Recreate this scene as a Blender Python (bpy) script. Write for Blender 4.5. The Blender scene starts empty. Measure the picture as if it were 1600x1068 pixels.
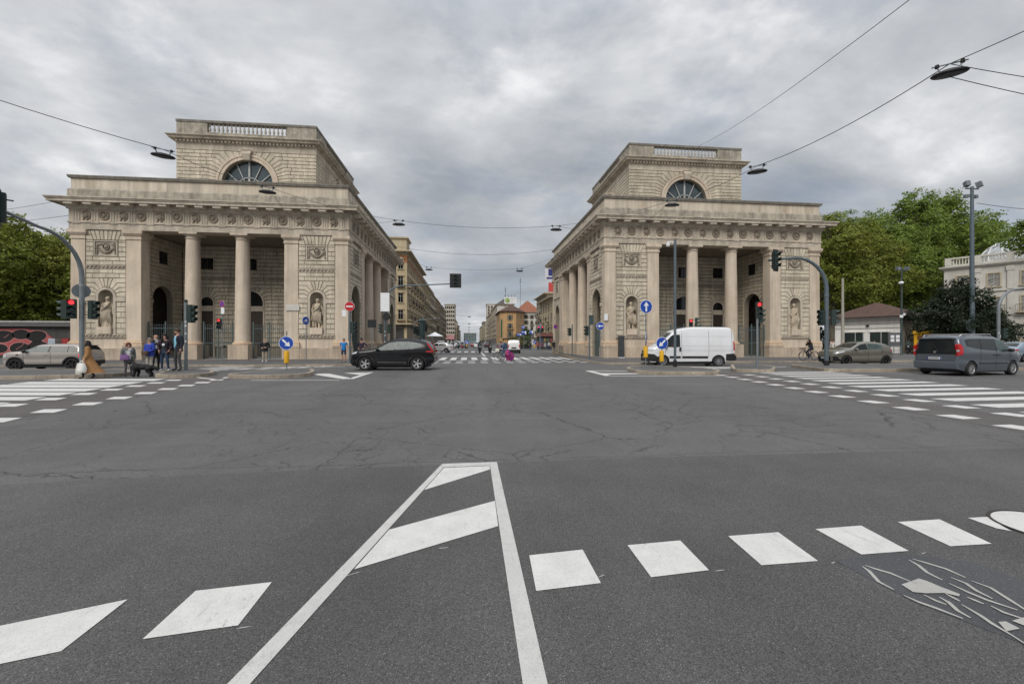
import bpy, bmesh, math, random
from mathutils import Vector, Matrix
R = math.radians
S = bpy.context.scene
COL = S.collection
rnd = random.Random(7)

# ---------------------------------------------------------------- camera
cd = bpy.data.cameras.new('camera'); cam = bpy.data.objects.new('camera', cd); COL.objects.link(cam)
cd.sensor_width = 36.0; cd.lens = 36.0 * 641.8 / 1600.0; cd.clip_end = 6000; cd.clip_start = 0.05
cam.location = (0, 0, 1.6); cam.rotation_euler = (R(90), 0, R(-6.02))
S.camera = cam

# ---------------------------------------------------------------- world and sun
SUN_EL, SUN_AZ = 42.0, 209.0     # azimuth clockwise from +Y: behind the camera, a little to the left
W = bpy.data.worlds.new('World'); S.world = W; W.use_nodes = True
nt = W.node_tree; nt.nodes.clear()
def N(tree, typ, **kw):
    n = tree.nodes.new(typ)
    for k, v in kw.items():
        setattr(n, k, v)
    return n
SKO = (3.9, 13.5)
ZOFF = 0.24
BW = 0.22
def sky_world():
    L = nt.links.new
    out = N(nt, 'ShaderNodeOutputWorld')
    sky = N(nt, 'ShaderNodeTexSky'); sky.sky_type = 'NISHITA'; sky.sun_disc = False
    sky.sun_elevation = R(SUN_EL); sky.sun_rotation = R(SUN_AZ)
    bs = N(nt, 'ShaderNodeBackground'); bs.inputs['Strength'].default_value = 0.08
    L(sky.outputs[0], bs.inputs['Color'])
    tc = N(nt, 'ShaderNodeTexCoord')
    sep = N(nt, 'ShaderNodeSeparateXYZ'); L(tc.outputs['Generated'], sep.inputs[0])
    zc = N(nt, 'ShaderNodeMath', operation='MAXIMUM'); zc.inputs[1].default_value = 0.0; L(sep.outputs['Z'], zc.inputs[0])
    za = N(nt, 'ShaderNodeMath', operation='ADD'); za.inputs[1].default_value = ZOFF; L(zc.outputs[0], za.inputs[0])
    dx = N(nt, 'ShaderNodeMath', operation='DIVIDE'); L(sep.outputs['X'], dx.inputs[0]); L(za.outputs[0], dx.inputs[1])
    dy = N(nt, 'ShaderNodeMath', operation='DIVIDE'); L(sep.outputs['Y'], dy.inputs[0]); L(za.outputs[0], dy.inputs[1])
    cmb = N(nt, 'ShaderNodeCombineXYZ'); L(dx.outputs[0], cmb.inputs[0]); L(dy.outputs[0], cmb.inputs[1])
    cmb.inputs[2].default_value = 3.7
    def noise(scale, det, rough, dist, off):
        mp = N(nt, 'ShaderNodeMapping'); mp.inputs['Location'].default_value = off; mp.inputs['Scale'].default_value = (scale * 0.8, scale, 1)
        L(cmb.outputs[0], mp.inputs[0])
        n = N(nt, 'ShaderNodeTexNoise'); n.inputs['Scale'].default_value = 1.0; n.inputs['Detail'].default_value = det
        n.inputs['Roughness'].default_value = rough; n.inputs['Distortion'].default_value = dist
        L(mp.outputs[0], n.inputs['Vector']); return n.outputs['Fac']
    n1 = noise(0.95, 9, 0.56, 0.5, (SKO[0], SKO[1], 0)); n2 = noise(2.6, 8, 0.60, 0.25, (7.1, 2.2, 0)); n3 = noise(0.33, 4, 0.5, 0.2, (1.1, 6.2, 0))
    # billows: rounded lumps with soft dark hollows between them
    wp = N(nt, 'ShaderNodeVectorMath', operation='ADD'); L(cmb.outputs[0], wp.inputs[0])
    wn = N(nt, 'ShaderNodeTexNoise'); wn.inputs['Scale'].default_value = 2.2; wn.inputs['Detail'].default_value = 6; L(cmb.outputs[0], wn.inputs['Vector'])
    ws = N(nt, 'ShaderNodeVectorMath', operation='SCALE'); ws.inputs['Scale'].default_value = 0.9; L(wn.outputs['Color'], ws.inputs[0]); L(ws.outputs[0], wp.inputs[1])
    vb = N(nt, 'ShaderNodeTexVoronoi'); vb.feature = 'SMOOTH_F1'; vb.inputs['Scale'].default_value = 1.9; vb.inputs['Smoothness'].default_value = 0.6; L(wp.outputs[0], vb.inputs['Vector'])
    vm = N(nt, 'ShaderNodeMapRange'); vm.inputs[1].default_value = 0.1; vm.inputs[2].default_value = 0.75; vm.inputs[3].default_value = 0.68; vm.inputs[4].default_value = 0.32; L(vb.outputs['Distance'], vm.inputs[0])
    def mixf(f, a_, b_):
        q = N(nt, 'ShaderNodeMix', data_type='FLOAT'); q.inputs[0].default_value = f; L(a_, q.inputs[2]); L(b_, q.inputs[3]); return q.outputs[0]
    mxo = mixf(BW, mixf(0.22, mixf(0.34, n1, n2), n3), vm.outputs[0])
    cr = N(nt, 'ShaderNodeValToRGB'); e = cr.color_ramp; e.interpolation = 'B_SPLINE'
    e.elements[0].position = 0.375; e.elements[0].color = (0.205, 0.228, 0.260, 1)
    e.elements[1].position = 0.63; e.elements[1].color = (0.86, 0.862, 0.865, 1)
    for p, c in ((0.435, (0.285, 0.308, 0.340, 1)), (0.485, (0.36, 0.380, 0.410, 1)), (0.53, (0.44, 0.458, 0.482, 1)), (0.575, (0.56, 0.572, 0.59, 1))):
        q = e.elements.new(p); q.color = c
    L(mxo, cr.inputs[0])
    # an overcast sky grows brighter towards the zenith
    zr = N(nt, 'ShaderNodeMapRange'); zr.inputs[1].default_value = 0.60; zr.inputs[2].default_value = 1.0
    zr.inputs[3].default_value = 0.84; zr.inputs[4].default_value = 2.3; L(sep.outputs['Z'], zr.inputs[0])
    bc = N(nt, 'ShaderNodeBackground'); L(cr.outputs[0], bc.inputs['Color']); L(zr.outputs[0], bc.inputs['Strength'])
    # thin gaps between clouds let some of the clear sky through
    gap = N(nt, 'ShaderNodeMapRange'); gap.inputs[1].default_value = 0.36; gap.inputs[2].default_value = 0.48
    gap.inputs[3].default_value = 0.84; gap.inputs[4].default_value = 1.0; L(n2, gap.inputs[0])
    ms = N(nt, 'ShaderNodeMixShader'); L(gap.outputs[0], ms.inputs[0]); L(bs.outputs[0], ms.inputs[1]); L(bc.outputs[0], ms.inputs[2])
    L(ms.outputs[0], out.inputs['Surface'])
sky_world()
sl = bpy.data.lights.new('sun', 'SUN'); sun = bpy.data.objects.new('sun', sl); COL.objects.link(sun)
sl.energy = 1.5; sl.angle = R(34); sl.color = (1.0, 0.955, 0.89)
_a, _e = R(SUN_AZ), R(SUN_EL)
_d = Vector((math.sin(_a) * math.cos(_e), math.cos(_a) * math.cos(_e), math.sin(_e)))
sun.rotation_euler = (-_d).to_track_quat('-Z', 'Y').to_euler(); sun.location = (0, -20, 60)

vs = S.view_settings
vs.view_transform = 'Standard'; vs.look = 'None'; vs.exposure = 0.60; vs.gamma = 1.0; vs.use_curve_mapping = False
S.cycles.use_denoising = True
S.cycles.max_bounces = 8; S.cycles.diffuse_bounces = 5; S.cycles.glossy_bounces = 3; S.cycles.transparent_max_bounces = 8

# ---------------------------------------------------------------- materials
MATS = {}
def mat(name, col, rough=0.7, metal=0.0, var=0.12, scale=3.0, spec=0.4, bump=0.0, bscale=40.0, streak=0.0, coat=0.0, emit=None, estr=0.0, island=0.0, objrand=0.0, stain=None, stain_amt=0.0, stain_scale=0.5):
    if name in MATS: return MATS[name]
    m = bpy.data.materials.new(name); m.use_nodes = True; t = m.node_tree; L = t.links.new
    b = t.nodes['Principled BSDF']
    b.inputs['Roughness'].default_value = rough; b.inputs['Metallic'].default_value = metal
    b.inputs['Specular IOR Level'].default_value = spec; b.inputs['Coat Weight'].default_value = coat
    b.inputs['Coat Roughness'].default_value = 0.04
    tc = N(t, 'ShaderNodeTexCoord'); geo = N(t, 'ShaderNodeNewGeometry')
    cur = None
    rgb = N(t, 'ShaderNodeRGB'); rgb.outputs[0].default_value = (*col, 1); cur = rgb.outputs[0]
    def mul(fac_out, lo, hi, a=0.3, z=0.7):
        nonlocal cur
        mr = N(t, 'ShaderNodeMapRange'); mr.inputs[1].default_value = a; mr.inputs[2].default_value = z
        mr.inputs[3].default_value = lo; mr.inputs[4].default_value = hi; L(fac_out, mr.inputs[0])
        mm = N(t, 'ShaderNodeVectorMath', operation='SCALE'); L(cur, mm.inputs[0]); L(mr.outputs[0], mm.inputs['Scale'])
        cur = mm.outputs[0]
    if var:
        n = N(t, 'ShaderNodeTexNoise'); n.inputs['Scale'].default_value = scale; n.inputs['Detail'].default_value = 6; n.inputs['Roughness'].default_value = 0.6
        L(geo.outputs['Position'], n.inputs['Vector']); mul(n.outputs['Fac'], 1 - var, 1 + var)
    if streak:
        mp = N(t, 'ShaderNodeMapping'); mp.inputs['Scale'].default_value = (2.6, 2.6, 0.16); L(geo.outputs['Position'], mp.inputs[0])
        n = N(t, 'ShaderNodeTexNoise'); n.inputs['Scale'].default_value = 1.0; n.inputs['Detail'].default_value = 5; n.inputs['Roughness'].default_value = 0.65
        L(mp.outputs[0], n.inputs['Vector']); mul(n.outputs['Fac'], 1 - streak, 1 + 0.35 * streak, 0.32, 0.6)
    if stain:
        n = N(t, 'ShaderNodeTexNoise'); n.inputs['Scale'].default_value = stain_scale; n.inputs['Detail'].default_value = 7; n.inputs['Roughness'].default_value = 0.7
        mp = N(t, 'ShaderNodeMapping'); mp.inputs['Scale'].default_value = (1, 1, 0.45); mp.inputs['Location'].default_value = (3, 8, 1); L(geo.outputs['Position'], mp.inputs[0]); L(mp.outputs[0], n.inputs['Vector'])
        mr = N(t, 'ShaderNodeMapRange'); mr.inputs[1].default_value = 0.48; mr.inputs[2].default_value = 0.68
        mr.inputs[3].default_value = 0; mr.inputs[4].default_value = stain_amt; L(n.outputs['Fac'], mr.inputs[0])
        mx = N(t, 'ShaderNodeMix', data_type='RGBA'); L(mr.outputs[0], mx.inputs[0]); L(cur, mx.inputs[6]); mx.inputs[7].default_value = (*stain, 1); cur = mx.outputs[2]
    if island: mul(geo.outputs['Random Per Island'], 1 - island, 1 + island, 0, 1)
    if objrand:
        oi = N(t, 'ShaderNodeObjectInfo'); mul(oi.outputs['Random'], 1 - objrand, 1 + objrand, 0, 1)
    L(cur, b.inputs['Base Color'])
    if bump:
        n = N(t, 'ShaderNodeTexNoise'); n.inputs['Scale'].default_value = bscale; n.inputs['Detail'].default_value = 5
        L(geo.outputs['Position'], n.inputs['Vector'])
        bp = N(t, 'ShaderNodeBump'); bp.inputs['Strength'].default_value = bump; bp.inputs['Distance'].default_value = 0.02
        L(n.outputs['Fac'], bp.inputs['Height']); L(bp.outputs[0], b.inputs['Normal'])
    if emit:
        b.inputs['Emission Color'].default_value = (*emit, 1); b.inputs['Emission Strength'].default_value = estr
    MATS[name] = m; return m

# ---------------------------------------------------------------- mesh builder
class MB:
    def __init__(s, T=None): s.v = []; s.f = []; s.mi = []; s.T = T; s.c = 0; s.flip = False
    def add(s, vs, fs, c=None):
        o = len(s.v)
        s.v.extend([s.T(*p) for p in vs] if s.T else [tuple(p) for p in vs])
        for f in fs:
            s.f.append(tuple(i + o for i in (reversed(f) if s.flip else f))); s.mi.append(s.c if c is None else c)
        return s
    def box(s, x0, y0, z0, x1, y1, z1, c=None):
        x0, x1 = min(x0, x1), max(x0, x1); y0, y1 = min(y0, y1), max(y0, y1); z0, z1 = min(z0, z1), max(z0, z1)
        return s.add([(x0,y0,z0),(x1,y0,z0),(x1,y1,z0),(x0,y1,z0),(x0,y0,z1),(x1,y0,z1),(x1,y1,z1),(x0,y1,z1)],
                     [(3,2,1,0),(4,5,6,7),(0,1,5,4),(1,2,6,5),(2,3,7,6),(3,0,4,7)], c)
    def obox(s, cx, cy, cz, lx, ly, lz, rz=0, c=None, rx=0):
        M = Matrix.Rotation(rz, 3, 'Z') @ Matrix.Rotation(rx, 3, 'X'); P = []
        for sz in (-1, 1):
            for sx, sy in ((-1,-1),(1,-1),(1,1),(-1,1)):
                q = M @ Vector((sx*lx/2, sy*ly/2, sz*lz/2)); P.append((q.x+cx, q.y+cy, q.z+cz))
        return s.add(P, [(3,2,1,0),(4,5,6,7),(0,1,5,4),(1,2,6,5),(2,3,7,6),(3,0,4,7)], c)
    def prism(s, poly, z0, z1, c=None):        # poly in xy, extruded along z
        n = len(poly)
        return s.add([(x,y,z0) for x,y in poly] + [(x,y,z1) for x,y in poly],
                     [tuple(range(n-1,-1,-1)), tuple(range(n,2*n))] + [(i,(i+1)%n,n+(i+1)%n,n+i) for i in range(n)], c)
    def prism_y(s, poly, y0, y1, c=None):      # poly in xz, extruded along y
        n = len(poly)
        return s.add([(x,y0,z) for x,z in poly] + [(x,y1,z) for x,z in poly],
                     [tuple(range(n)), tuple(range(2*n-1,n-1,-1))] + [(i,n+i,n+(i+1)%n,(i+1)%n) for i in range(n)], c)
    def prism_x(s, poly, x0, x1, c=None):      # poly in yz, extruded along x
        n = len(poly)
        return s.add([(x0,y,z) for y,z in poly] + [(x1,y,z) for y,z in poly],
                     [tuple(range(n)), tuple(range(2*n-1,n-1,-1))] + [(i,n+i,n+(i+1)%n,(i+1)%n) for i in range(n)], c)
    def tube(s, pts, r, n=8, c=None, caps=True, closed=False):
        pts = [Vector(p) for p in pts]; k = len(pts); rr = r if isinstance(r, (list, tuple)) else [r]*k
        V = []; F = []; up = None
        for i, p in enumerate(pts):
            if closed: d = pts[(i+1) % k] - pts[i-1]
            else: d = (pts[min(i+1,k-1)] - pts[max(i-1,0)])
            if d.length < 1e-9: d = Vector((0,0,1))
            d.normalize()
            if up is None: up = Vector((0,0,1)) if abs(d.z) < 0.9 else Vector((0,1,0))
            a = d.cross(up)
            if a.length < 1e-4: a = d.cross(Vector((1,0,0)))
            a.normalize(); b = a.cross(d).normalized(); up = b
            for j in range(n):
                t = 2*math.pi*j/n; q = p + (a*math.cos(t) + b*math.sin(t))*rr[i]; V.append((q.x,q.y,q.z))
        for i in range(k if closed else k-1):
            i2 = (i+1) % k
            for j in range(n): F.append((i*n+j, i*n+(j+1)%n, i2*n+(j+1)%n, i2*n+j))
        if caps and not closed: F.append(tuple(range(n-1,-1,-1))); F.append(tuple((k-1)*n+j for j in range(n)))
        return s.add(V, F, c)
    def lathe(s, prof, n=16, cx=0, cy=0, cz=0, c=None, a0=0.0, a1=2*math.pi, axis='z', sx=1, sy=1, caps=True):
        V = []; F = []; k = len(prof); full = abs(a1-a0-2*math.pi) < 1e-6; m = n if full else n+1
        for r, z in prof:
            for j in range(m):
                t = a0 + (a1-a0)*j/n; x, y = r*math.cos(t)*sx, r*math.sin(t)*sy
                p = (x,y,z) if axis == 'z' else ((x,z,y) if axis == 'y' else (z,x,y))
                V.append((p[0]+cx, p[1]+cy, p[2]+cz))
        for i in range(k-1):
            for j in range(n):
                j2 = (j+1) % m; F.append((i*m+j, i*m+j2, (i+1)*m+j2, (i+1)*m+j))
        if full and caps:
            if prof[0][0] > 1e-5: F.append(tuple(range(n-1,-1,-1)))
            if prof[-1][0] > 1e-5: F.append(tuple((k-1)*n+j for j in range(n)))
        return s.add(V, F, c)
    def sphere(s, cx, cy, cz, rx, ry=None, rz=None, n=10, m=6, c=None):
        ry = ry or rx; rz = rz or rx; V = []; F = []
        for i in range(m+1):
            p = math.pi*i/m
            for j in range(n):
                t = 2*math.pi*j/n; V.append((cx+rx*math.sin(p)*math.cos(t), cy+ry*math.sin(p)*math.sin(t), cz-rz*math.cos(p)))
        for i in range(m):
            for j in range(n): F.append((i*n+j, i*n+(j+1)%n, (i+1)*n+(j+1)%n, (i+1)*n+j))
        return s.add(V, F, c)
    def ring(s, x0, x1, y0, y1, prof, c=None, cap0=True, cap1=True):   # moulding that runs round a rectangle: prof = (outward offset, z)
        V = []; F = []; k = len(prof)
        for o, z in prof: V += [(x0-o,y0-o,z),(x1+o,y0-o,z),(x1+o,y1+o,z),(x0-o,y1+o,z)]
        for i in range(k-1):
            for j in range(4): F.append((i*4+j, i*4+(j+1)%4, (i+1)*4+(j+1)%4, (i+1)*4+j))
        if cap0: F.append((3,2,1,0))
        if cap1: F.append(tuple((k-1)*4+j for j in range(4)))
        return s.add(V, F, c)
    def mesh(s, name, mats, smooth=None, origin=None):
        me = bpy.data.meshes.new(name)
        vv = s.v if origin is None else [(x-origin[0], y-origin[1], z-origin[2]) for x,y,z in s.v]
        me.from_pydata(vv, [], s.f); me.polygons.foreach_set('material_index', s.mi)
        for m in (mats if isinstance(mats, (list, tuple)) else [mats]): me.materials.append(m)
        if smooth is not None:
            me.polygons.foreach_set('use_smooth', [True]*len(me.polygons))
            me.set_sharp_from_angle(angle=R(smooth))
        me.update(); return me
    def build(s, name, mats, parent=None, smooth=None, world=False):
        root = parent
        while root is not None and root.parent is not None: root = root.parent
        o = bpy.data.objects.new(name, s.mesh(name, mats, smooth, tuple(root.location) if (world and root) else None))
        COL.objects.link(o); o.parent = parent; return o
def inst(name, me, parent=None, loc=(0,0,0), rot=(0,0,0), scale=(1,1,1)):
    o = bpy.data.objects.new(name, me); COL.objects.link(o); o.parent = parent; o.location = loc; o.rotation_euler = rot; o.scale = scale; return o
def tag(o, label=None, cat=None, group=None, kind=None):
    if label: o['label'] = label
    if cat: o['category'] = cat
    if group: o['group'] = group
    if kind: o['kind'] = kind
    return o
def thing(name, label, cat, loc=(0,0,0), rz=0.0, group=None):
    o = bpy.data.objects.new(name, None); COL.objects.link(o); o.empty_display_size = 0.2
    o.location = loc; o.rotation_euler = (0,0,rz); return tag(o, label, cat, group)
def copy_tree(o, parent=None):
    c = o.copy(); COL.objects.link(c); c.parent = parent
    for ch in list(o.children): copy_tree(ch, c)
    return c
def relabel(o, label): o['label'] = label; return o
# ---------------------------------------------------------------- ground materials
def asphalt_mat(name, base, grain, cracks, seed, patch=0.10, grainscale=180.0):
    m = bpy.data.materials.new(name); m.use_nodes = True; t = m.node_tree; L = t.links.new
    b = t.nodes['Principled BSDF']; b.inputs['Specular IOR Level'].default_value = 0.35
    geo = N(t, 'ShaderNodeNewGeometry'); P = geo.outputs['Position']
    def nz(scale, det=4, rough=0.6, vec=None, dist=0.0):
        n = N(t, 'ShaderNodeTexNoise'); n.inputs['Scale'].default_value = scale; n.inputs['Detail'].default_value = det
        n.inputs['Roughness'].default_value = rough; n.inputs['Distortion'].default_value = dist
        L(vec or P, n.inputs['Vector']); return n
    def mr(x, a, z, lo, hi, clamp=True):
        q = N(t, 'ShaderNodeMapRange'); q.clamp = clamp
        for i, vv in enumerate((a, z, lo, hi)): q.inputs[i+1].default_value = vv
        L(x, q.inputs[0]); return q.outputs[0]
    def mul(a, b_):
        q = N(t, 'ShaderNodeMath', operation='MULTIPLY'); L(a, q.inputs[0]); L(b_, q.inputs[1]); return q.outputs[0]
    big = mr(nz(0.16, 5, 0.62).outputs['Fac'], 0.3, 0.7, 1-patch, 1+patch)
    mid = mr(nz(1.3, 5, 0.7).outputs['Fac'], 0.3, 0.7, 0.93, 1.07)
    vor = N(t, 'ShaderNodeTexVoronoi'); vor.inputs['Scale'].default_value = grainscale; L(P, vor.inputs['Vector'])
    sepc = N(t, 'ShaderNodeSeparateColor'); L(vor.outputs['Color'], sepc.inputs[0])
    gr = mr(sepc.outputs[0], 0, 1, 1-grain, 1+grain)
    chip = mr(sepc.outputs[1], 0.965, 0.97, 1.0, 2.1)
    f = mul(mul(big, mid), mul(gr, chip))
    # tyre-polished lanes running across the junction
    mp = N(t, 'ShaderNodeMapping'); mp.inputs['Scale'].default_value = (0.05, 0.75, 1); mp.inputs['Location'].default_value = (seed, 0.2, 0); L(P, mp.inputs[0])
    f = mul(f, mr(nz(1.0, 3, 0.5, mp.outputs[0]).outputs['Fac'], 0.35, 0.65, 0.95, 1.05))
    ov = N(t, 'ShaderNodeTexVoronoi'); ov.inputs['Scale'].default_value = 0.55; ov.inputs['Randomness'].default_value = 1.0; L(P, ov.inputs['Vector'])
    os_ = N(t, 'ShaderNodeSeparateColor'); L(ov.outputs['Color'], os_.inputs[0])
    od = N(t, 'ShaderNodeMath', operation='ADD'); L(ov.outputs['Distance'], od.inputs[0]); L(mr(nz(9, 4, .7).outputs['Fac'], .3, .7, -.02, .02), od.inputs[1])
    spot = mul(mr(od.outputs[0], 0.018, 0.045, 1.0, 0.0), mr(os_.outputs[0], 0.62, 0.70, 0.0, 0.42)); f = mul(f, mr(spot, 0, 1, 1.0, 0.0))
    lane = N(t, 'ShaderNodeMapping'); lane.inputs['Scale'].default_value = (0.62, 0.045, 1); lane.inputs['Location'].default_value = (seed*2, .7, 0); L(P, lane.inputs[0])
    f = mul(f, mr(nz(1.0, 4, 0.6, lane.outputs[0]).outputs['Fac'], 0.35, 0.65, 0.90, 1.08))
    if cracks:
        def warp(scale, amt):
            wv = nz(scale, 6, 0.68); cen = N(t, 'ShaderNodeVectorMath', operation='SUBTRACT'); cen.inputs[1].default_value = (.5, .5, .5); L(wv.outputs['Color'], cen.inputs[0])
            off = N(t, 'ShaderNodeVectorMath', operation='SCALE'); off.inputs['Scale'].default_value = amt; L(cen.outputs[0], off.inputs[0])
            ad = N(t, 'ShaderNodeVectorMath', operation='ADD'); L(P, ad.inputs[0]); L(off.outputs[0], ad.inputs[1]); return ad.outputs[0]
        adv = warp(2.2, 0.55)
        def cr(scale, width, maskscale, m0, m1, loc, sc=(1,1,0)):
            mp2 = N(t, 'ShaderNodeMapping'); mp2.inputs['Location'].default_value = loc; mp2.inputs['Scale'].default_value = sc; L(adv, mp2.inputs[0])
            v = N(t, 'ShaderNodeTexVoronoi'); v.feature = 'DISTANCE_TO_EDGE'; v.inputs['Scale'].default_value = scale; L(mp2.outputs[0], v.inputs['Vector'])
            line = mr(v.outputs['Distance'], width*.4, width, 1.0, 0.0)
            mp3 = N(t, 'ShaderNodeMapping'); mp3.inputs['Location'].default_value = (loc[0]+9, loc[1], 0); L(P, mp3.inputs[0])
            msk = mr(nz(maskscale, 4, 0.65, mp3.outputs[0]).outputs['Fac'], m0, m1, 0.0, 1.0)
            return mul(line, msk)
        c1 = cr(0.34, 0.0042, 0.30, 0.40, 0.47, (seed, 3.1, 0), (1, 0.8, 0)); c2 = cr(0.95, 0.0085, 0.42, 0.46, 0.54, (seed+5, 1.2, 0), (0.8, 1.1, 0)); c3 = cr(2.2, 0.013, 0.30, 0.53, 0.58, (seed+2, 8.2, 0))
        def mxm(a_, b_):
            q = N(t, 'ShaderNodeMath', operation='MAXIMUM'); L(a_, q.inputs[0]); L(b_, q.inputs[1]); return q.outputs[0]
        # long joints between paving lanes, running across the view
        sp = N(t, 'ShaderNodeSeparateXYZ'); L(warp(0.9, 0.30), sp.inputs[0])
        sc = N(t, 'ShaderNodeMath', operation='MULTIPLY'); L(sp.outputs['Y'], sc.inputs[0]); sc.inputs[1].default_value = 0.36
        fr = N(t, 'ShaderNodeMath', operation='FRACT'); L(sc.outputs[0], fr.inputs[0])
        jl = mul(mr(fr.outputs[0], 0.003, 0.0075, 1.0, 0.0), mr(nz(0.35, 3, 0.6).outputs['Fac'], 0.36, 0.44, 0.0, 1.0))
        ck = mxm(mxm(c1, mul(c2, mr(nz(0.2,1,.5).outputs['Fac'],0,.01,.8,.8))), mxm(jl, c3))
        f = mul(f, mr(ck, 0, 1, 1.0, 0.36))
    sc = N(t, 'ShaderNodeVectorMath', operation='SCALE'); sc.inputs[0].default_value = base; L(f, sc.inputs['Scale'])
    L(sc.outputs[0], b.inputs['Base Color'])
    L(mr(sepc.outputs[2], 0, 1, 0.62, 0.9), b.inputs['Roughness'])
    bp = N(t, 'ShaderNodeBump'); bp.inputs['Strength'].default_value = 0.45; bp.inputs['Distance'].default_value = 0.004
    L(vor.outputs['Distance'], bp.inputs['Height']); L(bp.outputs[0], b.inputs['Normal'])
    return m
def paint_mat(name, col, wear, base=(0.09, 0.088, 0.087)):
    m = bpy.data.materials.new(name); m.use_nodes = True; t = m.node_tree; L = t.links.new
    b = t.nodes['Principled BSDF']; b.inputs['Roughness'].default_value = 0.6
    geo = N(t, 'ShaderNodeNewGeometry'); P = geo.outputs['Position']
    def nz(scale, det, rough, sc=(1,1,1)):
        mp = N(t, 'ShaderNodeMapping'); mp.inputs['Scale'].default_value = sc; L(P, mp.inputs[0])
        n = N(t, 'ShaderNodeTexNoise'); n.inputs['Scale'].default_value = scale; n.inputs['Detail'].default_value = det; n.inputs['Roughness'].default_value = rough
        L(mp.outputs[0], n.inputs['Vector']); return n.outputs['Fac']
    def mr(x, a, z, lo, hi):
        q = N(t, 'ShaderNodeMapRange')
        for i, vv in enumerate((a, z, lo, hi)): q.inputs[i+1].default_value = vv
        L(x, q.inputs[0]); return q.outputs[0]
    mx = N(t, 'ShaderNodeMix', data_type='RGBA'); mx.inputs[6].default_value = (*col, 1); mx.inputs[7].default_value = (*base, 1)
    a = mr(nz(20, 9, 0.85, (1, 0.4, 1)), 0.56, 0.68, 0, wear); c = mr(nz(1.3, 5, 0.7), 0.44, 0.62, 0.04, 1.0)
    q0 = N(t, 'ShaderNodeMath', operation='MULTIPLY'); L(a, q0.inputs[0]); L(c, q0.inputs[1])
    pits = mr(nz(150, 3, 0.6), 0.60, 0.66, 0, 0.55*wear)                # pores of the asphalt that show through the paint
    scuff = mr(nz(3.2, 8, 0.8, (2.5, 0.5, 1)), 0.58, 0.72, 0, 0.42*wear)   # grey tyre scuffs
    q1 = N(t, 'ShaderNodeMath', operation='MAXIMUM'); L(pits, q1.inputs[0]); L(scuff, q1.inputs[1])
    q = N(t, 'ShaderNodeMath', operation='MAXIMUM'); L(q0.outputs[0], q.inputs[0]); L(q1.outputs[0], q.inputs[1])
    L(q.outputs[0], mx.inputs[0])
    sc = N(t, 'ShaderNodeVectorMath', operation='SCALE'); L(mx.outputs[2], sc.inputs[0])
    g = mr(nz(5, 7, 0.7), 0.3, 0.7, 0.86, 1.05); h = mr(nz(260, 2, 0.5), 0.3, 0.7, 0.94, 1.04)
    q2 = N(t, 'ShaderNodeMath', operation='MULTIPLY'); L(g, q2.inputs[0]); L(h, q2.inputs[1]); L(q2.outputs[0], sc.inputs['Scale'])
    L(sc.outputs[0], b.inputs['Base Color']); return m
M_ROAD = asphalt_mat('asphalt_old', (0.106, 0.1035, 0.1015), 0.34, True, 1.7)
M_NEW = asphalt_mat('asphalt_new', (0.085, 0.0828, 0.082), 0.55, False, 4.1, patch=0.2, grainscale=210.0)
M_BIKE = asphalt_mat('asphalt_bike', (0.098, 0.088, 0.086), 0.28, False, 2.2)
M_PAT = asphalt_mat('asphalt_smooth', (0.072, 0.073, 0.078), 0.10, False, 2.9)
M_WALK = asphalt_mat('pavement_asphalt', (0.105, 0.102, 0.100), 0.2, False, 6.0, patch=0.2)
M_WHITE = paint_mat('road_paint_white', (0.62, 0.61, 0.59), 1.0)
M_WORN = paint_mat('road_paint_worn', (0.40, 0.39, 0.365), 1.0)
M_LINE = paint_mat('road_paint_line', (0.53, 0.52, 0.50), 1.0)
M_YEL = paint_mat('kerb_paint_yellow', (0.42, 0.29, 0.11), 0.9, (0.25, 0.22, 0.18))
M_KERB = mat('granite_kerb', (0.30, 0.255, 0.20), 0.8, var=0.25, scale=2.5, bump=0.3, bscale=60, objrand=0.15)
M_SLAB = mat('granite_slab', (0.33, 0.32, 0.30), 0.8, var=0.15, scale=1.2, objrand=0.1)

def sheet(name, poly, z, m, parent=None, kind=None):
    mb = MB(); mb.add([(x, y, z) for x, y in poly], [tuple(range(len(poly)))])
    o = mb.build(name, m, parent)
    if kind: o['kind'] = kind
    return o
road = sheet('road', [(-900, -300), (900, -300), (900, 2500), (-900, 2500)], 0.0, M_ROAD, kind='structure')
# resurfaced lane in the foreground, its seam runs across the view about five metres out
sheet('resurfaced_road', [(-40, -30), (40, -30), (40, 5.25), (8.3, 5.34), (2.35, 5.46), (-0.35, 5.42), (-3.3, 5.31), (-5.2, 5.18), (-40, 4.6)], 0.004, M_NEW, kind='structure')
marks = bpy.data.objects.new('road_markings', None); COL.objects.link(marks); marks['kind'] = 'structure'
def stripe(name, poly, z=0.006, m=None): return sheet(name, poly, z, m or M_WHITE, marks)
# bike lanes beside the two crossings
stripe('bike_lane', [(-12.6, 20.5), (-10.3, 20.5), (-9.3, 8.0), (-10.6, 6.5), (-11.9, 8.0)], 0.004, M_BIKE)
stripe('bike_lane', [(13.9, 20.3), (11.9, 20.3), (9.6, 5.5), (10.9, 4.2), (11.3, 6.0)], 0.004, M_BIKE)
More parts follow.
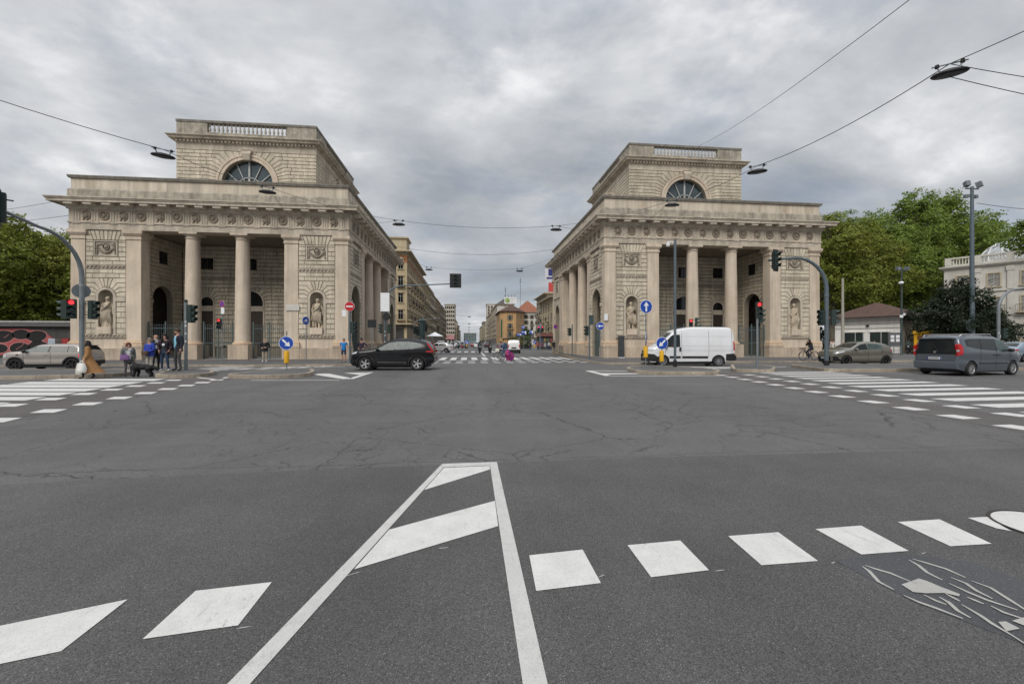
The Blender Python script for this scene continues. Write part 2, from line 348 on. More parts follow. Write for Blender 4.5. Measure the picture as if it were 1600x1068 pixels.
# left zebra
for y0, y1, xr in ((19.45, 18.6, -13.0), (18.1, 17.2, -12.9), (16.95, 16.05, -12.7), (15.75, 14.95, -12.5), (14.65, 13.9, -12.3), (13.55, 12.85, -12.2), (12.4, 11.75, -12.0), (11.3, 10.7, -11.9)):
    k = 0.06
    stripe('zebra_stripe', [(xr - 4.6, y0 + 0.3), (xr, y0 - 0.25), (xr + 0.14, y1 - 0.3), (xr - 4.45, y1 + 0.25)])
for k in range(9):
    y = 18.83 - 1.15 * k; xi = -12.62 + 0.125 * k
    stripe('bike_dash', [(xi, y), (xi + 0.56, y - 0.05), (xi + 0.72, y - 0.55), (xi + 0.14, y - 0.5)])
for k in range(10):
    y = 19.9 - 1.13 * k; xo = -11.02 + 0.125 * k
    stripe('bike_dash', [(xo, y), (xo + 0.53, y - 0.03), (xo + 0.7, y - 0.55), (xo + 0.18, y - 0.52)])
# right zebra
for k in range(12):
    y = 20.1 - 1.09 * k; xi = 15.05 - 0.235 * k
    stripe('zebra_stripe', [(xi, y), (xi + 4.2 + 0.04*k, y + 0.12), (xi + 4.3 + 0.04*k, y - 0.40), (xi + 0.12, y - 0.52)])
for k in range(13):
    y = 18.75 - 1.08 * k; xo = 11.78 - 0.165 * k; xi = xo + 1.5
    stripe('bike_dash', [(xo, y), (xo + 0.46, y + 0.02), (xo + 0.52, y - 0.45), (xo + 0.06, y - 0.47)])
    stripe('bike_dash', [(xi, y + 0.1), (xi + 0.46, y + 0.12), (xi + 0.52, y - 0.36), (xi + 0.06, y - 0.38)])
# hatched island in front of the camera
Z2 = 0.0085
stripe('edge_line', [(-1.357, 1.0), (-1.236, 1.0), (-0.318, 5.275), (-0.365, 5.36)], Z2, M_LINE)
stripe('edge_line', [(0.245, 1.0), (0.365, 1.0), (0.372, 5.45), (0.275, 5.45)], Z2, M_LINE)
stripe('edge_line', [(-0.363, 5.366), (-0.316, 5.283), (0.273, 5.31), (0.273, 5.452), (-0.34, 5.44)], Z2, M_LINE)
stripe('hatch_stripe', [(-0.312, 5.262), (0.268, 5.29), (0.265, 5.14), (-0.475, 4.50)], Z2)
stripe('hatch_stripe', [(-0.672, 3.58), (0.262, 4.12), (0.254, 3.55), (-0.80, 2.98)], Z2)
# squares of the near bike crossing
for q in ([(-2.69,2.57),(-2.1,2.78),(-2.09,2.35),(-2.62,2.20)], [(-1.74,2.83),(-1.3,2.88),(-1.29,2.46),(-1.74,2.4)],
          [(0.45,3.04),(0.87,3.08),(0.87,2.64),(0.43,2.6)], [(1.24,3.11),(1.69,3.14),(1.67,2.71),(1.23,2.67)], [(2.12,3.17),(2.58,3.19),(2.53,2.74),(2.08,2.73)],
          [(2.94,3.21),(3.39,3.23),(3.34,2.8),(2.93,2.79)], [(3.78,3.26),(4.21,3.27),(4.11,2.83),(3.74,2.83)], [(4.50,3.27),(4.78,3.27),(4.60,3.10),(4.55,3.0),(4.49,3.06)]):
    stripe('bike_square', q, Z2)
# manhole cover across the last square
mh = MB(); mh.lathe([(0.362, 0.0), (0.362, 0.002), (0.33, 0.003), (0.0, 0.003)], 40, 4.98, 3.0, Z2, c=0)
mh.lathe([(0.385, 0.0), (0.385, 0.009), (0.366, 0.009), (0.366, 0.0)], 40, 4.98, 3.0, 0.0065, c=1, caps=False)
o = mh.build('manhole_cover', [M_WHITE, mat('cast_iron', (0.05, 0.045, 0.04), 0.7, 0.3)], smooth=30)
tag(o, 'round manhole cover painted white at the end of the row of squares', 'manhole cover')
# bicycle symbol, worn, on a smooth dark patch
sheet('asphalt_patch', [(2.66, 2.74), (3.2, 2.80), (3.66, 2.60), (3.72, 1.6), (3.0, 1.72), (2.72, 2.25)], 0.0062, M_PAT, kind='structure')
BS = [[(2.78, 2.64), (2.77, 2.58), (2.71, 2.46), (2.72, 2.37)], [(2.81, 2.65), (2.84, 2.6), (2.89, 2.54), (2.92, 2.44)], [(3.2, 2.68), (3.19, 2.61), (3.15, 2.52), (3.15, 2.43)], [(3.24, 2.69), (3.28, 2.63), (3.33, 2.55), (3.34, 2.44)], [(2.72, 2.31), (2.74, 2.24), (2.78, 2.18), (2.83, 2.08)], [(2.85, 2.3), (2.86, 2.24), (2.88, 2.2)], [(2.92, 2.27), (2.92, 2.22), (2.88, 2.14), (2.88, 2.08)], [(3.0, 2.3), (3.0, 2.25), (3.0, 2.22)], [(3.15, 2.39), (3.16, 2.29), (3.18, 2.21), (3.24, 2.11)], [(3.24, 2.45), (3.26, 2.38), (3.23, 2.3), (3.23, 2.22)], [(3.33, 2.4), (3.36, 2.32), (3.32, 2.2), (3.28, 2.08)], [(3.09, 2.25), (3.1, 2.22), (3.11, 2.18)], [(2.97, 2.19), (2.96, 2.09), (2.94, 2.02), (2.93, 1.93), (2.91, 1.84)], [(3.13, 2.16), (3.13, 2.1), (3.18, 2.02)]]
BB = [[(2.82, 2.41), (2.9, 2.43), (3.01, 2.46), (3.03, 2.43), (3.05, 2.36), (3.08, 2.28), (3.05, 2.26), (3.0, 2.3), (2.88, 2.31), (2.81, 2.33)], [(2.99, 2.03), (3.04, 2.03), (3.04, 1.97), (2.94, 1.96)], [(3.08, 2.03), (3.2, 2.05), (3.1, 1.98)]]
for i, q in enumerate(BS):
    mb = MB(); n = len(q); V = []
    for j, p_ in enumerate(q):
        d = (Vector(q[min(j+1, n-1)])-Vector(q[max(j-1, 0)])).normalized(); w = (0.004, 0.0115, 0.012, 0.006, 0.004)[j if n == 5 else (j if j < 2 else j+ (0 if n == 4 else 1))]
        V += [(p_[0]-d.y*w, p_[1]+d.x*w, 0.0098+0.0002*i), (p_[0]+d.y*w, p_[1]-d.x*w, 0.0098+0.0002*i)]
    mb.add(V, [(2*j, 2*j+1, 2*j+3, 2*j+2) for j in range(n-1)]); mb.build('bike_symbol', M_WORN, marks)
for i, q in enumerate(BB): stripe('bike_symbol', q, 0.0128+0.0003*i, M_WORN)
# scraps of old paint left beside the markings
rs = random.Random(11)
for x, y in ((1.74, 2.70), (2.62, 2.71), (3.42, 2.76), (-1.25, 2.44), (-0.80, 2.92), (-0.2, 3.22), (0.9, 2.72)):
    a_ = rs.uniform(-.2, .5); L0 = rs.uniform(.03, .07); P = []
    for j in range(7): t = 2*math.pi*j/7; rr_ = rs.uniform(.55, 1.0); u_, v_ = L0*rr_*math.cos(t), 0.006*rr_*math.sin(t); P.append((x+u_*math.cos(a_)-v_*math.sin(a_), y+u_*math.sin(a_)+v_*math.cos(a_)))
    stripe('paint_scrap', P, 0.0072, M_WORN)
# triangles of paint before the traffic islands
stripe('chevron_stripe', [(-7.9, 21.5), (-7.0, 21.6), (-5.1, 18.7), (-5.35, 18.3)]); stripe('chevron_stripe', [(-5.2, 18.3), (-4.95, 18.4), (-5.0, 22.4), (-5.25, 22.2)])
stripe('chevron_stripe', [(-6.4, 22.0), (-5.3, 22.2), (-5.26, 20.6)]); stripe('chevron_stripe', [(-9.0, 18.2), (-5.4, 18.0), (-5.4, 17.85), (-9.0, 18.05)])
stripe('chevron_stripe', [(6.5, 22.4), (8.7, 21.8), (8.7, 21.5), (6.75, 22.0)]); stripe('chevron_stripe', [(6.4, 22.2), (6.75, 22.2), (6.75, 18.9), (6.4, 18.7)])
stripe('chevron_stripe', [(6.75, 20.4), (8.6, 20.2), (8.6, 19.7), (6.75, 19.6)]); stripe('chevron_stripe', [(6.6, 18.7), (12.0, 18.35), (12.0, 18.22), (6.6, 18.5)])
stripe('edge_line', [(-26, 18.0), (-9.0, 18.2), (-9.0, 18.05), (-26, 17.85)][0:0] or [(-12.8, 20.25), (-10.6, 18.55), (-10.4, 18.55), (-12.5, 20.3)])
# crossing of the street between the gatehouses
for k in range(17):
    x = -6.6 + 0.98 * k
    stripe('zebra_stripe', [(x, 36.6), (x + 0.55, 36.6), (x + 0.55, 42.6), (x, 42.6)])
for k in range(17):
    x = -6.9 + 0.98 * k
    for y in (31.4, 33.6): stripe('bike_dash', [(x, y), (x + 0.55, y), (x + 0.57, y + 0.75), (x + 0.02, y + 0.75)])
for k in range(13):
    x = -6.2 + 1.1 * k
    stripe('zebra_stripe', [(x, 63.5), (x + 0.6, 63.5), (x + 0.6, 70), (x, 70)])
stripe('stop_line', [(-7, 46.2), (1.9, 46.2), (1.9, 46.8), (-7, 46.8)]); stripe('lane_line', [(1.7, 46.8), (1.95, 46.8), (1.95, 60), (1.7, 60)])
for k in range(6): stripe('lane_line', [(-2.6, 75 + 14*k), (-2.4, 75 + 14*k), (-2.4, 80 + 14*k), (-2.6, 80 + 14*k)])
# far side crossings: between island and pavements, left and right
for k in range(5): stripe('bike_dash', [(-13.6 + 0.95*k, 25.2 + 0.5*k), (-13.0 + 0.95*k, 25.2 + 0.5*k), (-12.7 + 0.95*k, 26.4 + 0.5*k), (-13.3 + 0.95*k, 26.4 + 0.5*k)])
for k in range(5): stripe('zebra_stripe', [(-16.0, 24.3 + 0.95*k), (-13.8, 24.2 + 0.95*k), (-13.8, 24.65 + 0.95*k), (-16.0, 24.75 + 0.95*k)])
stripe('edge_line', [(-13, 27.4), (-8.0, 27.6), (-8.0, 27.8), (-13, 27.6)])
for k in range(4): stripe('zebra_stripe', [(13.5, 23.6 + 1.0*k), (17.2, 23.6 + 1.0*k), (17.4, 24.1 + 1.0*k), (13.7, 24.1 + 1.0*k)])
stripe('edge_line', [(14.2, 22.9), (20.2, 24.2), (20.2, 24.4), (14.2, 23.1)])

# kerbed pavements and islands: kerb stones one by one along the edge, a paved top inside
def kerbed(name, poly, h=0.13, kerb=0.16, stone=1.0, top=None, kmat=None, skip=(), kind='structure', zbase=0.0):
    n = len(poly); area = sum(poly[i][0]*poly[(i+1)%n][1] - poly[(i+1)%n][0]*poly[i][1] for i in range(n))
    if area < 0: poly = poly[::-1]
    cenx = []
    inner = []
    for i in range(n):
        p0, p1, p2 = Vector(poly[i-1]), Vector(poly[i]), Vector(poly[(i+1)%n])
        d1 = (p1-p0).normalized(); d2 = (p2-p1).normalized()
        n1 = Vector((-d1.y, d1.x)); n2 = Vector((-d2.y, d2.x)); b_ = (n1+n2); b_.normalize()
        inner.append(tuple(p1 + b_*(kerb/max(0.35, b_.dot(n1)))))
    mb = MB(); mb.prism(inner, 0.0, h - 0.006)
    o = mb.build(name, top or M_WALK); tag(o, kind=kind)
    for i in range(n):
        if i in skip: continue
        a, b2, ia, ib = Vector(poly[i]), Vector(poly[(i+1)%n]), Vector(inner[i]), Vector(inner[(i+1)%n])
        L = (b2-a).length; k = max(1, round(L/stone)); 
        if k > 45: k = 45
        for j in range(k):
            t0, t1 = j/k + 0.006/L, (j+1)/k - 0.006/L
            q = [a.lerp(b2, t0), a.lerp(b2, t1), ib.lerp(ia, 1-t1) if False else ia.lerp(ib, t1), ia.lerp(ib, t0)]
            m2 = MB(); hh = h + rnd.uniform(-0.006, 0.004)
            cen = (q[0]+q[1]+q[2]+q[3])/4
            lo = [tuple(p) + (0.0,) for p in q]; mid = [tuple(p) + (hh-0.02,) for p in q]; hi = [tuple(p.lerp(cen, 0.06)) + (hh,) for p in q]
            m2.add(lo + mid + hi, [(8,9,10,11)] + [(i2, (i2+1)%4, 4+(i2+1)%4, 4+i2) for i2 in range(4)] + [(4+i2, 4+(i2+1)%4, 8+(i2+1)%4, 8+i2) for i2 in range(4)])
            m2.build('kerb_stone', kmat or M_KERB, o)
    return o
def rounded(poly, r, seg=4):
    out = []; n = len(poly)
    for i in range(n):
        p0, p1, p2 = Vector(poly[i-1]), Vector(poly[i]), Vector(poly[(i+1)%n])
        rr = min(r, (p0-p1).length*0.45, (p2-p1).length*0.45)
        a = p1 + (p0-p1).normalized()*rr; b_ = p1 + (p2-p1).normalized()*rr
        for j in range(seg+1):
            t = j/seg; out.append(tuple((a*(1-t)+p1*t)*(1-t) + (p1*(1-t)+b_*t)*t))
    return out
LW = kerbed('pavement', [(-75, 29.4), (-20.2, 29.5), (-19.6, 28.9), (-13.2, 28.1), (-9.4, 28.2), (-7.6, 28.7), (-6.9, 30.2), (-6.7, 33), (-6.7, 74), (-75, 74)], stone=1.4, skip=(8, 9))
RW = kerbed('pavement', [(9.3, 29.8), (9.9, 28.4), (12.6, 28.2), (20.0, 29.3), (75, 29.6), (75, 74), (13.0, 74), (11.6, 56), (9.6, 37)], stone=1.4, skip=(4, 5))
# yellow kerb along the street side of the right pavement
for y0, y1, xa, xb in [(37.2 + 1.9*k, 39.0 + 1.9*k, 9.6 + 0.2*k, 9.79 + 0.2*k) for k in range(10)]:
    mb = MB(); mb.prism([(xa - 0.03, y0), (xb - 0.03, y1), (xb + 0.14, y1), (xa + 0.14, y0)], 0.128, 0.142); mb.build('painted_kerb', M_YEL, RW)
kerbed('traffic_island', h=0.17, poly=rounded([(-40, 19.75), (-18, 19.6), (-15.9, 20.4), (-16.2, 22.0), (-18.5, 24.1), (-40, 24.6)], 0.9), stone=1.1)
kerbed('traffic_island', h=0.17, poly=rounded([(-13.9, 19.7), (-12.2, 19.4), (-11.9, 20.6), (-13.2, 23.0), (-15.6, 23.2)], 0.8), stone=0.7)
kerbed('traffic_island', h=0.17, poly=rounded([(-10.9, 19.3), (-8.4, 18.7), (-7.3, 19.6), (-7.6, 21.4), (-8.6, 23.6), (-10.3, 23.6)], 0.9), stone=0.7)
kerbed('traffic_island', h=0.17, poly=rounded([(8.4, 19.1), (12.3, 18.7), (13.2, 21.0), (12.0, 24.2), (10.0, 24.2), (8.6, 22.0)], 0.9), stone=0.7)
kerbed('traffic_island', h=0.17, poly=rounded([(13.9, 20.4), (15.8, 19.8), (18.0, 22.4), (18.3, 24.6), (16.8, 24.9)], 0.7), stone=0.7)
kerbed('traffic_island', h=0.17, poly=rounded([(19.0, 20.0), (22.0, 19.7), (70, 20.2), (70, 22.9), (22.6, 24.6), (20.4, 24.4)], 0.7), stone=1.1)
# pavements along the street beyond the gatehouses
kerbed('pavement', [(-60, 88), (-9.5, 88), (-9.5, 700), (-60, 700)], skip=(1, 2, 3))
kerbed('pavement', [(12.8, 112), (60, 112), (60, 700), (12.8, 700)], skip=(1, 2, 3))
# ---------------------------------------------------------------- stone
ST = (0.565, 0.50, 0.39)
M_ASH = mat('ashlar_stone', ST, 0.85, var=0.14, scale=1.6, streak=0.22, bump=0.4, bscale=14, objrand=0.07, island=0.06, stain=(0.24, 0.21, 0.17), stain_amt=0.55, stain_scale=0.33)
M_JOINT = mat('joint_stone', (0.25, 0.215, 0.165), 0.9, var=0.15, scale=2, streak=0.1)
M_SMOOTH = mat('smooth_stone', (0.575, 0.482, 0.38), 0.8, var=0.12, scale=0.8, streak=0.22, bump=0.25, bscale=10, objrand=0.05, stain=(0.36, 0.275, 0.195), stain_amt=0.45, stain_scale=0.35)
M_TRIM = mat('trim_stone', (0.525, 0.46, 0.37), 0.85, var=0.14, scale=1.8, streak=0.22, bump=0.3, bscale=16, objrand=0.08, stain=(0.17, 0.145, 0.115), stain_amt=0.5, stain_scale=0.6)
M_LICHEN = mat('weathered_stone', (0.36, 0.325, 0.265), 0.9, var=0.28, scale=2.4, streak=0.3, bump=0.4, bscale=12, stain=(0.13, 0.12, 0.10), stain_amt=0.7, stain_scale=0.8)
M_ATTIC = mat('attic_stone', (0.55, 0.485, 0.39), 0.85, var=0.1, scale=0.7, streak=0.26, stain=(0.34, 0.24, 0.15), stain_amt=0.5, stain_scale=0.5, objrand=0.05)
M_COPE = mat('coping_stone', (0.20, 0.185, 0.16), 0.9, var=0.25, scale=2, streak=0.25)
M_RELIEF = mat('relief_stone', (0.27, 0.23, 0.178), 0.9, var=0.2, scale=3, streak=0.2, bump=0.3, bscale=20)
M_STATUE = mat('statue_stone', (0.44, 0.37, 0.275), 0.85, var=0.22, scale=3, streak=0.3, bump=0.25, bscale=12, stain=(0.12, 0.10, 0.08), stain_amt=0.55, stain_scale=1.5)
M_BASE = mat('plinth_granite', (0.49, 0.395, 0.30), 0.8, var=0.13, scale=1.5, streak=0.18, bump=0.2, bscale=25, stain=(0.22, 0.185, 0.15), stain_amt=0.5, stain_scale=0.5, objrand=0.06)
M_DARK = mat('dark_interior', (0.035, 0.031, 0.027), 0.9, var=0.1)
M_GLASSD = mat('dark_glass', (0.012, 0.014, 0.016), 0.06, var=0.0, spec=0.5)
M_GLASSB = mat('lunette_glass', (0.040, 0.060, 0.068), 0.04, var=0.15, scale=0.8, spec=0.9)  # blue-green base colour carries the sky's reflection in the panes
M_WFRAME = mat('window_paint', (0.42, 0.43, 0.42), 0.6, var=0.08)
M_DOOR = mat('door_wood', (0.045, 0.033, 0.024), 0.6, var=0.15, scale=5)
M_FENCE = mat('fence_paint', (0.085, 0.115, 0.118), 0.5, var=0.12, scale=4, metal=0.0)

def poly_offset(P, g):
    n = len(P); a = sum(P[i][0]*P[(i+1)%n][1]-P[(i+1)%n][0]*P[i][1] for i in range(n)); sg = 1 if a > 0 else -1
    out = []
    for i in range(n):
        p0, p1, p2 = Vector(P[i-1]), Vector(P[i]), Vector(P[(i+1)%n])
        d1 = (p1-p0).normalized(); d2 = (p2-p1).normalized()
        n1 = Vector((-d1.y, d1.x))*sg; n2 = Vector((-d2.y, d2.x))*sg
        b = n1+n2
        if b.length < 1e-4: out.append(tuple(p1+n1*g)); continue
        b.normalize(); out.append(tuple(p1 + b*(g/max(0.4, b.dot(n1)))))
    return out
def rustic(a0, a1, zl, arch=None, rects=(), blk=1.05, fr=0.12, K=4):
    """2-D outlines of the stones of a coursed wall; arch=(centre, spring, radius, widening)."""
    out = []
    bent = None
    if arch:
        ac, zs, r, wide = arch[:4]
        ki = min(range(len(zl)), key=lambda i: abs(zl[i]-zs)); hs = [zl[ki+k]-zs for k in range(K+1)]
        H = hs[K] + (hs[1]-hs[0])*0.55; dth = 72.0/K
        fan = wide/r < 1.40                                       # wide arches: true radial joints out to a ring, then level courses
        if fan: ths = [math.asin(min(0.985, hs[k]/wide)) for k in range(K+1)]; oux = [wide*math.cos(q_) for q_ in ths]
        else: ths = [R(dth*k) for k in range(K+1)]; oux = [wide*math.sqrt(max(0.02, 1-(hs[k]/H)**2)) for k in range(K+1)]
        inn = [(r*math.cos(q_), r*math.sin(q_)) for q_ in ths]
        bent = (ki, K)
    for i in range(len(zl)-1):
        z0, z1 = zl[i], zl[i+1]; zm = (z0+z1)/2
        cuts = []; 
        for (x0, x1, r0, r1) in rects:
            if z0 < r1-0.02 and z1 > r0+0.02: cuts.append((x0, x1, None))
        if arch:
            k = i-ki
            if k < 0 and z1 > arch[4] if len(arch) > 4 else k < 0: cuts.append((ac-r, ac+r, None))
            elif 0 <= k < K: cuts.append((ac-oux[k], ac+oux[k], k))
        cuts.sort(key=lambda c: c[0]); x = a0; spans = []
        for c in cuts: spans.append((x, c[0], None)); x = c[1]
        spans.append((x, a1, None))
        for c in cuts:
            if c[2] is not None:
                k = c[2]
                for sg in (1, -1):
                    end = min(oux[k] + (0.35 if k % 2 else 0.6), (a1-ac) if sg > 0 else (ac-a0))
                    if (a1-ac if sg > 0 else ac-a0) - end < 0.45: end = (a1-ac) if sg > 0 else (ac-a0)
                    Pq = [inn[k], (oux[k], hs[k]), (end, hs[k]), (end, hs[k+1]), (oux[k+1], hs[k+1]), inn[k+1]]
                    out.append([(ac+sg*x_, zs+z_) for x_, z_ in Pq])
                    for q, (s0, s1, _) in enumerate(spans):
                        if sg > 0 and abs(s0-c[1]) < 1e-6: spans[q] = (ac+end, s1, None)
                        if sg < 0 and abs(s1-c[0]) < 1e-6: spans[q] = (s0, ac-end, None)
        for s0, s1, _ in spans:
            L = s1-s0
            if L < 0.08: continue
            n = max(1, round(L/blk)); st = (i % 2)*0.5
            xs = [s0] + [s0 + (j+st)*L/n for j in range(0 if st else 1, n)] + [s1]
            xs = [xs[0]] + [x_ for x_ in xs[1:-1] if x_-s0 > 0.2 and s1-x_ > 0.2] + [xs[-1]]
            for j in range(len(xs)-1): out.append([(xs[j], z0), (xs[j+1], z0), (xs[j+1], z1), (xs[j], z1)])
    if arch:
        th = [72, 84, 96, 108]; zt = hs[K]
        ox = [oux[K], oux[K]*0.36, -oux[K]*0.36, -oux[K]]
        if fan:
            tk = math.degrees(ths[K]); m_ = max(3, 2*int((180-2*tk)/(26 if r < 2 else 19))+1); th = [tk+(180-2*tk)*j/m_ for j in range(m_+1)]; ox = [zt/math.tan(R(q_)) for q_ in th]; ox[0] = oux[K]; ox[-1] = -oux[K]
        for j in range(len(th)-1):
            P = [(r*math.cos(R(th[j])), r*math.sin(R(th[j]))), (ox[j], zt), (ox[j+1], zt), (r*math.cos(R(th[j+1])), r*math.sin(R(th[j+1])))]
            out.append([(ac+x_, zs+z_) for x_, z_ in P])
    return out
def block_mesh(mb, P, f, depth, g=0.022, ch=0.022):
    """One stone: outline P in wall coordinates, f(a, z, d) -> point, proud by depth."""
    try: A = poly_offset(P, g); B = poly_offset(P, g+ch)
    except Exception: return
    n = len(P)
    if n == 4 and abs(P[0][1]-P[1][1]) < 1e-6 and abs(P[0][0]-P[3][0]) < 1e-6:      # upright joints are tighter than bed joints
        ca = (P[0][0]+P[1][0])/2; A = [(a+math.copysign(.011, a-ca), z) for a, z in A]; B = [(a+math.copysign(.011, a-ca), z) for a, z in B]
    V = [f(a, z, 0.0) for a, z in A] + [f(a, z, depth-ch) for a, z in A] + [f(a, z, depth) for a, z in B]
    F = [tuple(range(2*n, 3*n))] + [(i, (i+1)%n, n+(i+1)%n, n+i) for i in range(n)] + [(n+i, n+(i+1)%n, 2*n+(i+1)%n, 2*n+i) for i in range(n)]
    mb.add(V, F)
def arch_hole(mb, a0, a1, z0, z1, ac, half, zs, f, d0, d1, n=12, zb=None):
    """Wall plate with an arched hole: front face at depth d0, reveal back to d1."""
    zb = z0 if zb is None else zb
    A = [(ac+half*math.cos(math.pi*(1-i/n)), zs+half*math.sin(math.pi*(1-i/n))) for i in range(n+1)]
    def q(P): mb.add([f(a, z, d0) for a, z in P], [tuple(range(len(P)))])
    q([(a0,z0),(ac-half,z0),(ac-half,zs),(a0,zs)]); q([(ac+half,z0),(a1,z0),(a1,zs),(ac+half,zs)])
    if zb > z0: q([(ac-half,z0),(ac+half,z0),(ac+half,zb),(ac-half,zb)])
    q([(a0,zs),(ac-half,zs),(ac-half,z1),(a0,z1)]); q([(ac+half,zs),(a1,zs),(a1,z1),(ac+half,z1)])
    for i in range(n): q([A[i], A[i+1], (A[i+1][0], z1), (A[i][0], z1)])
    E = [(ac-half, zb)] + A + [(ac+half, zb)]
    for i in range(len(E)-1):
        mb.add([f(*E[i], d0), f(*E[i+1], d0), f(*E[i+1], d1), f(*E[i], d1)], [(0,1,2,3)])
    mb.add([f(ac-half,zb,d0), f(ac+half,zb,d0), f(ac+half,zb,d1), f(ac-half,zb,d1)], [(0,1,2,3)])
def archivolt(mb, ac, zs, r0, r1, f, d0, d1, n=18, legs=None):
    P0 = [(ac+r0*math.cos(math.pi*(1-i/n)), zs+r0*math.sin(math.pi*(1-i/n))) for i in range(n+1)]
    P1 = [(ac+r1*math.cos(math.pi*(1-i/n)), zs+r1*math.sin(math.pi*(1-i/n))) for i in range(n+1)]
    if legs is not None:
        P0 = [(ac-r0, legs)] + P0 + [(ac+r0, legs)]; P1 = [(ac-r1, legs)] + P1 + [(ac+r1, legs)]
    m = len(P0); V = [f(*p, d1) for p in P0] + [f(*p, d1) for p in P1] + [f(*p, d0) for p in P0] + [f(*p, d0) for p in P1]
    F = []
    for i in range(m-1): F += [(i, i+1, m+i+1, m+i), (2*m+i, i, i+1, 2*m+i+1)[::-1], (m+i, m+i+1, 3*m+i+1, 3*m+i)]
    mb.add(V, F)

# shared meshes of the small repeated stones (local: x along the wall, -y outward, z up)
def small_meshes():
    D = {}
    m = MB()                                                     # triglyph: three bars on a slab
    m.box(-0.30, -0.015, 0, 0.30, 0.02, 0.98)
    for x in (-0.2, 0, 0.2): m.prism([(x-0.075, -0.015), (x-0.04, -0.06), (x+0.04, -0.06), (x+0.075, -0.015)], 0, 0.90)
    m.box(-0.31, -0.07, 0.905, 0.31, 0.02, 0.985); D['triglyph'] = m.mesh('triglyph', M_TRIM)
    m = MB(); m.box(-0.28, -0.05, -0.06, 0.28, 0.02, -0.002)
    for k in range(6): m.lathe([(0.026, -0.11), (0.018, -0.06)], 6, -0.235+0.094*k, -0.025, 0)
    D['guttae'] = m.mesh('guttae', M_TRIM)
    m = MB(); m.box(-0.31, -0.79, -0.29, 0.31, -0.21, 0.0)
    for i in range(5):
        for j in range(3): m.lathe([(0.028, -0.32), (0.022, -0.29)], 5, -0.22+0.11*i, -0.68+0.18*j, 0)
    D['mutule'] = m.mesh('mutule', mat('mutule_stone', (0.62, 0.56, 0.46), 0.8, var=0.1))
    m = MB()                                                     # wheel-shaped rosette
    m.lathe([(0.26, 0.02), (0.27, -0.06), (0.33, -0.09), (0.385, -0.06), (0.39, 0.02)], 20, 0, 0, 0.50, axis='y')
    m.lathe([(0.0, -0.13), (0.09, -0.11), (0.13, -0.04), (0.14, 0.02)], 12, 0, 0, 0.50, axis='y')
    for k in range(8):
        a = 2*math.pi*k/8; m.tube([(0.1*math.cos(a), -0.03, 0.5+0.1*math.sin(a)), (0.28*math.cos(a), -0.03, 0.5+0.28*math.sin(a))], 0.04, 5)
    D['wheel'] = m.mesh('metope_wheel', M_RELIEF, 40)
    m = MB()                                                     # crested helmet
    m.sphere(0.02, -0.02, 0.50, 0.24, 0.13, 0.25, 12, 8)
    m.tube([(0.24, -0.03, 0.22), (0.33, -0.03, 0.42), (0.27, -0.03, 0.68), (0.08, -0.03, 0.83), (-0.14, -0.03, 0.80), (-0.26, -0.03, 0.68)], [0.05, 0.075, 0.085, 0.085, 0.07, 0.03], 7)
    m.tube([(-0.26, -0.02, 0.42), (-0.10, -0.10, 0.36), (0.14, -0.10, 0.34)], [0.03, 0.05, 0.04], 6)
    m.tube([(-0.10, -0.03, 0.34), (-0.14, -0.03, 0.18), (-0.24, -0.03, 0.12)], [0.07, 0.06, 0.03], 6)
    m.tube([(0.12, -0.03, 0.32), (0.16, -0.03, 0.16), (0.06, -0.03, 0.12)], [0.08, 0.06, 0.03], 6)
    D['helmet'] = m.mesh('metope_helmet', M_RELIEF, 40)
    m = MB()                                                     # baluster
    m.lathe([(0.10, 0), (0.10, 0.07), (0.055, 0.09), (0.06, 0.14), (0.115, 0.28), (0.11, 0.38), (0.055, 0.62), (0.05, 0.72), (0.085, 0.78), (0.10, 0.80), (0.10, 0.88)], 10)
    D['baluster'] = m.mesh('baluster', mat('baluster_stone', (0.42, 0.39, 0.34), 0.85, var=0.12), 40)
    m = MB(); m.lathe([(0.0, 0.0), (0.60, 0.0), (0.595, 1.0), (0.585, 2.6), (0.565, 4.6), (0.525, 7.0), (0.50, 8.50)], 28)
    D['shaft'] = m.mesh('column_shaft', M_SMOOTH, 40)
    m = MB(); m.lathe([(0.50, 0), (0.50, 0.10), (0.55, 0.11), (0.55, 0.17), (0.50, 0.18), (0.50, 0.30), (0.54, 0.32), (0.60, 0.40), (0.66, 0.47)], 28); m.box(-0.70, -0.70, 0.46, 0.70, 0.70, 0.62)
    D['capital'] = m.mesh('column_capital', M_SMOOTH, 40)
    m = MB(); m.lathe([(0.74, 0.0), (0.78, 0.07), (0.78, 0.13), (0.73, 0.2), (0.66, 0.22), (0.64, 0.30), (0.60, 0.36)], 28)
    D['base'] = m.mesh('column_base', mat('column_base_stone', (0.53, 0.395, 0.275), 0.8, var=0.12, streak=0.1), 40)
    m = MB(); m.box(-0.80, -0.80, 0, 0.80, 0.80, 1.30)
    D['pedestal'] = m.mesh('column_pedestal', M_BASE)
    return D
SM = small_meshes()
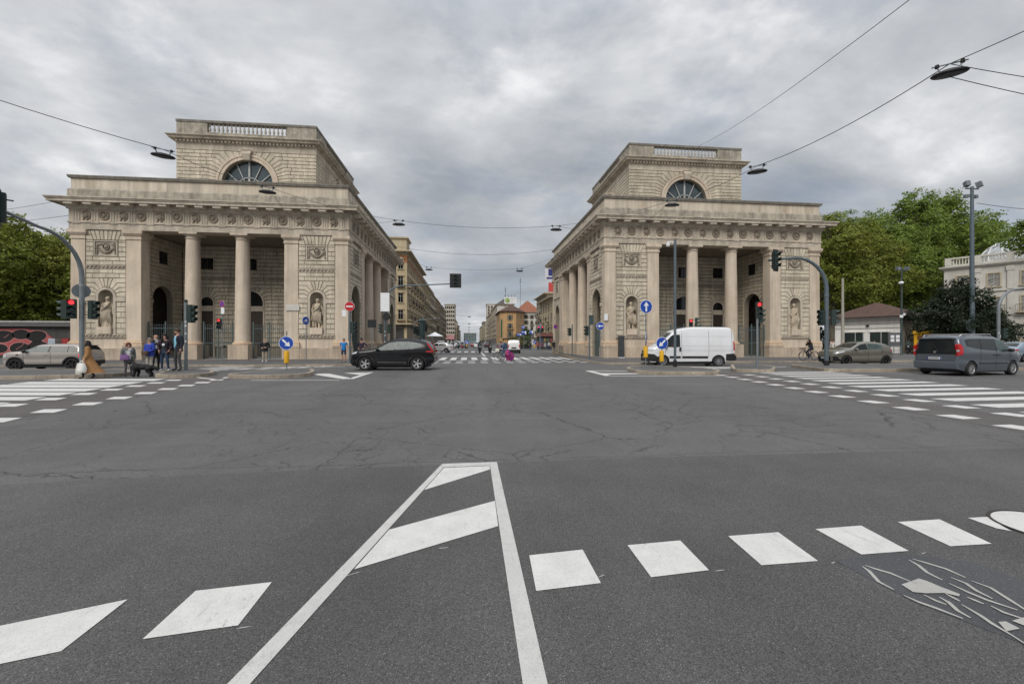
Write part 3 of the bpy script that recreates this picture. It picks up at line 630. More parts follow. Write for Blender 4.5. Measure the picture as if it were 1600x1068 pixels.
def relief_panel(w, h, n=0):
    """Garland, oval shield and ribbons on a sunk ground (x along, -y out, z from 0)."""
    m = MB(); m.box(-w/2, 0.02, 0, w/2, 0.05, h)
    m.box(-w/2-0.08, -0.07, -0.08, w/2+0.08, 0.05, 0.0); m.box(-w/2-0.08, -0.07, h, w/2+0.08, 0.05, h+0.08)
    m.box(-w/2-0.08, -0.07, 0, -w/2, 0.05, h); m.box(w/2, -0.07, 0, w/2+0.08, 0.05, h)
    m.c = 1; rr = random.Random(n)
    cz = h*0.64
    m.lathe([(0.0, -0.10), (0.10, -0.09), (0.15, -0.03)], 12, 0, 0, cz, axis='y', sy=1.25)
    m.lathe([(0.19, 0.02), (0.20, -0.07), (0.26, -0.08), (0.28, 0.02)], 16, 0, 0, cz, axis='y', sy=1.15)
    for k in range(17):                                          # swag of leaves
        t = -1 + 2*k/16; x = t*w*0.40; z = h*0.20 + (t*t)*h*0.40
        s = 0.115 - 0.05*abs(t)
        m.sphere(x+rr.uniform(-.02,.02), -0.03, z, s, s*0.8, s, 7, 5); m.sphere(x*0.96, -0.06, z+0.06, s*0.6, s*0.6, s*0.6, 6, 4)
    for sg in (-1, 1):
        for k in range(4): m.sphere(sg*w*(0.42-0.02*(k % 2)), -0.02, h*(0.12+0.2*k), 0.07, 0.05, 0.09, 6, 4)
        m.tube([(sg*0.3, -0.02, h*0.85), (sg*0.5, -0.05, h*0.75), (sg*0.66, -0.02, h*0.9)], 0.04, 5)
        m.tube([(sg*w*0.44, -0.02, h*0.5), (sg*w*0.38, -0.05, h*0.3), (sg*w*0.46, -0.03, h*0.1)], 0.035, 5)
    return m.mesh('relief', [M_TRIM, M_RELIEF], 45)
RELIEF = [relief_panel(1.62, 1.12, i) for i in range(2)]
def wave_band(L, h, d=0.04, n=None):
    m = MB(); m.box(-L/2, -0.03, 0, L/2, 0.03, 0.05); m.box(-L/2, -0.03, h-0.05, L/2, 0.03, h); m.box(-L/2, 0.0, 0.05, L/2, 0.02, h-0.05)
    n = n or max(3, round(L/0.30)); m.c = 1
    for k in range(n):
        x = -L/2 + (k+0.5)*L/n
        m.tube([(x-0.12, -0.02, 0.08), (x-0.02, -0.03, h*0.42), (x+0.07, -0.02, h*0.72), (x+0.10, -0.02, h*0.5)], [0.05, 0.055, 0.05, 0.03], 5)
    return m.mesh('wave_band', [M_TRIM, M_RELIEF], 40)

def statue(name, label, loc, seed, male):
    """Draped standing figure on a block, cut from one skin."""
    root = thing(name, label, 'statue', loc, 0, 'statues in the niches of the gatehouses')
    m = MB(); m.box(-0.43, -0.36, 0, 0.43, 0.30, 0.52); m.build('pedestal', M_SMOOTH, root)
    rr = random.Random(seed); m = MB(); z0 = 0.52; sw = 0.06 if seed % 2 else -0.06
    if male:
        m.tube([(-0.13,-0.04,z0), (-0.12,-0.02,z0+0.1), (-0.12-sw*0.3,-0.05,z0+0.6), (-0.11+sw*0.4,0,z0+1.18)], [0.10, 0.075, 0.10, 0.15], 10)
        m.tube([(0.14,-0.10,z0), (0.13,-0.05,z0+0.1), (0.12,-0.08,z0+0.6), (0.11+sw*0.4,0,z0+1.18)], [0.10, 0.075, 0.10, 0.15], 10)
        m.tube([(sw*0.4,0,z0+0.85), (sw*0.5,0,z0+1.15), (sw*0.3,0,z0+1.35), (0,0,z0+1.62), (0,0.01,z0+1.85), (0,0.0,z0+1.96)], [0.24, 0.27, 0.22, 0.27, 0.25, 0.08], 14)
    else:
        prof = [(0.36, z0), (0.33, z0+0.2), (0.28, z0+0.7), (0.29, z0+1.05), (0.22, z0+1.32), (0.25, z0+1.55), (0.24, z0+1.78), (0.08, z0+1.92)]
        V = []; F = []; n = 26
        for i, (r, z) in enumerate(prof):
            for j in range(n):
                t = 2*math.pi*j/n; q = r*(1 + (0.10*math.sin(9*t+seed+z) + 0.05*math.sin(15*t+2*z))*(1 if z < z0+1.2 else 0.35))
                V.append((q*math.cos(t)+sw*(0.5 if 0.5 < z-z0 < 1.4 else 0), q*math.sin(t)*0.75, z))
        for i in range(len(prof)-1):
            for j in range(n): F.append((i*n+j, i*n+(j+1)%n, (i+1)*n+(j+1)%n, (i+1)*n+j))
        m.add(V, F)
    # head with face, neck, hair or beard
    hz = z0+2.14; m.tube([(0,0,z0+1.85), (0,0,z0+2.02)], [0.10, 0.085], 10)
    m.sphere(0, -0.01, hz, 0.115, 0.135, 0.155, 12, 9); m.sphere(0, -0.145, hz-0.01, 0.025, 0.035, 0.035, 6, 4)
    m.sphere(0, 0.03, hz+0.04, 0.135, 0.14, 0.14, 10, 7); m.sphere(0, -0.10, hz-0.10, 0.06, 0.06, 0.07 if male else 0.03, 8, 5)
    # arms
    m.tube([(-0.25,0,z0+1.82), (-0.36,0.0,z0+1.45), (-0.30,-0.16,z0+1.22), (-0.16,-0.26,z0+1.30)], [0.095, 0.085, 0.07, 0.05], 8)
    if seed % 3: m.tube([(0.25,0,z0+1.82), (0.35,0.02,z0+1.42), (0.37,-0.06,z0+1.08)], [0.095, 0.08, 0.055], 8); m.sphere(0.37, -0.08, z0+1.0, 0.05, 0.05, 0.08, 7, 5)
    else: m.tube([(0.25,0,z0+1.82), (0.36,-0.02,z0+1.5), (0.26,-0.2,z0+1.62)], [0.095, 0.08, 0.055], 8); m.sphere(0.22, -0.24, z0+1.68, 0.05, 0.05, 0.07, 7, 5)
    # mantle: folds that fall from the shoulder round the hips
    for k in range(9):
        t = k/8; x = -0.27+0.56*t
        m.tube([(x*0.9, -0.14, z0+1.34+0.10*math.sin(t*5)), (x, -0.27, z0+1.05-0.1*t), (x*1.1+sw, -0.24, z0+0.62), (x*1.15, -0.17+0.03*math.sin(k*2), z0+0.26 if not male else z0+0.52-0.2*t)], [0.035, 0.06, 0.055, 0.02], 6)
    m.tube([(0.22, -0.1, z0+1.88), (0.08, -0.24, z0+1.55), (-0.24, -0.22, z0+1.24), (-0.34, -0.1, z0+1.1)], [0.06, 0.07, 0.075, 0.05], 7)
    for k in range(4): m.tube([(-0.34+0.03*k, 0.10-0.05*k, z0+1.4), (-0.40+0.04*k, 0.08-0.06*k, z0+0.7), (-0.36+0.05*k, 0.05-0.06*k, z0+0.05)], [0.06, 0.075, 0.06], 6)
    if male: m.tube([(0.28, 0.12, z0), (0.30, 0.14, z0+0.5), (0.26, 0.14, z0+0.95)], [0.15, 0.11, 0.08], 8)
    m.build('figure', M_STATUE, root, smooth=55)
    return root

def gatehouse(label, xi, sg):
    D = 37.07; Wd, Sd = 22.03, 23.65
    root = thing('gatehouse', label, 'gatehouse', (xi + sg*Wd/2, D, 0.0), 0, 'pair of stone gatehouses')
    T = lambda t, s, z: (xi + sg*t, D + s, z)
    def mk(): 
        m = MB(T); m.flip = sg < 0; return m
    def part(m, name, mats, smooth=None, parent=root): return m.build(name, mats, parent, smooth, world=True)
    ro = Vector(root.location)
    def put(name, me, t, s, z, street=False, parent=root, sc=(1,1,1)):
        p = Vector(T(t, s, z)) - ro
        rz = 0.0 if not street else (-sg*math.pi/2 if True else 0)
        # street faces look towards the middle of the street
        if street: rz = math.pi/2 if sg < 0 else -math.pi/2
        return inst(name, me, parent, p, (0, 0, rz), sc)
    F = lambda a, z, d: (a, -d, z)                  # front: a=t, proud d
    FS = lambda a, z, d: (-d, a, z)                 # street: a=s
    # floor, ceiling slab, core
    m = mk(); m.box(0.0, 0.0, 0.0, Wd, Sd, 0.135); part(m, 'floor', M_SLAB)
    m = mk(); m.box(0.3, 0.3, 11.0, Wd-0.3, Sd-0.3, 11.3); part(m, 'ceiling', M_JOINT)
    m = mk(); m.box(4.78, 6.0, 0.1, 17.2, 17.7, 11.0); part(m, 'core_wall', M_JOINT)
    m = mk(); m.box(Wd-0.5, 0.3, 0.1, Wd-0.1, Sd-0.2, 11.0); m.box(0.3, Sd-0.5, 0.1, Wd-0.4, Sd-0.1, 11.0); part(m, 'outer_wall', M_SMOOTH)
    # pilasters on the front, street and hidden sides
    pp = [(0.13,0.10),(0.13,1.08),(0.16,1.10),(0.16,1.32),(0.11,1.40),(0.13,1.50),(0.11,1.58),(0.05,1.62),(0.03,1.72),(0.0,1.74)]
    cap = [(0.0,10.05),(0.05,10.07),(0.05,10.15),(0.01,10.17),(0.01,10.34),(0.08,10.40),(0.16,10.52),(0.18,10.54),(0.18,10.80)]
    def pil(t0, t1, s0, s1):
        m = mk(); m.ring(t0, t1, s0, s1, [(0.0, 1.70), (0.0, 5.0), (-0.02, 10.1)]); o = part(m, 'pilaster', M_SMOOTH)
        m = mk(); m.ring(t0, t1, s0, s1, pp[:4]); part(m, 'pilaster_pedestal', M_BASE, parent=o)
        m = mk(); m.ring(t0, t1, s0, s1, pp[3:]); part(m, 'pilaster_base', MATS['column_base_stone'], parent=o)
        m = mk(); m.ring(t0, t1, s0, s1, cap); part(m, 'pilaster_capital', M_SMOOTH, parent=o)
    pil(0.08, 1.17, 0.06, 0.85); pil(4.22, 5.38, 0.06, 1.05); pil(16.65, 17.81, 0.06, 1.05); pil(20.86, 21.95, 0.06, 0.85)
    pil(0.08, 1.05, 4.72, 5.88); pil(0.08, 1.05, 17.77, 18.93); pil(0.08, 1.17, 22.8, 23.59)
    for s in (5.3, 18.3): pil(21.3, 21.95, s-0.58, s+0.58)
    # columns
    def col(t, s):
        o = put('column', SM['shaft'], t, s, 1.70)
        inst('column_base', SM['base'], o, (0, 0, -0.36)); inst('column_pedestal', SM['pedestal'], o, (0, 0, -1.65)); inst('column_capital', SM['capital'], o, (0, 0, 8.5))
    for t in (9.02, 13.02): col(t, 0.68)
    for s in (9.72, 13.93): col(0.68, s)
    # blocks: gathered first, the nearest become parts of their own
    blocks = []
    def wall_blocks(polys, f, depth, prio): 
        for P in polys: blocks.append((prio, P, f, depth))
    lo = [2.26 + 0.4725*k for k in range(0, 7)]            # courses beside the niche, up to its spring
    lo = [2.26, 2.70, 3.15, 3.60, 4.05, 4.50, 4.92, 5.35]
    up = [5.35, 5.72, 6.09, 6.46, 6.86, 7.24, 7.61]
    top = [7.93, 8.28, 8.62, 9.02, 9.42, 9.81, 10.20, 10.62]
    for t0, t1 in ((1.17, 4.22), (17.81, 20.86)):
        c = (t0+t1)/2
        m = mk(); f = lambda a, z, d: F(a, z, d-0.17)
        arch_hole(m, t0, t1, 1.9, 10.82, c, 0.56, 5.35, f, 0.0, -0.05, zb=2.26); part(m, 'bay_wall', M_JOINT)
        m = mk()                                             # niche: half a round shaft closed by a quarter sphere
        n = 12
        prof = [(0.56, 2.26), (0.56, 5.35)] + [(0.56*math.cos(R(15*k)), 5.35+0.56*math.sin(R(15*k))) for k in range(1, 7)]
        V = []; Fc = []
        for r_, z_ in prof:
            for j in range(n+1):
                a = math.pi*j/n; V.append((c+r_*math.cos(a), 0.2+r_*1.1*math.sin(a), z_))
        for i in range(len(prof)-1):
            for j in range(n): Fc.append((i*(n+1)+j, (i+1)*(n+1)+j, (i+1)*(n+1)+j+1, i*(n+1)+j+1))
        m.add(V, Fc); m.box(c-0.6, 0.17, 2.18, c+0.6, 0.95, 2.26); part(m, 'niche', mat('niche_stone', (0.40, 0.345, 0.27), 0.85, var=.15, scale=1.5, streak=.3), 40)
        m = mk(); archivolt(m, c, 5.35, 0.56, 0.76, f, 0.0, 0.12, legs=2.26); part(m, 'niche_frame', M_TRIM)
        P = rustic(t0+0.02, t1-0.02, lo+up[1:], (c, 5.35, 0.78, 1.12), blk=0.95, K=4)
        wall_blocks(P, f, 0.085, 0)
        P = rustic(t0+0.02, t1-0.02, top[:7], None, [(c-0.93, c+0.93, 8.64, 9.98)], blk=0.95)
        P = [p for p in P if p[0][1] < 9.80]
        # flat arch of splayed stones above the relief
        zb_, zt_ = 9.98, 10.80
        for k in range(7):
            x0, x1 = -0.93+1.86*k/7, -0.93+1.86*(k+1)/7; P.append([(c+x0, zb_), (c+x1, zb_), (c+x1*1.3, zt_), (c+x0*1.3, zt_)])
        for sgn in (-1, 1):
            for za, zc in ((9.81, 9.98), (9.98, 10.39), (10.39, 10.80)):
                xa = 0.93*(1+0.3*max(0, za-zb_)/(zt_-zb_)); xb = 0.93*(1+0.3*max(0, zc-zb_)/(zt_-zb_)); e = (t1-t0)/2-0.02
                P.append([(c+sgn*xa, za), (c+sgn*e, za), (c+sgn*e, zc), (c+sgn*xb, zc)])
        wall_blocks(P, f, 0.085, 0)
        put('relief', RELIEF[0 if t0 < 5 else 1], c, 0.12, 8.74)
        put('wave_band', wave_band(t1-t0-0.04, 0.30), c, 0.08, 7.62)
        m = mk(); m.box(t0, 0.02, 1.94, t1, 0.25, 2.25); part(m, 'sill', M_TRIM)
        put('wave_band', wave_band(t1-t0-0.04, 0.26), c, -0.005, 1.965)
        m = mk(); m.box(t0, 0.10, 1.08, t1, 0.30, 1.94); part(m, 'apron', M_SMOOTH)
        for k in range(2):
            m = mk(); m.box(t0+(t1-t0)*k/2+0.005, -0.04, 0.10, t0+(t1-t0)*(k+1)/2-0.005, 0.3, 1.08); part(m, 'plinth_slab', M_BASE)
        for sgn in (-1, 1):
            m = mk(); m.box(c+sgn*0.76, 0.02, 4.95, c+sgn*1.50, 0.17, 5.30); part(m, 'impost', M_TRIM)
    # street bays with open arches
    up2 = [5.40, 5.77, 6.14, 6.51, 6.89, 7.27, 7.62]
    lo2 = [1.10, 1.55, 2.0, 2.45, 2.9, 3.35, 3.8, 4.25, 4.68, 5.05, 5.40]
    for s0, s1, pr in ((0.85, 4.72, 1), (18.93, 22.8, 3)):
        c = (s0+s1)/2
        m = mk(); f = lambda a, z, d: FS(a, z, d-0.18)
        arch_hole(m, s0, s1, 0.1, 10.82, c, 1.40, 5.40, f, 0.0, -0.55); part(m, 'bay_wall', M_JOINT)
        P = rustic(s0+0.02, s1-0.02, lo2+up2[1:], (c, 5.40, 1.41, 1.85, 0), blk=0.95, K=4)
        P += rustic(s0+0.02, s1-0.02, top, None, [(c-0.93, c+0.93, 8.64, 9.98)], blk=1.0)
        wall_blocks(P, f, 0.075, pr)
        put('relief', RELIEF[0], c, 0, 8.74, True).location = Vector(T(0.13, c, 8.74)) - ro
        o = put('wave_band', wave_band(s1-s0-0.04, 0.30), c, 0, 7.62, True); o.location = Vector(T(0.09, c, 7.62)) - ro
        for sgn in (-1, 1):
            m = mk(); m.box(0.03, c+sgn*1.41, 5.02, 0.18, c+sgn*1.9, 5.36); part(m, 'impost', M_TRIM)
            m = mk(); m.box(-0.02, c+sgn*1.41, 0.1, 0.2, c+sgn*1.93, 1.08); part(m, 'plinth_slab', M_BASE)
    # portico behind the front columns
    for t_, q in ((17.30, 1), (4.72, -1)):
        m = mk(); f = lambda a, z, d, t_=t_, q=q: (t_-d*q, a, z)
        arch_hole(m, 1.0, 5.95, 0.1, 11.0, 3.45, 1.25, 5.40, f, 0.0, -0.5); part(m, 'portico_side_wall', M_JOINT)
        if q > 0:
            P = rustic(1.05, 5.9, lo2+up2[1:], (3.45, 5.40, 1.27, 1.75, 0), blk=1.1, K=4)
            P += rustic(1.05, 5.9, [7.93, 8.30, 8.67, 9.04, 9.41, 9.78, 10.15, 10.55, 10.95], None, [(2.95, 3.95, 8.69, 9.76)], blk=1.2)
            wall_blocks(P, f, 0.07, 2)
            m = mk(); m.box(t_-0.02, 2.95, 8.69, t_-0.06, 3.95, 9.76); part(m, 'window', M_GLASSD)
            m = mk(); m.box(t_-0.05, 1.02, 7.63, t_+0.02, 5.9, 7.92); part(m, 'string_course', M_TRIM)
            for sa, sb in ((1.05, 2.18), (4.72, 5.9)):
                m = mk(); m.box(t_-0.13, sa, 5.05, t_+0.02, sb, 5.35); part(m, 'impost', M_TRIM)
    wl, dl = 11.0, 5.95
    f = lambda a, z, d: F(a, z, d-5.95)
    P = rustic(4.8, 17.2, [7.93, 8.30, 8.67, 9.04, 9.41, 9.78, 10.15, 10.55, 10.95], None, [(6.42, 7.55, 8.69, 9.76), (10.43, 11.57, 8.69, 9.76), (14.45, 15.58, 8.69, 9.76)], blk=1.25)
    segs = ((4.8, 9.0, 7.0, 0.72, 1.1), (9.0, 13.0, 11.0, 1.32, 1.75), (13.0, 17.2, 15.0, 0.72, 1.1))
    for a0, a1, c, r_, wd in segs: P += rustic(a0, a1, lo2+up2[1:], (c, 5.40, r_, wd, 0), blk=1.15, K=4)
    wall_blocks(P, f, 0.07, 1)
    m = mk(); m.box(4.8, 5.88, 7.63, 17.2, 5.96, 7.92); part(m, 'string_course', M_TRIM)
    put('wave_band', wave_band(12.3, 0.26, n=44), 11.0, 5.85, 7.65)
    for c in (7.0, 11.0, 15.0):
        m = mk(); m.box(c-0.56, 5.93, 8.70, c+0.56, 5.97, 9.76); o = part(m, 'window', M_GLASSD)
        m = mk(); m.box(c-0.03, 5.90, 8.70, c+0.03, 5.93, 9.76); part(m, 'mullion', M_DOOR, parent=o)
    for _a0, _a1, c, r_, wd in segs:
        m = mk(); archivolt(m, c, 5.40, r_-0.14, r_, f, 0.0, 0.10, legs=0.13); o = part(m, 'door_surround', M_TRIM)
        m = mk(); m.box(c-r_+0.14, 5.92, 0.13, c+r_-0.14, 5.97, 4.62); part(m, 'door', M_DOOR, parent=o)
        m = mk(); m.box(c-r_+0.1, 5.85, 4.62, c+r_-0.1, 5.97, 5.12); part(m, 'door_transom', M_TRIM, parent=o)
        m = mk(); n = 12
        m.add([(c, 5.93, 5.12)] + [(c+(r_-0.13)*math.cos(math.pi*j/n), 5.93, 5.40+(r_-0.13)*math.sin(math.pi*j/n)) for j in range(n+1)] + [(c-r_+0.13, 5.93, 5.12), (c+r_-0.13, 5.93, 5.12)], [tuple([n+3]+list(range(1, n+2))+[n+2])]); part(m, 'fanlight', M_GLASSD, parent=o)
    # beams above the columns and the entablature
    m = mk(); m.box(0.05, 0.05, 10.81, Wd-0.05, 1.10, 11.1); m.box(0.05, 1.1, 10.81, 1.10, Sd-0.05, 11.1); part(m, 'beam', M_SMOOTH)
    m = mk(); m.ring(0, Wd, 0, Sd, [(0.0, 10.82), (0.0, 11.34)], cap0=False, cap1=False); part(m, 'architrave', M_TRIM)
    m = mk(); m.ring(0, Wd, 0, Sd, [(0.0, 11.34), (0.07, 11.345), (0.075, 11.45), (0.0, 11.46)], cap0=False, cap1=False); part(m, 'taenia', M_TRIM)
    m = mk(); m.ring(0, Wd, 0, Sd, [(0.0, 11.46), (0.0, 12.44)], cap0=False, cap1=False); part(m, 'frieze', M_SMOOTH)
    m = mk(); m.ring(0, Wd, 0, Sd, [(0.0, 12.44), (0.10, 12.45), (0.12, 12.56), (0.20, 12.70), (0.21, 12.95), (0.80, 12.97), (0.81, 12.82), (0.88, 12.82), (0.88, 12.98), (0.92, 13.0), (0.97, 13.1), (1.016, 13.12), (1.016, 13.19), (0.3, 13.34), (-0.3, 13.36)], cap0=False); part(m, 'cornice', M_TRIM)
    tri_f = [11.015+1.39*(k-7.5) for k in range(16)]; tri_s = [Sd/2+1.391*(k-8) for k in range(17)]
    for t in tri_f:
        put('triglyph', SM['triglyph'], t, 0.0, 11.46); put('guttae', SM['guttae'], t, 0.0, 11.345); put('mutule', SM['mutule'], t, 0.0, 12.95)
    for s in tri_s:
        put('triglyph', SM['triglyph'], 0, s, 11.46, True); put('guttae', SM['guttae'], 0, s, 11.345, True); put('mutule', SM['mutule'], 0, s, 12.95, True)
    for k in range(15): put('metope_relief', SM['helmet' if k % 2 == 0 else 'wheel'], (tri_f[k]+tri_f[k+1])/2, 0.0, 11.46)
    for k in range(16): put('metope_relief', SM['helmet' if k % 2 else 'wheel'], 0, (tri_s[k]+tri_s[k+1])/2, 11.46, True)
    # attic
    m = mk(); m.ring(0, Wd, 0, Sd, [(0.06, 13.2), (0.06, 14.02), (0.0, 14.12), (-0.09, 14.16)], cap0=False, cap1=False); part(m, 'attic_plinth', M_LICHEN)
    for k in range(6):
        a, b = -0.0+0.09+(Wd-0.18)*k/6, 0.09+(Wd-0.18)*(k+1)/6; m = mk(); m.box(a+0.006, 0.09, 14.14, b-0.006, 0.6, 14.98); part(m, 'attic_slab', M_ATTIC)
        a, b = 0.61+(Sd-1.21)*k/6, 0.61+(Sd-1.21)*(k+1)/6; m = mk(); m.box(0.09, a+0.006, 14.14, 0.6, b-0.006, 14.98); part(m, 'attic_slab', M_ATTIC)
    m = mk(); m.box(Wd-0.6, 0.61, 14.1, Wd-0.09, Sd-0.09, 14.98); m.box(0.6, Sd-0.6, 14.1, Wd-0.61, Sd-0.09, 14.98); part(m, 'attic_wall', M_ATTIC)
    m = mk(); m.ring(0, Wd, 0, Sd, [(-0.09, 14.96), (0.04, 15.0), (0.06, 15.10), (0.09, 15.12), (0.09, 15.22), (-0.1, 15.27), (-0.65, 15.27), (-0.65, 14.9)], cap0=False, cap1=False); part(m, 'coping', M_COPE)
    m = mk(); m.box(0.5, 0.5, 13.9, Wd-0.5, Sd-0.5, 14.2); part(m, 'roof', M_LICHEN)
    # upper tower
    a, b = 11.015-6.42, 11.015+6.42; c0, c1 = 5.372, 18.52; cm = (c0+c1)/2
    zc = 16.95; rg = 2.35
    ff = lambda t, z, d: (t, c0-d+0.05, z); fs = lambda s, z, d: (a-d+0.05, s, z)
    for f, (u0, u1), pr in ((ff, (a, b), 0), (fs, (c0, c1), 1)):
        mid = (u0+u1)/2
        m = mk(); arch_hole(m, u0, u1, 14.1, 20.75, mid, rg, zc, f, 0.0, -0.5, n=20); part(m, 'tower_wall', M_JOINT)
        zl = [zc - 0.347*k for k in range(7, 0, -1)] + [zc + 0.347*k for k in range(10)]
        P = rustic(u0, u1, zl, (mid, zc, 2.88, 3.78, 0), blk=1.25, K=9)
        P = [p for p in P if max(q[1] for q in p) > 15.2]
        wall_blocks(P, f, 0.055, pr)
        m = mk(); archivolt(m, mid, zc, rg, rg+0.32, f, 0.0, 0.10, 22, legs=14.5); archivolt(m, mid, zc, rg+0.32, rg+0.52, f, 0.0, 0.16, 22, legs=14.5); part(m, 'archivolt', M_SMOOTH)
        m = mk(); n = 20
        V = [f(mid+rg*math.cos(math.pi*j/n), zc+rg*math.sin(math.pi*j/n), -0.4) for j in range(n+1)] + [f(mid-rg, 14.5, -0.4), f(mid+rg, 14.5, -0.4)]
        m.add(V, [tuple(range(n+3))]); w = part(m, 'lunette', M_GLASSB)
        m = mk()
        def bx(x0, z0, x1, z1, w_):
            d = Vector((x1-x0, z1-z0)).normalized(); q = Vector((-d.y, d.x))*w_/2
            P = [(x0+q.x, z0+q.y), (x1+q.x, z1+q.y), (x1-q.x, z1-q.y), (x0-q.x, z0-q.y)]
            m.add([f(mid+x, zc+z, -0.38) for x, z in P]+[f(mid+x, zc+z, -0.28) for x, z in P], [(4,5,6,7), (0,1,5,4), (1,2,6,5), (2,3,7,6), (3,0,4,7)])
        bx(0, -1.7, 0, rg-0.02, 0.17)
        for th in (30, 60, 120, 150): bx(0.2*math.cos(R(th)), -0.55+0.2*math.sin(R(th)), rg*0.985*math.cos(R(th)), rg*0.985*math.sin(R(th)), 0.075)
        for j in range(12):
            t0_, t1_ = math.pi*j/12, math.pi*(j+1)/12; bx(1.2*math.cos(t0_), -0.45+1.2*math.sin(t0_), 1.2*math.cos(t1_), -0.45+1.2*math.sin(t1_), 0.075)
        bx(-rg, -0.75, rg, -0.75, 0.1); part(m, 'glazing_bars', M_WFRAME, parent=w)
        m = mk(); V = []
        for z, hw, d in ((zc+rg-0.1, 0.30, 0.30), (zc+rg+0.45, 0.38, 0.42), (zc+rg+0.75, 0.48, 0.30), (zc+rg+0.84, 0.48, 0.36)):
            V += [f(mid-hw, z, 0), f(mid-hw, z, d), f(mid+hw, z, d), f(mid+hw, z, 0)]
        Fk = [(0,1,2,3), (12,13,14,15)]
        for i in range(3): Fk += [(i*4+j, i*4+(j+1)%4, i*4+4+(j+1)%4, i*4+4+j) for j in range(4)]
        m.add(V, Fk); part(m, 'keystone', M_TRIM)
    m = mk(); m.box(a+0.5, c1-0.5, 14.1, b-0.5, c1-0.05, 20.75); m.box(b-0.5, c0+0.06, 14.1, b-0.05, c1-0.05, 20.75); m.box(a+0.05, c0+0.06, 14.1, a+0.06, c1-0.06, 14.15); part(m, 'tower_wall', M_SMOOTH)
    m = mk(); m.box(a+0.6, c0+0.6, 14.2, b-0.6, c1-0.6, 20.6); part(m, 'tower_core', M_DARK)
    m = mk(); m.ring(a, b, c0, c1, [(0.0, 20.07), (0.03, 20.09), (0.03, 20.16), (0.01, 20.18), (0.01, 20.68), (0.09, 20.74), (0.09, 20.93), (0.14, 20.95), (0.46, 20.99), (0.48, 21.12), (0.58, 21.20), (0.647, 21.22), (0.647, 21.28), (0.0, 21.42), (-0.5, 21.44)], cap0=False); part(m, 'tower_cornice', M_TRIM)
    m = mk()
    nd = 38
    for k in range(nd):
        t = a+(b-a)*(k+0.5)/nd; m.box(t-0.095, c0-0.27, 20.76, t+0.095, c0-0.08, 20.935)
        s = c0+(c1-c0)*(k+0.5)/nd; m.box(a-0.27, s-0.095, 20.76, a-0.08, s+0.095, 20.935)
    o = part(m, 'dentils', M_TRIM); o['kind'] = 'stuff'
    def brick_wall(t0, t1, s0, s1, z0, z1, nm, mt):
        m = mk(); m.box(t0, s0, z0, t1, s1, z1); part(m, nm, mt)
    brick_wall(a+0.01, 7.35, c0+0.01, c0+0.5, 21.38, 22.72, 'parapet_wall', M_LICHEN); brick_wall(14.68, b-0.01, c0+0.01, c0+0.5, 21.38, 22.72, 'parapet_wall', M_LICHEN)
    brick_wall(7.36, 14.67, c0+0.02, c0+0.45, 21.38, 21.82, 'balustrade_base', M_LICHEN)
    for k in range(19): put('baluster', SM['baluster'], 7.5+7.03*k/18, c0+0.22, 21.82)
    brick_wall(a+0.01, a+0.5, c0+0.51, cm-3.6, 21.38, 22.72, 'parapet_wall', M_LICHEN); brick_wall(a+0.01, a+0.5, cm+3.6, c1-0.01, 21.38, 22.72, 'parapet_wall', M_LICHEN)
    brick_wall(a+0.02, a+0.45, cm-3.59, cm+3.59, 21.38, 21.82, 'balustrade_base', M_LICHEN)
    for k in range(19): put('baluster', SM['baluster'], a+0.22, cm-3.48+6.96*k/18, 21.82)
    brick_wall(b-0.5, b-0.01, c0+0.51, c1-0.01, 21.38, 22.72, 'parapet_wall', M_LICHEN); brick_wall(a+0.51, b-0.51, c1-0.5, c1-0.01, 21.38, 22.72, 'parapet_wall', M_LICHEN)
    for (t0, t1, s0, s1) in ((a-0.04, b+0.04, c0-0.04, c0+0.55), (a-0.04, a+0.55, c0+0.551, c1+0.04), (b-0.55, b+0.04, c0+0.551, c1+0.04), (a+0.551, b-0.551, c1-0.55, c1+0.04)):
        brick_wall(t0, t1, s0, s1, 22.71, 22.93, 'parapet_coping', M_COPE)
    m = mk(); m.box(a+0.3, c0+0.3, 21.2, b-0.3, c1-0.3, 21.45); part(m, 'tower_roof', M_LICHEN)
    # the stones
    blocks.sort(key=lambda q: q[0])
    for i, (pr, P, f, dep) in enumerate(blocks[:300]):
        m = mk(); block_mesh(m, P, f, dep)
        if m.v: part(m, 'stone_block', M_ASH)
    m = mk()
    for pr, P, f, dep in blocks[300:]: block_mesh(m, P, f, dep)
    o = part(m, 'stone_blocks', M_ASH); o['kind'] = 'stuff'
    return root, T
GL, TL = gatehouse('neoclassical stone gatehouse behind the silver hatchback and the group of pedestrians, left of the street', -10.39, -1)
GR, TR = gatehouse('neoclassical stone gatehouse behind the white van, right of the street', 12.51, 1)
for i, (T_, t, lab, male) in enumerate(((TL, 19.335, 'draped stone woman in the niche above the silver hatchback', False), (TL, 2.695, 'stone man with a mantle in the niche behind the blue sign and yellow marker post', True),
        (TR, 2.695, 'half bare stone man in the niche left of the white van', True), (TR, 19.335, 'robed stone woman in the niche above the cyclist in dark clothes', False))):
    x, y, z = T_(t, 0.27, 2.26); statue('statue', lab, (x, y, z), i+1, male).scale = (1.18, 1.05, 1.10)
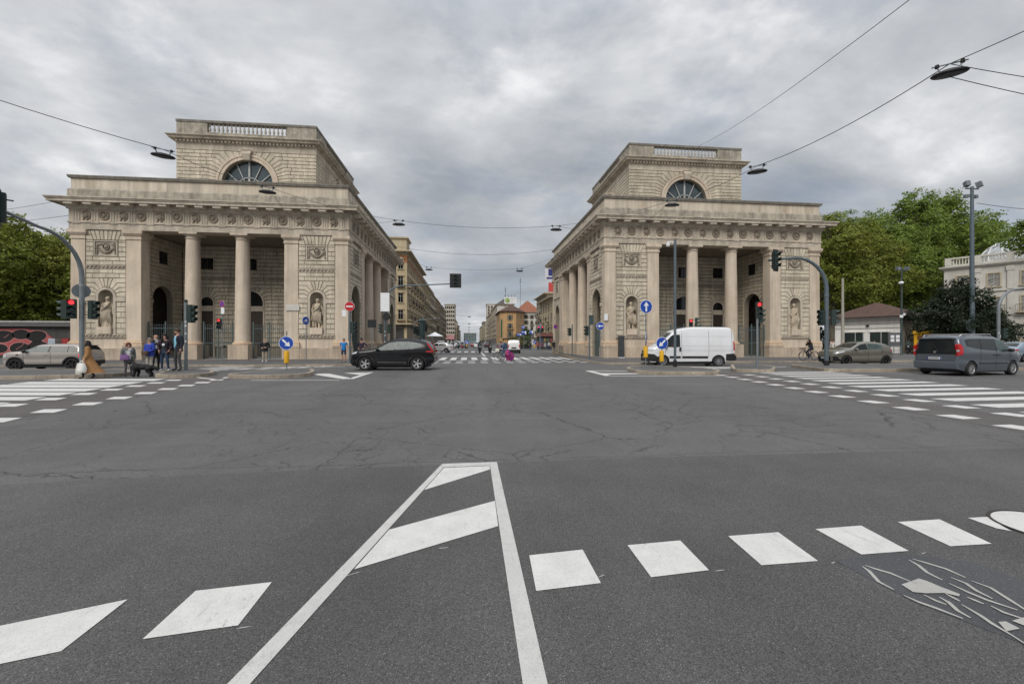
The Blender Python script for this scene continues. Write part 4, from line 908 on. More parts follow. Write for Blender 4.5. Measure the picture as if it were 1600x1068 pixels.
# iron railings between the columns, each bar a part
M_BARS = M_FENCE
BARM = {}
def railing(label, x0, y0, x1, y1, h=3.0, gate=True):
    L = math.hypot(x1-x0, y1-y0); rz = math.atan2(y1-y0, x1-x0)
    root = thing('iron_railing', label, 'railing', (x0, y0, 0.135), rz, 'iron railings of the gatehouses')
    n = max(4, round(L/0.17))
    if h not in BARM:
        m = MB(); m.tube([(0,0,0.06), (0,0,h-0.16)], 0.018, 6); m.lathe([(0.018, h-0.16), (0.032, h-0.12), (0.0, h)], 6); BARM[h] = m.mesh('bar', M_BARS)
        m = MB(); m.box(-0.045,-0.045,0, 0.045,0.045,h+0.12); m.sphere(0,0,h+0.16,0.06); BARM[(h,'p')] = m.mesh('post', M_BARS)
    for x in ([0.03, L*0.5, L-0.03] if gate else [0.03, L-0.03]): inst('post', BARM[(h,'p')], root, (x,0,0))
    for i in range(1, n): inst('bar', BARM[h], root, (L*i/n, 0, 0))
    for z in (0.10, h*0.45, h-0.40):
        m = MB(); m.box(0.0, -0.022, z, L, 0.022, z+0.05); m.build('rail', M_BARS, root)
    m = MB(); m.box(0.05, -0.008, 0.15, L-0.05, 0.008, h*0.45); m.build('mesh_panel', mat('fence_mesh', (0.11, 0.10, 0.09), 0.8), root) if False else None
    return root
for T_, who in ((TL, 'left gatehouse'), (TR, 'right gatehouse')):
    for t0, t1, s, w in ((5.5, 8.2, 0.7, 'between the street-side pier and the first column'), (9.85, 12.2, 0.7, 'between the two columns'), (13.85, 16.55, 0.7, 'between the outer column and the outer pier')):
        a, b = T_(t0, s, 0), T_(t1, s, 0); a, b = (a, b) if a[0] < b[0] else (b, a)
        railing('blue grey iron railing %s of the %s' % (w, who), a[0], a[1], b[0], b[1])
    a, b = T_(0.45, 1.45, 0), T_(0.45, 4.15, 0)
    railing('iron gate in the street-side arch of the %s' % who, a[0], a[1], b[0], b[1], 3.2)
# ---------------------------------------------------------------- vehicles
M_TYRE = mat('tyre_rubber', (0.018, 0.018, 0.018), 0.85, var=0.15, scale=8)
M_ALLOY = mat('alloy_rim', (0.46, 0.46, 0.47), 0.35, 0.7, var=0.05)
M_DRIM = mat('dark_rim', (0.03, 0.03, 0.032), 0.4, 0.4, var=0.05)
M_TRIMB = mat('black_trim', (0.018, 0.018, 0.019), 0.55, var=0.1)
M_CGLASS = mat('car_glass', (0.014, 0.018, 0.019), 0.05, var=0.0, spec=0.35)
M_CGLASSL = mat('car_glass_pale', (0.055, 0.080, 0.078), 0.06, var=0.4, scale=3.0, spec=0.25)
M_RED = mat('tail_lamp', (0.42, 0.012, 0.016), 0.18, var=0.05, spec=0.7)
M_REDL = mat('tail_lamp_lit', (0.45, 0.012, 0.016), 0.2, emit=(1.0, 0.06, 0.07), estr=0.55)
M_LAMP = mat('head_lamp', (0.55, 0.57, 0.58), 0.12, 0.3, var=0.15, scale=12, spec=0.9)
M_AMBER = mat('amber_lamp', (0.5, 0.14, 0.02), 0.2)
M_PLATE = mat('number_plate', (0.62, 0.63, 0.62), 0.5, var=0.1, scale=20)
M_PLATEB = mat('plate_blue', (0.02, 0.06, 0.30), 0.5)
M_CHROME = mat('chrome', (0.6, 0.6, 0.6), 0.15, 1.0, var=0)
M_SEAM = mat('panel_gap', (0.006, 0.006, 0.006), 0.8, var=0)
def paint(name, col, metal=0.35, rough=0.32): return mat(name, col, rough, metal, var=0.04, scale=2, coat=0.8)

def lerp1(P, x):
    if x <= P[0][0]: return P[0][1]
    for (x0, y0), (x1, y1) in zip(P, P[1:]):
        if x <= x1: return y0 + (y1-y0)*(x-x0)/max(1e-9, x1-x0)
    return P[-1][1]
class Shape:
    def __init__(s, d):
        s.d = d; s.L = d['L']; n = 96; s.n = n
        def sm(P, it):
            a = [lerp1(P, s.L*i/n) for i in range(n+1)]
            for _ in range(it): a = [a[0]] + [(a[i-1]+2*a[i]+a[i+1])/4 for i in range(1, n)] + [a[-1]]
            return [(s.L*i/n, v) for i, v in enumerate(a)]
        s.top = sm(d['top'], d.get('smooth', 4)); s.bot = sm(d['bot'], 3); s.hw = sm(d['hw'], 6); s.belt = sm(d['belt'], 8)
        s.H = max(z for _, z in d['top']); s.lean = d.get('lean', 0.2); s.rr = d.get('round', 0.10)
    def zt(s, x): return lerp1(s.top, x)
    def zb(s, x): return lerp1(s.bot, x)
    def Y(s, x, z):
        w = lerp1(s.hw, x); zt = s.zt(x); zb = s.zb(x); b = min(lerp1(s.belt, x), zt-0.10); z = min(max(z, zb), zt)
        if z <= b:
            q = (b-z)/max(1e-6, b-zb); y = w*(1 - 0.075*q**3.0) - 0.025*math.exp(-((q-0.45)/0.14)**2)*s.d.get('waist', 1) - 0.012*(1-q)**4
        else:
            q = (z-b)/max(0.15, s.H-b); y = w - 0.012 - s.lean*min(1, q)**1.25
        c = s.rr; f = max(0.0, 1-(zt-z)/c)
        return max(0.05, y - 0.75*c*f**2.6)
    def body(s, arches, ar):
        m = MB(); xs = sorted(set([0.0, s.L] + [s.L*i/70 for i in range(71)])); rings = []
        NS, NT = 14, 5
        for x in xs:
            zb, zt = s.zb(x), s.zt(x); side = []
            for j in range(NS+1):
                t = j/NS; t = t if t < 0.5 else 1-(1-t)**1.35*0.5/0.5**1.35
                z = zb+(zt-zb)*t; side.append((s.Y(x, z), z))
            ye = side[-1][0]; top = [(ye*(1-j/NT), zt + s.d.get('crown', 0.03)*(1-(1-j/NT)**2)) for j in range(1, NT+1)]
            half = [(0.0, zb)] + [(side[0][0]*0.9, zb)] + side + top
            ring = [(x, -y, z) for y, z in half] + [(x, y, z) for y, z in half[-2:0:-1]]
            rings.append(ring)
        n = len(rings[0]); V = [p for r in rings for p in r]; F = []
        for i in range(len(rings)-1):
            for j in range(n): F.append((i*n+j, i*n+(j+1)%n, (i+1)*n+(j+1)%n, (i+1)*n+j))
        F.append(tuple(range(n-1, -1, -1))); F.append(tuple((len(rings)-1)*n+j for j in range(n)))
        m.add(V, F); return m
def cut_body(root, sh, wheels, ar, mats, name='body'):
    m = sh.body(wheels, ar); me = m.mesh(name, mats, 38)
    o = bpy.data.objects.new(name, me); COL.objects.link(o)
    bm = bmesh.new(); bm.from_mesh(me); bmesh.ops.recalc_face_normals(bm, faces=bm.faces); bm.to_mesh(me); bm.free()
    c = MB()
    for x, r in wheels:
        for sg in (-1, 1):
            c.lathe([(r*ar, -0.34*1), (r*ar, 0.5)], 28, x, sg*0.85 if True else 0, r, axis='y')
    cm = c.mesh('cut', mats); co = bpy.data.objects.new('cut', cm); COL.objects.link(co)
    bm = bmesh.new(); bm.from_mesh(cm); bmesh.ops.recalc_face_normals(bm, faces=bm.faces); bm.to_mesh(cm); bm.free()
    md = o.modifiers.new('b', 'BOOLEAN'); md.operation = 'DIFFERENCE'; md.object = co; md.solver = 'EXACT'
    dg = bpy.context.evaluated_depsgraph_get(); new = bpy.data.meshes.new_from_object(o.evaluated_get(dg))
    o.modifiers.clear(); o.data = new; new.name = name; bpy.data.objects.remove(co)
    for p in new.polygons:
        cx, cy, cz = p.center
        for x, r in wheels:
            d = math.hypot(cx-x, cz-r)
            if d < r*ar*1.005 and abs(cy) < sh.Y(x, r)+0.05 and (abs(d-r*ar) < 0.03*r+0.012 or abs(p.normal.y) > 0.9 and abs(cy) < 0.7): p.material_index = 1
    new.set_sharp_from_angle(angle=R(35))
    o.parent = root; return o
def side_patch(sh, x0, x1, lo, hi, n=14, k=5, off=0.006, sides=(-1, 1)):
    m = MB()
    for sg in sides:
        V = []; F = []
        for i in range(n+1):
            x = x0+(x1-x0)*i/n; a = lerp1(lo, x) if isinstance(lo, list) else lo; b = lerp1(hi, x) if isinstance(hi, list) else hi
            b = max(a+0.002, b)
            for j in range(k+1):
                z = a+(b-a)*j/k; V.append((x, sg*(sh.Y(x, z)+off), z))
        for i in range(n):
            for j in range(k): F.append((i*(k+1)+j, (i+1)*(k+1)+j, (i+1)*(k+1)+j+1, i*(k+1)+j+1)[::sg])
        m.add(V, F)
    return m
def top_patch(sh, x0, x1, w0, w1, n=10, k=8, off=0.006):
    m = MB(); V = []; F = []
    for i in range(n+1):
        x = x0+(x1-x0)*i/n; w = w0+(w1-w0)*i/n; zt = sh.zt(x); ye = sh.Y(x, zt)
        for j in range(k+1):
            y = -w+2*w*j/k; q = min(1.0, abs(y)/ye); z = zt+sh.d.get('crown', 0.03)*(1-q*q)
            if abs(y) > ye:                                   # rolled edge: find the height at which the body is this wide
                lo_, hi_ = sh.zb(x), zt
                for _ in range(18):
                    mid = (lo_+hi_)/2
                    if sh.Y(x, mid) >= abs(y): lo_ = mid
                    else: hi_ = mid
                z = lo_
            V.append((x, y, z+off))
    for i in range(n):
        for j in range(k): F.append((i*(k+1)+j, (i+1)*(k+1)+j, (i+1)*(k+1)+j+1, i*(k+1)+j+1))
    m.add(V, F); return m
def wheel_meshes(r, w, spokes, rim, key):
    if key in MATS: return MATS[key]
    m = MB(); m.lathe([(r*0.66, -w*0.42), (r*0.70, -w/2), (r*0.93, -w/2), (r, -w*0.33), (r, w*0.33), (r*0.93, w/2), (r*0.70, w/2), (r*0.66, w*0.42)], 30, axis='y', caps=False)
    ty = m.mesh('tyre', M_TYRE, 40)
    m = MB(); m.lathe([(r*0.60, w*0.2), (r*0.60, -w*0.30), (r*0.70, -w*0.46)], 30, axis='y', caps=False); m.lathe([(0.0, -w*0.30), (r*0.16, -w*0.32), (r*0.16, 0)], 14, axis='y')
    m.lathe([(0.0, -w*0.06), (r*0.61, -w*0.04)], 24, axis='y', c=1)
    for k in range(spokes):
        a = 2*math.pi*k/spokes; wd = r*0.19 if spokes < 8 else r*0.07
        ca, sa = math.cos(a), math.sin(a)
        P = []
        for rad, hw in ((r*0.12, wd*0.9), (r*0.62, wd*1.25)):
            for s_ in (-1, 1): P.append((rad*ca - s_*hw*0.5*sa, rad*sa + s_*hw*0.5*ca))
        V = [(P[0][0], -w*0.33, P[0][1]), (P[1][0], -w*0.33, P[1][1]), (P[3][0], -w*0.40, P[3][1]), (P[2][0], -w*0.40, P[2][1])] + [(P[0][0], -w*0.1, P[0][1]), (P[1][0], -w*0.1, P[1][1]), (P[3][0], -w*0.1, P[3][1]), (P[2][0], -w*0.1, P[2][1])]
        m.add(V, [(0,1,2,3), (0,4,5,1), (1,5,6,2), (2,6,7,3), (3,7,4,0)])
    ri = m.mesh('rim', [rim, M_TRIMB], 30)
    MATS[key] = (ty, ri); return MATS[key]
def add_wheels(root, xs, r, track, w, spokes, rim, key):
    m = MB(); m.box(xs[0]-r*1.5, -track+.14, .15, xs[1]+r*1.4, track-.14, .34); m.build('shade_underbody', M_TRIMB, root)  # low dark box added to deepen the shade beneath the vehicle
    ty, ri = wheel_meshes(r, w, spokes, rim, key)
    for x in xs:
        for sg in (-1, 1):
            o = thing_part('wheel', root, (x, sg*track, r), 0 if sg < 0 else math.pi)
            inst('tyre', ty, o); inst('rim', ri, o)
def thing_part(name, root, loc, rz=0.0):
    o = bpy.data.objects.new(name, None); COL.objects.link(o); o.parent = root; o.location = loc; o.rotation_euler = (0,0,rz); o.empty_display_size = 0.1; return o
def plate(root, x, z, back, w=0.50):
    m = MB(); s = 1 if back else -1
    m.box(x, -w/2, z, x+s*0.012, w/2, z+0.11); m.box(x, -w/2+0.001, z+0.001, x+s*0.015, -w/2+0.04, z+0.109, 1); m.box(x, w/2-0.04, z+0.001, x+s*0.015, w/2-0.001, z+0.109, 1)
    rr = random.Random(int(abs(x)*1000))
    y = -w/2+0.07
    for k in range(7):                                        # unreadable dark characters
        m.box(x, y, z+0.025, x+s*0.016, y+0.034, z+0.085, 2); m.box(x, y+0.010, z+0.04, x+s*0.018, y+0.024, z+0.07 if rr.random() > .4 else z+0.055, 0); y += 0.052
    return m.build('number_plate', [M_PLATE, M_PLATEB, M_TRIMB], root)
def mirror(root, x, y, z, m_, s=1.0):
    for sg in (-1, 1):
        m = MB(); m.sphere(x, sg*(y+0.10*s), z, 0.075*s, 0.12*s, 0.085*s, 10, 7); m.tube([(x+0.02, sg*(y-0.04), z-0.05), (x, sg*(y+0.05*s), z-0.03)], 0.025, 6); m.build('wing_mirror', m_, root, 50)
def sp2(sh, root, name, m_, *a, **kw):
    for sg in (-1, 1): side_patch(sh, *a, sides=(sg,), **kw).build(name, m_, root)
def seam(sh, root, x, z0, z1):
    return side_patch(sh, x-0.008, x+0.008, z0, z1, 1, 8, 0.0025).build('door_seam', M_SEAM, root)
def seamh(sh, root, x0, x1, z):
    return side_patch(sh, x0, x1, z-0.007, z+0.007, 10, 1, 0.0025).build('door_seam', M_SEAM, root)
def handle(sh, root, x, z, m_, L=0.17):
    for sg in (-1, 1):
        m = MB(); y = sh.Y(x, z); m.obox(x, sg*(y+0.018), z, L, 0.03, 0.032); m.build('door_handle', m_, root)

def make_suv(label, loc, rz, sc=1.0):
    d = dict(L=4.43, top=[(0,.66),(.04,.86),(.16,.98),(.5,1.05),(1.25,1.13),(1.42,1.20),(2.02,1.56),(2.5,1.645),(3.2,1.645),(3.8,1.575),(4.0,1.52),(4.16,1.30),(4.30,1.10),(4.40,.95),(4.43,.62)],
             bot=[(0,.34),(.22,.22),(4.1,.24),(4.30,.36),(4.43,.48)], hw=[(0,.60),(.06,.72),(.22,.84),(.5,.91),(.9,.93),(3.7,.93),(4.1,.90),(4.32,.83),(4.43,.72)],
             belt=[(0,.80),(1.2,1.0),(2.4,1.04),(3.4,1.10),(4.43,1.06)], lean=.24, round=.13)
    sh = Shape(d); root = thing('car', label, 'car', loc, rz); P = mat('paint_black', (0.006, 0.0065, 0.008), 0.2, 0.0, var=0.05, spec=0.35, coat=0.15); wh = [(.85,.36),(3.56,.36)]
    cut_body(root, sh, wh, 1.14, [P, M_TRIMB])
    hi = [(1.40,1.05),(2.02,1.43),(2.4,1.515),(3.1,1.52),(3.55,1.45),(3.78,1.28)]; lo = [(1.40,1.045),(2.4,1.08),(3.3,1.12),(3.5,1.16),(3.78,1.27)]
    sp2(sh, root, 'window', M_CGLASSL, 1.50, 2.36, lo, hi); sp2(sh, root, 'window', M_CGLASSL, 2.43, 3.16, lo, hi); sp2(sh, root, 'window', M_CGLASSL, 3.21, 3.72, lo, hi)
    top_patch(sh, 1.44, 2.00, .70, .60).build('windscreen', M_CGLASS, root); top_patch(sh, 4.0, 4.26, .60, .68).build('rear_window', M_CGLASS, root)
    # L-shaped rear lamps
    sp2(sh, root, 'tail_lamp', M_RED, 4.02, 4.38, [(4.02,.96),(4.38,.94)], [(4.02,1.02),(4.2,1.03),(4.38,1.06)]); sp2(sh, root, 'tail_lamp', M_RED, 4.05, 4.30, [(4.05,1.40),(4.30,1.03)], [(4.05,1.50),(4.30,1.16)])
    sp2(sh, root, 'head_lamp', M_LAMP, .08, .42, [(.08,.83),(.42,.90)], [(.08,.91),(.42,.99)])
    sp2(sh, root, 'sill_trim', M_TRIMB, 1.35, 3.05, .30, [(1.35,.33),(3.05,.40)]); sp2(sh, root, 'sill_strip', M_ALLOY, 1.5, 3.0, .42, .435)
    for x, r in wh:
        for sg in (-1, 1):
            m = MB(); n = 18; V = []; F = []
            for i in range(n+1):
                a = R(-12+204*i/n)
                for rad, off in ((r*1.13, .0), (r*1.14, .022), (r*1.29, .018), (r*1.30, -.01)):
                    px, pz = x+rad*math.cos(a), r+rad*math.sin(a); V.append((px, sg*(sh.Y(px, max(pz, sh.zb(px)))+off), max(pz, sh.zb(px)-.02)))
            for i in range(n):
                for j in range(3): F.append((i*4+j, i*4+4+j, i*4+5+j, i*4+1+j))
            m.add(V, F); m.build('arch_trim', M_TRIMB, root, 40)
    for x in (1.30, 2.40): seam(sh, root, x, .45, 1.05)
    seam(sh, root, 3.30, .70, 1.12); handle(sh, root, 2.15, .98, P); handle(sh, root, 3.05, 1.01, P)
    mirror(root, 1.52, .93, 1.10, P)
    m = MB(); m.box(-.03, -.42, .62, .06, .42, .86); m.build('grille', M_TRIMB, root); plate(root, -.035, .44, False); plate(root, 4.435, .78, True)
    for sg in (-1, 1):
        m = MB(); m.tube([(2.05, sg*.58, 1.60), (2.2, sg*.60, 1.69), (3.5, sg*.60, 1.67), (3.7, sg*.58, 1.60)], .018, 6); m.build('roof_rail', M_TRIMB, root)
    m = MB(); m.box(.05, -.7, .40, .15, .7, .56); m.build('lower_grille', M_SEAM, root)
    add_wheels(root, [.85, 3.56], .36, .80, .235, 5, M_ALLOY, 'wh_suv'); root.scale = (sc, sc, sc); return root
def make_van(label, loc, rz, sc=1.0):
    d = dict(L=5.41, top=[(0,.80),(.03,1.0),(.12,1.12),(.55,1.28),(.78,1.40),(1.50,2.14),(1.72,2.30),(2.05,2.40),(2.7,2.50),(3.2,2.52),(4.8,2.50),(5.25,2.47),(5.36,2.30),(5.41,1.5),(5.41,.6)],
             bot=[(0,.36),(.2,.24),(1.5,.30),(4.9,.34),(5.41,.42)], hw=[(0,.70),(.08,.82),(.3,.95),(.7,1.0),(1.2,1.02),(5.2,1.02),(5.34,1.0),(5.41,.97)],
             belt=[(0,.95),(.8,1.2),(1.6,1.35),(5.41,1.40)], lean=.16, round=.16, crown=.05, smooth=2, waist=.5)
    sh = Shape(d); root = thing('van', label, 'van', loc, rz); P = mat('paint_white', (0.68, 0.69, 0.71), 0.35, 0.0, var=0.03, scale=1, coat=0.5, stain=(0.45, 0.44, 0.43), stain_amt=0.25); wh = [(.95,.35),(4.40,.35)]
    cut_body(root, sh, wh, 1.16, [P, M_TRIMB])
    hi = [(.98,1.46),(1.52,2.0),(1.98,2.05),(2.04,2.0)]; lo = [(.98,1.30),(1.3,1.24),(1.75,1.22),(2.04,1.26)]
    sp2(sh, root, 'window', M_CGLASS, 1.16, 2.02, lo, hi); sp2(sh, root, 'window', M_CGLASS, .84, 1.10, [(.84,1.28),(1.10,1.27)], [(.84,1.36),(1.10,1.55)])
    sp2(sh, root, 'window_surround', M_TRIMB, .74, 1.22, [(.74,1.13),(1.22,1.13)], [(.74,1.22),(1.0,1.25),(1.22,1.24)], off=.004)
    top_patch(sh, .82, 1.52, .92, .80).build('windscreen', M_CGLASSL, root)
    m = MB(); m.box(-.06, -.80, .30, .16, .80, .80); m.build('front_bumper', M_TRIMB, root)
    sp2(sh, root, 'bumper_side', M_TRIMB, .02, .62, [(.02,.32),(.62,.30)], [(.02,.80),(.4,.78),(.62,.62)], off=.012)
    sp2(sh, root, 'head_lamp', M_LAMP, .05, .62, [(.05,.98),(.3,.98),(.62,1.16)], [(.05,1.06),(.3,1.14),(.62,1.24)])
    m = MB(); m.box(-.04, -.55, .84, .04, .55, 1.0); m.build('grille', M_TRIMB, root); plate(root, -.065, .50, False)
    m = MB(); m.lathe([(0, -.02), (.07, -.02), (.075, .02)], 16, -.045, 0, .93, axis='x'); m.build('badge', M_CHROME, root, 40)
    sp2(sh, root, 'side_moulding', M_TRIMB, 2.15, 3.75, .52, .66, off=.02); sp2(sh, root, 'side_moulding', M_TRIMB, 1.35, 2.05, .52, .66, off=.02)
    sp2(sh, root, 'bumper_corner', M_TRIMB, 4.85, 5.40, .38, [(4.85,.80),(5.40,.84)], off=.02, n=8)
    m = MB(); m.box(5.38, -.97, .40, 5.50, .97, .72); m.build('rear_bumper', M_TRIMB, root)
    sp2(sh, root, 'tail_lamp', M_RED, 5.30, 5.40, 1.02, 1.62, n=3)
    for x, z0, z1 in ((1.10,.5,1.25),(2.12,.5,2.3),(3.80,.62,2.3),(5.22,.85,2.3)): seam(sh, root, x, z0, z1)
    for z, x0, x1 in ((1.92,2.2,5.2),(1.32,2.2,5.2),(1.02,2.15,5.2)): sp2(sh, root, 'crease_shade', mat('crease_shadow', (0.50, 0.51, 0.53), 0.4), x0, x1, z-.012, z+.012, 12, 1, .004)  # flat grey strips paint the shade along the pressed creases
    for sg in (-1, 1):
        m = MB(); y = sh.Y(2.0, 1.1); m.obox(2.02, sg*(y+.012), 1.10, .12, .03, .26); m.build('door_handle', M_TRIMB, root)
        m = MB(); m.obox(1.12, sg*1.13, 1.42, .10, .20, .40); m.obox(1.15, sg*1.02, 1.30, .05, .14, .05); m.build('wing_mirror', M_TRIMB, root)
    # driver seen through the side window is a person of its own; a dark seat back stands behind
    m = MB(); m.box(1.95, -.80, .9, 2.08, .80, 1.7); m.build('cab_partition', M_TRIMB, root)
    add_wheels(root, [.95, 4.40], .35, .90, .22, 12, mat('steel_rim', (0.30, 0.30, 0.31), 0.45, 0.6), 'wh_van'); root.scale = (sc, sc, sc); return root
def make_hatch(label, loc, rz, sc, col, kind):
    if kind == 'hatch':
        d = dict(L=3.94, top=[(0,.60),(.03,.78),(.15,.88),(.5,.97),(.95,1.04),(1.15,1.10),(1.75,1.42),(2.2,1.50),(2.8,1.48),(3.3,1.40),(3.5,1.34),(3.72,1.08),(3.88,.96),(3.94,.62)],
                 bot=[(0,.28),(.2,.18),(3.6,.20),(3.85,.30),(3.94,.38)], hw=[(0,.52),(.06,.64),(.25,.78),(.6,.85),(1.0,.87),(1.9,.86),(3.0,.88),(3.5,.87),(3.78,.80),(3.94,.64)],
                 belt=[(0,.74),(1.0,.94),(2.2,.98),(3.2,1.06),(3.94,1.0)], lean=.24, round=.12)
        wh = [(.76,.31),(3.32,.31)]; rim, sp = M_DRIM, 8
    else:
        d = dict(L=3.85, top=[(0,.56),(.03,.80),(.12,.92),(.35,.99),(.95,1.03),(1.12,1.07),(1.62,1.36),(1.9,1.405),(3.0,1.405),(3.42,1.36),(3.56,1.26),(3.70,1.0),(3.80,.86),(3.85,.56)],
                 bot=[(0,.30),(.2,.19),(3.5,.20),(3.75,.28),(3.85,.36)], hw=[(0,.56),(.05,.66),(.2,.78),(.5,.84),(.9,.865),(3.2,.865),(3.6,.82),(3.78,.74),(3.85,.66)],
                 belt=[(0,.78),(.9,.93),(2.0,.955),(3.85,.97)], lean=.19, round=.11)
        wh = [(.72,.315),(3.215,.315)]; rim, sp = M_DRIM, 5
    sh = Shape(d); root = thing('car', label, 'car', loc, rz); P = paint('paint_'+kind, col, 0.45, 0.33)
    cut_body(root, sh, wh, 1.15, [P, M_TRIMB])
    if kind == 'hatch':
        hi = [(1.12,1.0),(1.72,1.32),(2.15,1.385),(2.8,1.36),(3.1,1.28),(3.2,1.16)]; lo = [(1.12,.985),(2.2,1.03),(2.9,1.08),(3.2,1.15)]
        sp2(sh, root, 'window', M_CGLASS, 1.28, 2.12, lo, hi); sp2(sh, root, 'window', M_CGLASSL, 2.18, 3.08, lo, hi)
        top_patch(sh, 1.14, 1.72, .66, .56).build('windscreen', M_CGLASS, root); top_patch(sh, 3.48, 3.70, .56, .62).build('rear_window', M_CGLASS, root)
        sp2(sh, root, 'head_lamp', M_LAMP, .12, .62, [(.12,.72),(.62,.86)], [(.12,.80),(.62,.93)])
        sp2(sh, root, 'tail_lamp', M_RED, 3.55, 3.90, [(3.55,.94),(3.90,.92)], [(3.55,1.02),(3.7,1.03),(3.90,1.0)])
        m = MB(); m.box(-.03, -.48, .26, .05, .48, .56); m.build('grille', M_SEAM, root); plate(root, -.035, .42, False)
        sp2(sh, root, 'bumper_intake', M_SEAM, .06, .40, [(.06,.28),(.40,.30)], [(.06,.58),(.25,.56),(.40,.34)], off=.006)
        for x, a, b in ((1.08,.38,.98),(2.15,.34,1.04),(3.02,.62,1.08)): seam(sh, root, x, a, b)
        handle(sh, root, 1.95, .90, P); mirror(root, 1.30, .86, 1.02, P); sp2(sh, root, 'sill_trim', M_TRIMB, 1.1, 2.95, .22, .29)
    else:
        hi = [(1.02,.98),(1.6,1.275),(1.9,1.31),(3.2,1.31),(3.42,1.24),(3.52,1.02)]; lo = 0.985
        sp2(sh, root, 'window', M_CGLASSL, 1.22, 2.18, lo, hi); sp2(sh, root, 'window', M_CGLASS, 2.24, 3.02, lo, hi); sp2(sh, root, 'window', M_CGLASS, 3.06, 3.46, lo, hi)
        sp2(sh, root, 'pillar', M_TRIMB, 2.17, 2.25, lo, hi, n=3, off=.004); sp2(sh, root, 'pillar', M_TRIMB, 3.01, 3.07, lo, hi, n=3, off=.004)
        top_patch(sh, 1.08, 1.60, .66, .58).build('windscreen', M_CGLASS, root); top_patch(sh, 3.46, 3.66, .58, .64).build('rear_window', M_CGLASS, root)
        sp2(sh, root, 'tail_lamp_frame', M_CHROME, 3.50, 3.74, .68, .90, off=.010); sp2(sh, root, 'tail_lamp', M_REDL, 3.52, 3.72, .70, .88, off=.016)
        m = MB(); m.box(3.40, -.55, 1.32, 3.60, .55, 1.35); m.build('roof_spoiler', M_TRIMB, root)
        sp2(sh, root, 'head_lamp', M_LAMP, .10, .34, [(.10,.66),(.34,.70)], [(.10,.86),(.34,.90)])
        for x, a, b in ((1.10,.36,.96),(2.28,.36,.97)): seam(sh, root, x, a, b)
        handle(sh, root, 2.06, .84, M_CHROME); mirror(root, 1.20, .86, 1.02, M_TRIMB); sp2(sh, root, 'sill_trim', M_TRIMB, 1.0, 2.95, .20, .34, off=.012)
        sp2(sh, root, 'side_scuttle', M_TRIMB, .78, .90, .80, .86, n=3)
        m = MB(); m.box(3.74, -.6, .30, 3.88, .6, .50); m.build('rear_bumper', M_TRIMB, root); plate(root, 3.85, .62, True)
        for x, r in wh:
            for sg in (-1, 1):
                m = MB(); n = 18; V = []; F = []
                for i in range(n+1):
                    a = R(-14+208*i/n)
                    for rad, off in ((r*1.14, .0), (r*1.15, .022), (r*1.36, .016), (r*1.38, -.01)):
                        px, pz = min(3.83, max(.01, x+rad*math.cos(a))), r+rad*math.sin(a); V.append((px, sg*(sh.Y(px, max(pz, sh.zb(px)))+off), max(pz, sh.zb(px)-.02)))
                for i in range(n):
                    for j in range(3): F.append((i*4+j, i*4+4+j, i*4+5+j, i*4+1+j))
                m.add(V, F); m.build('arch_trim', M_TRIMB, root, 40)
    add_wheels(root, [w_[0] for w_ in wh], wh[0][1], .755, .20, sp, rim, 'wh_'+kind); root.scale = (sc, sc, sc); return root
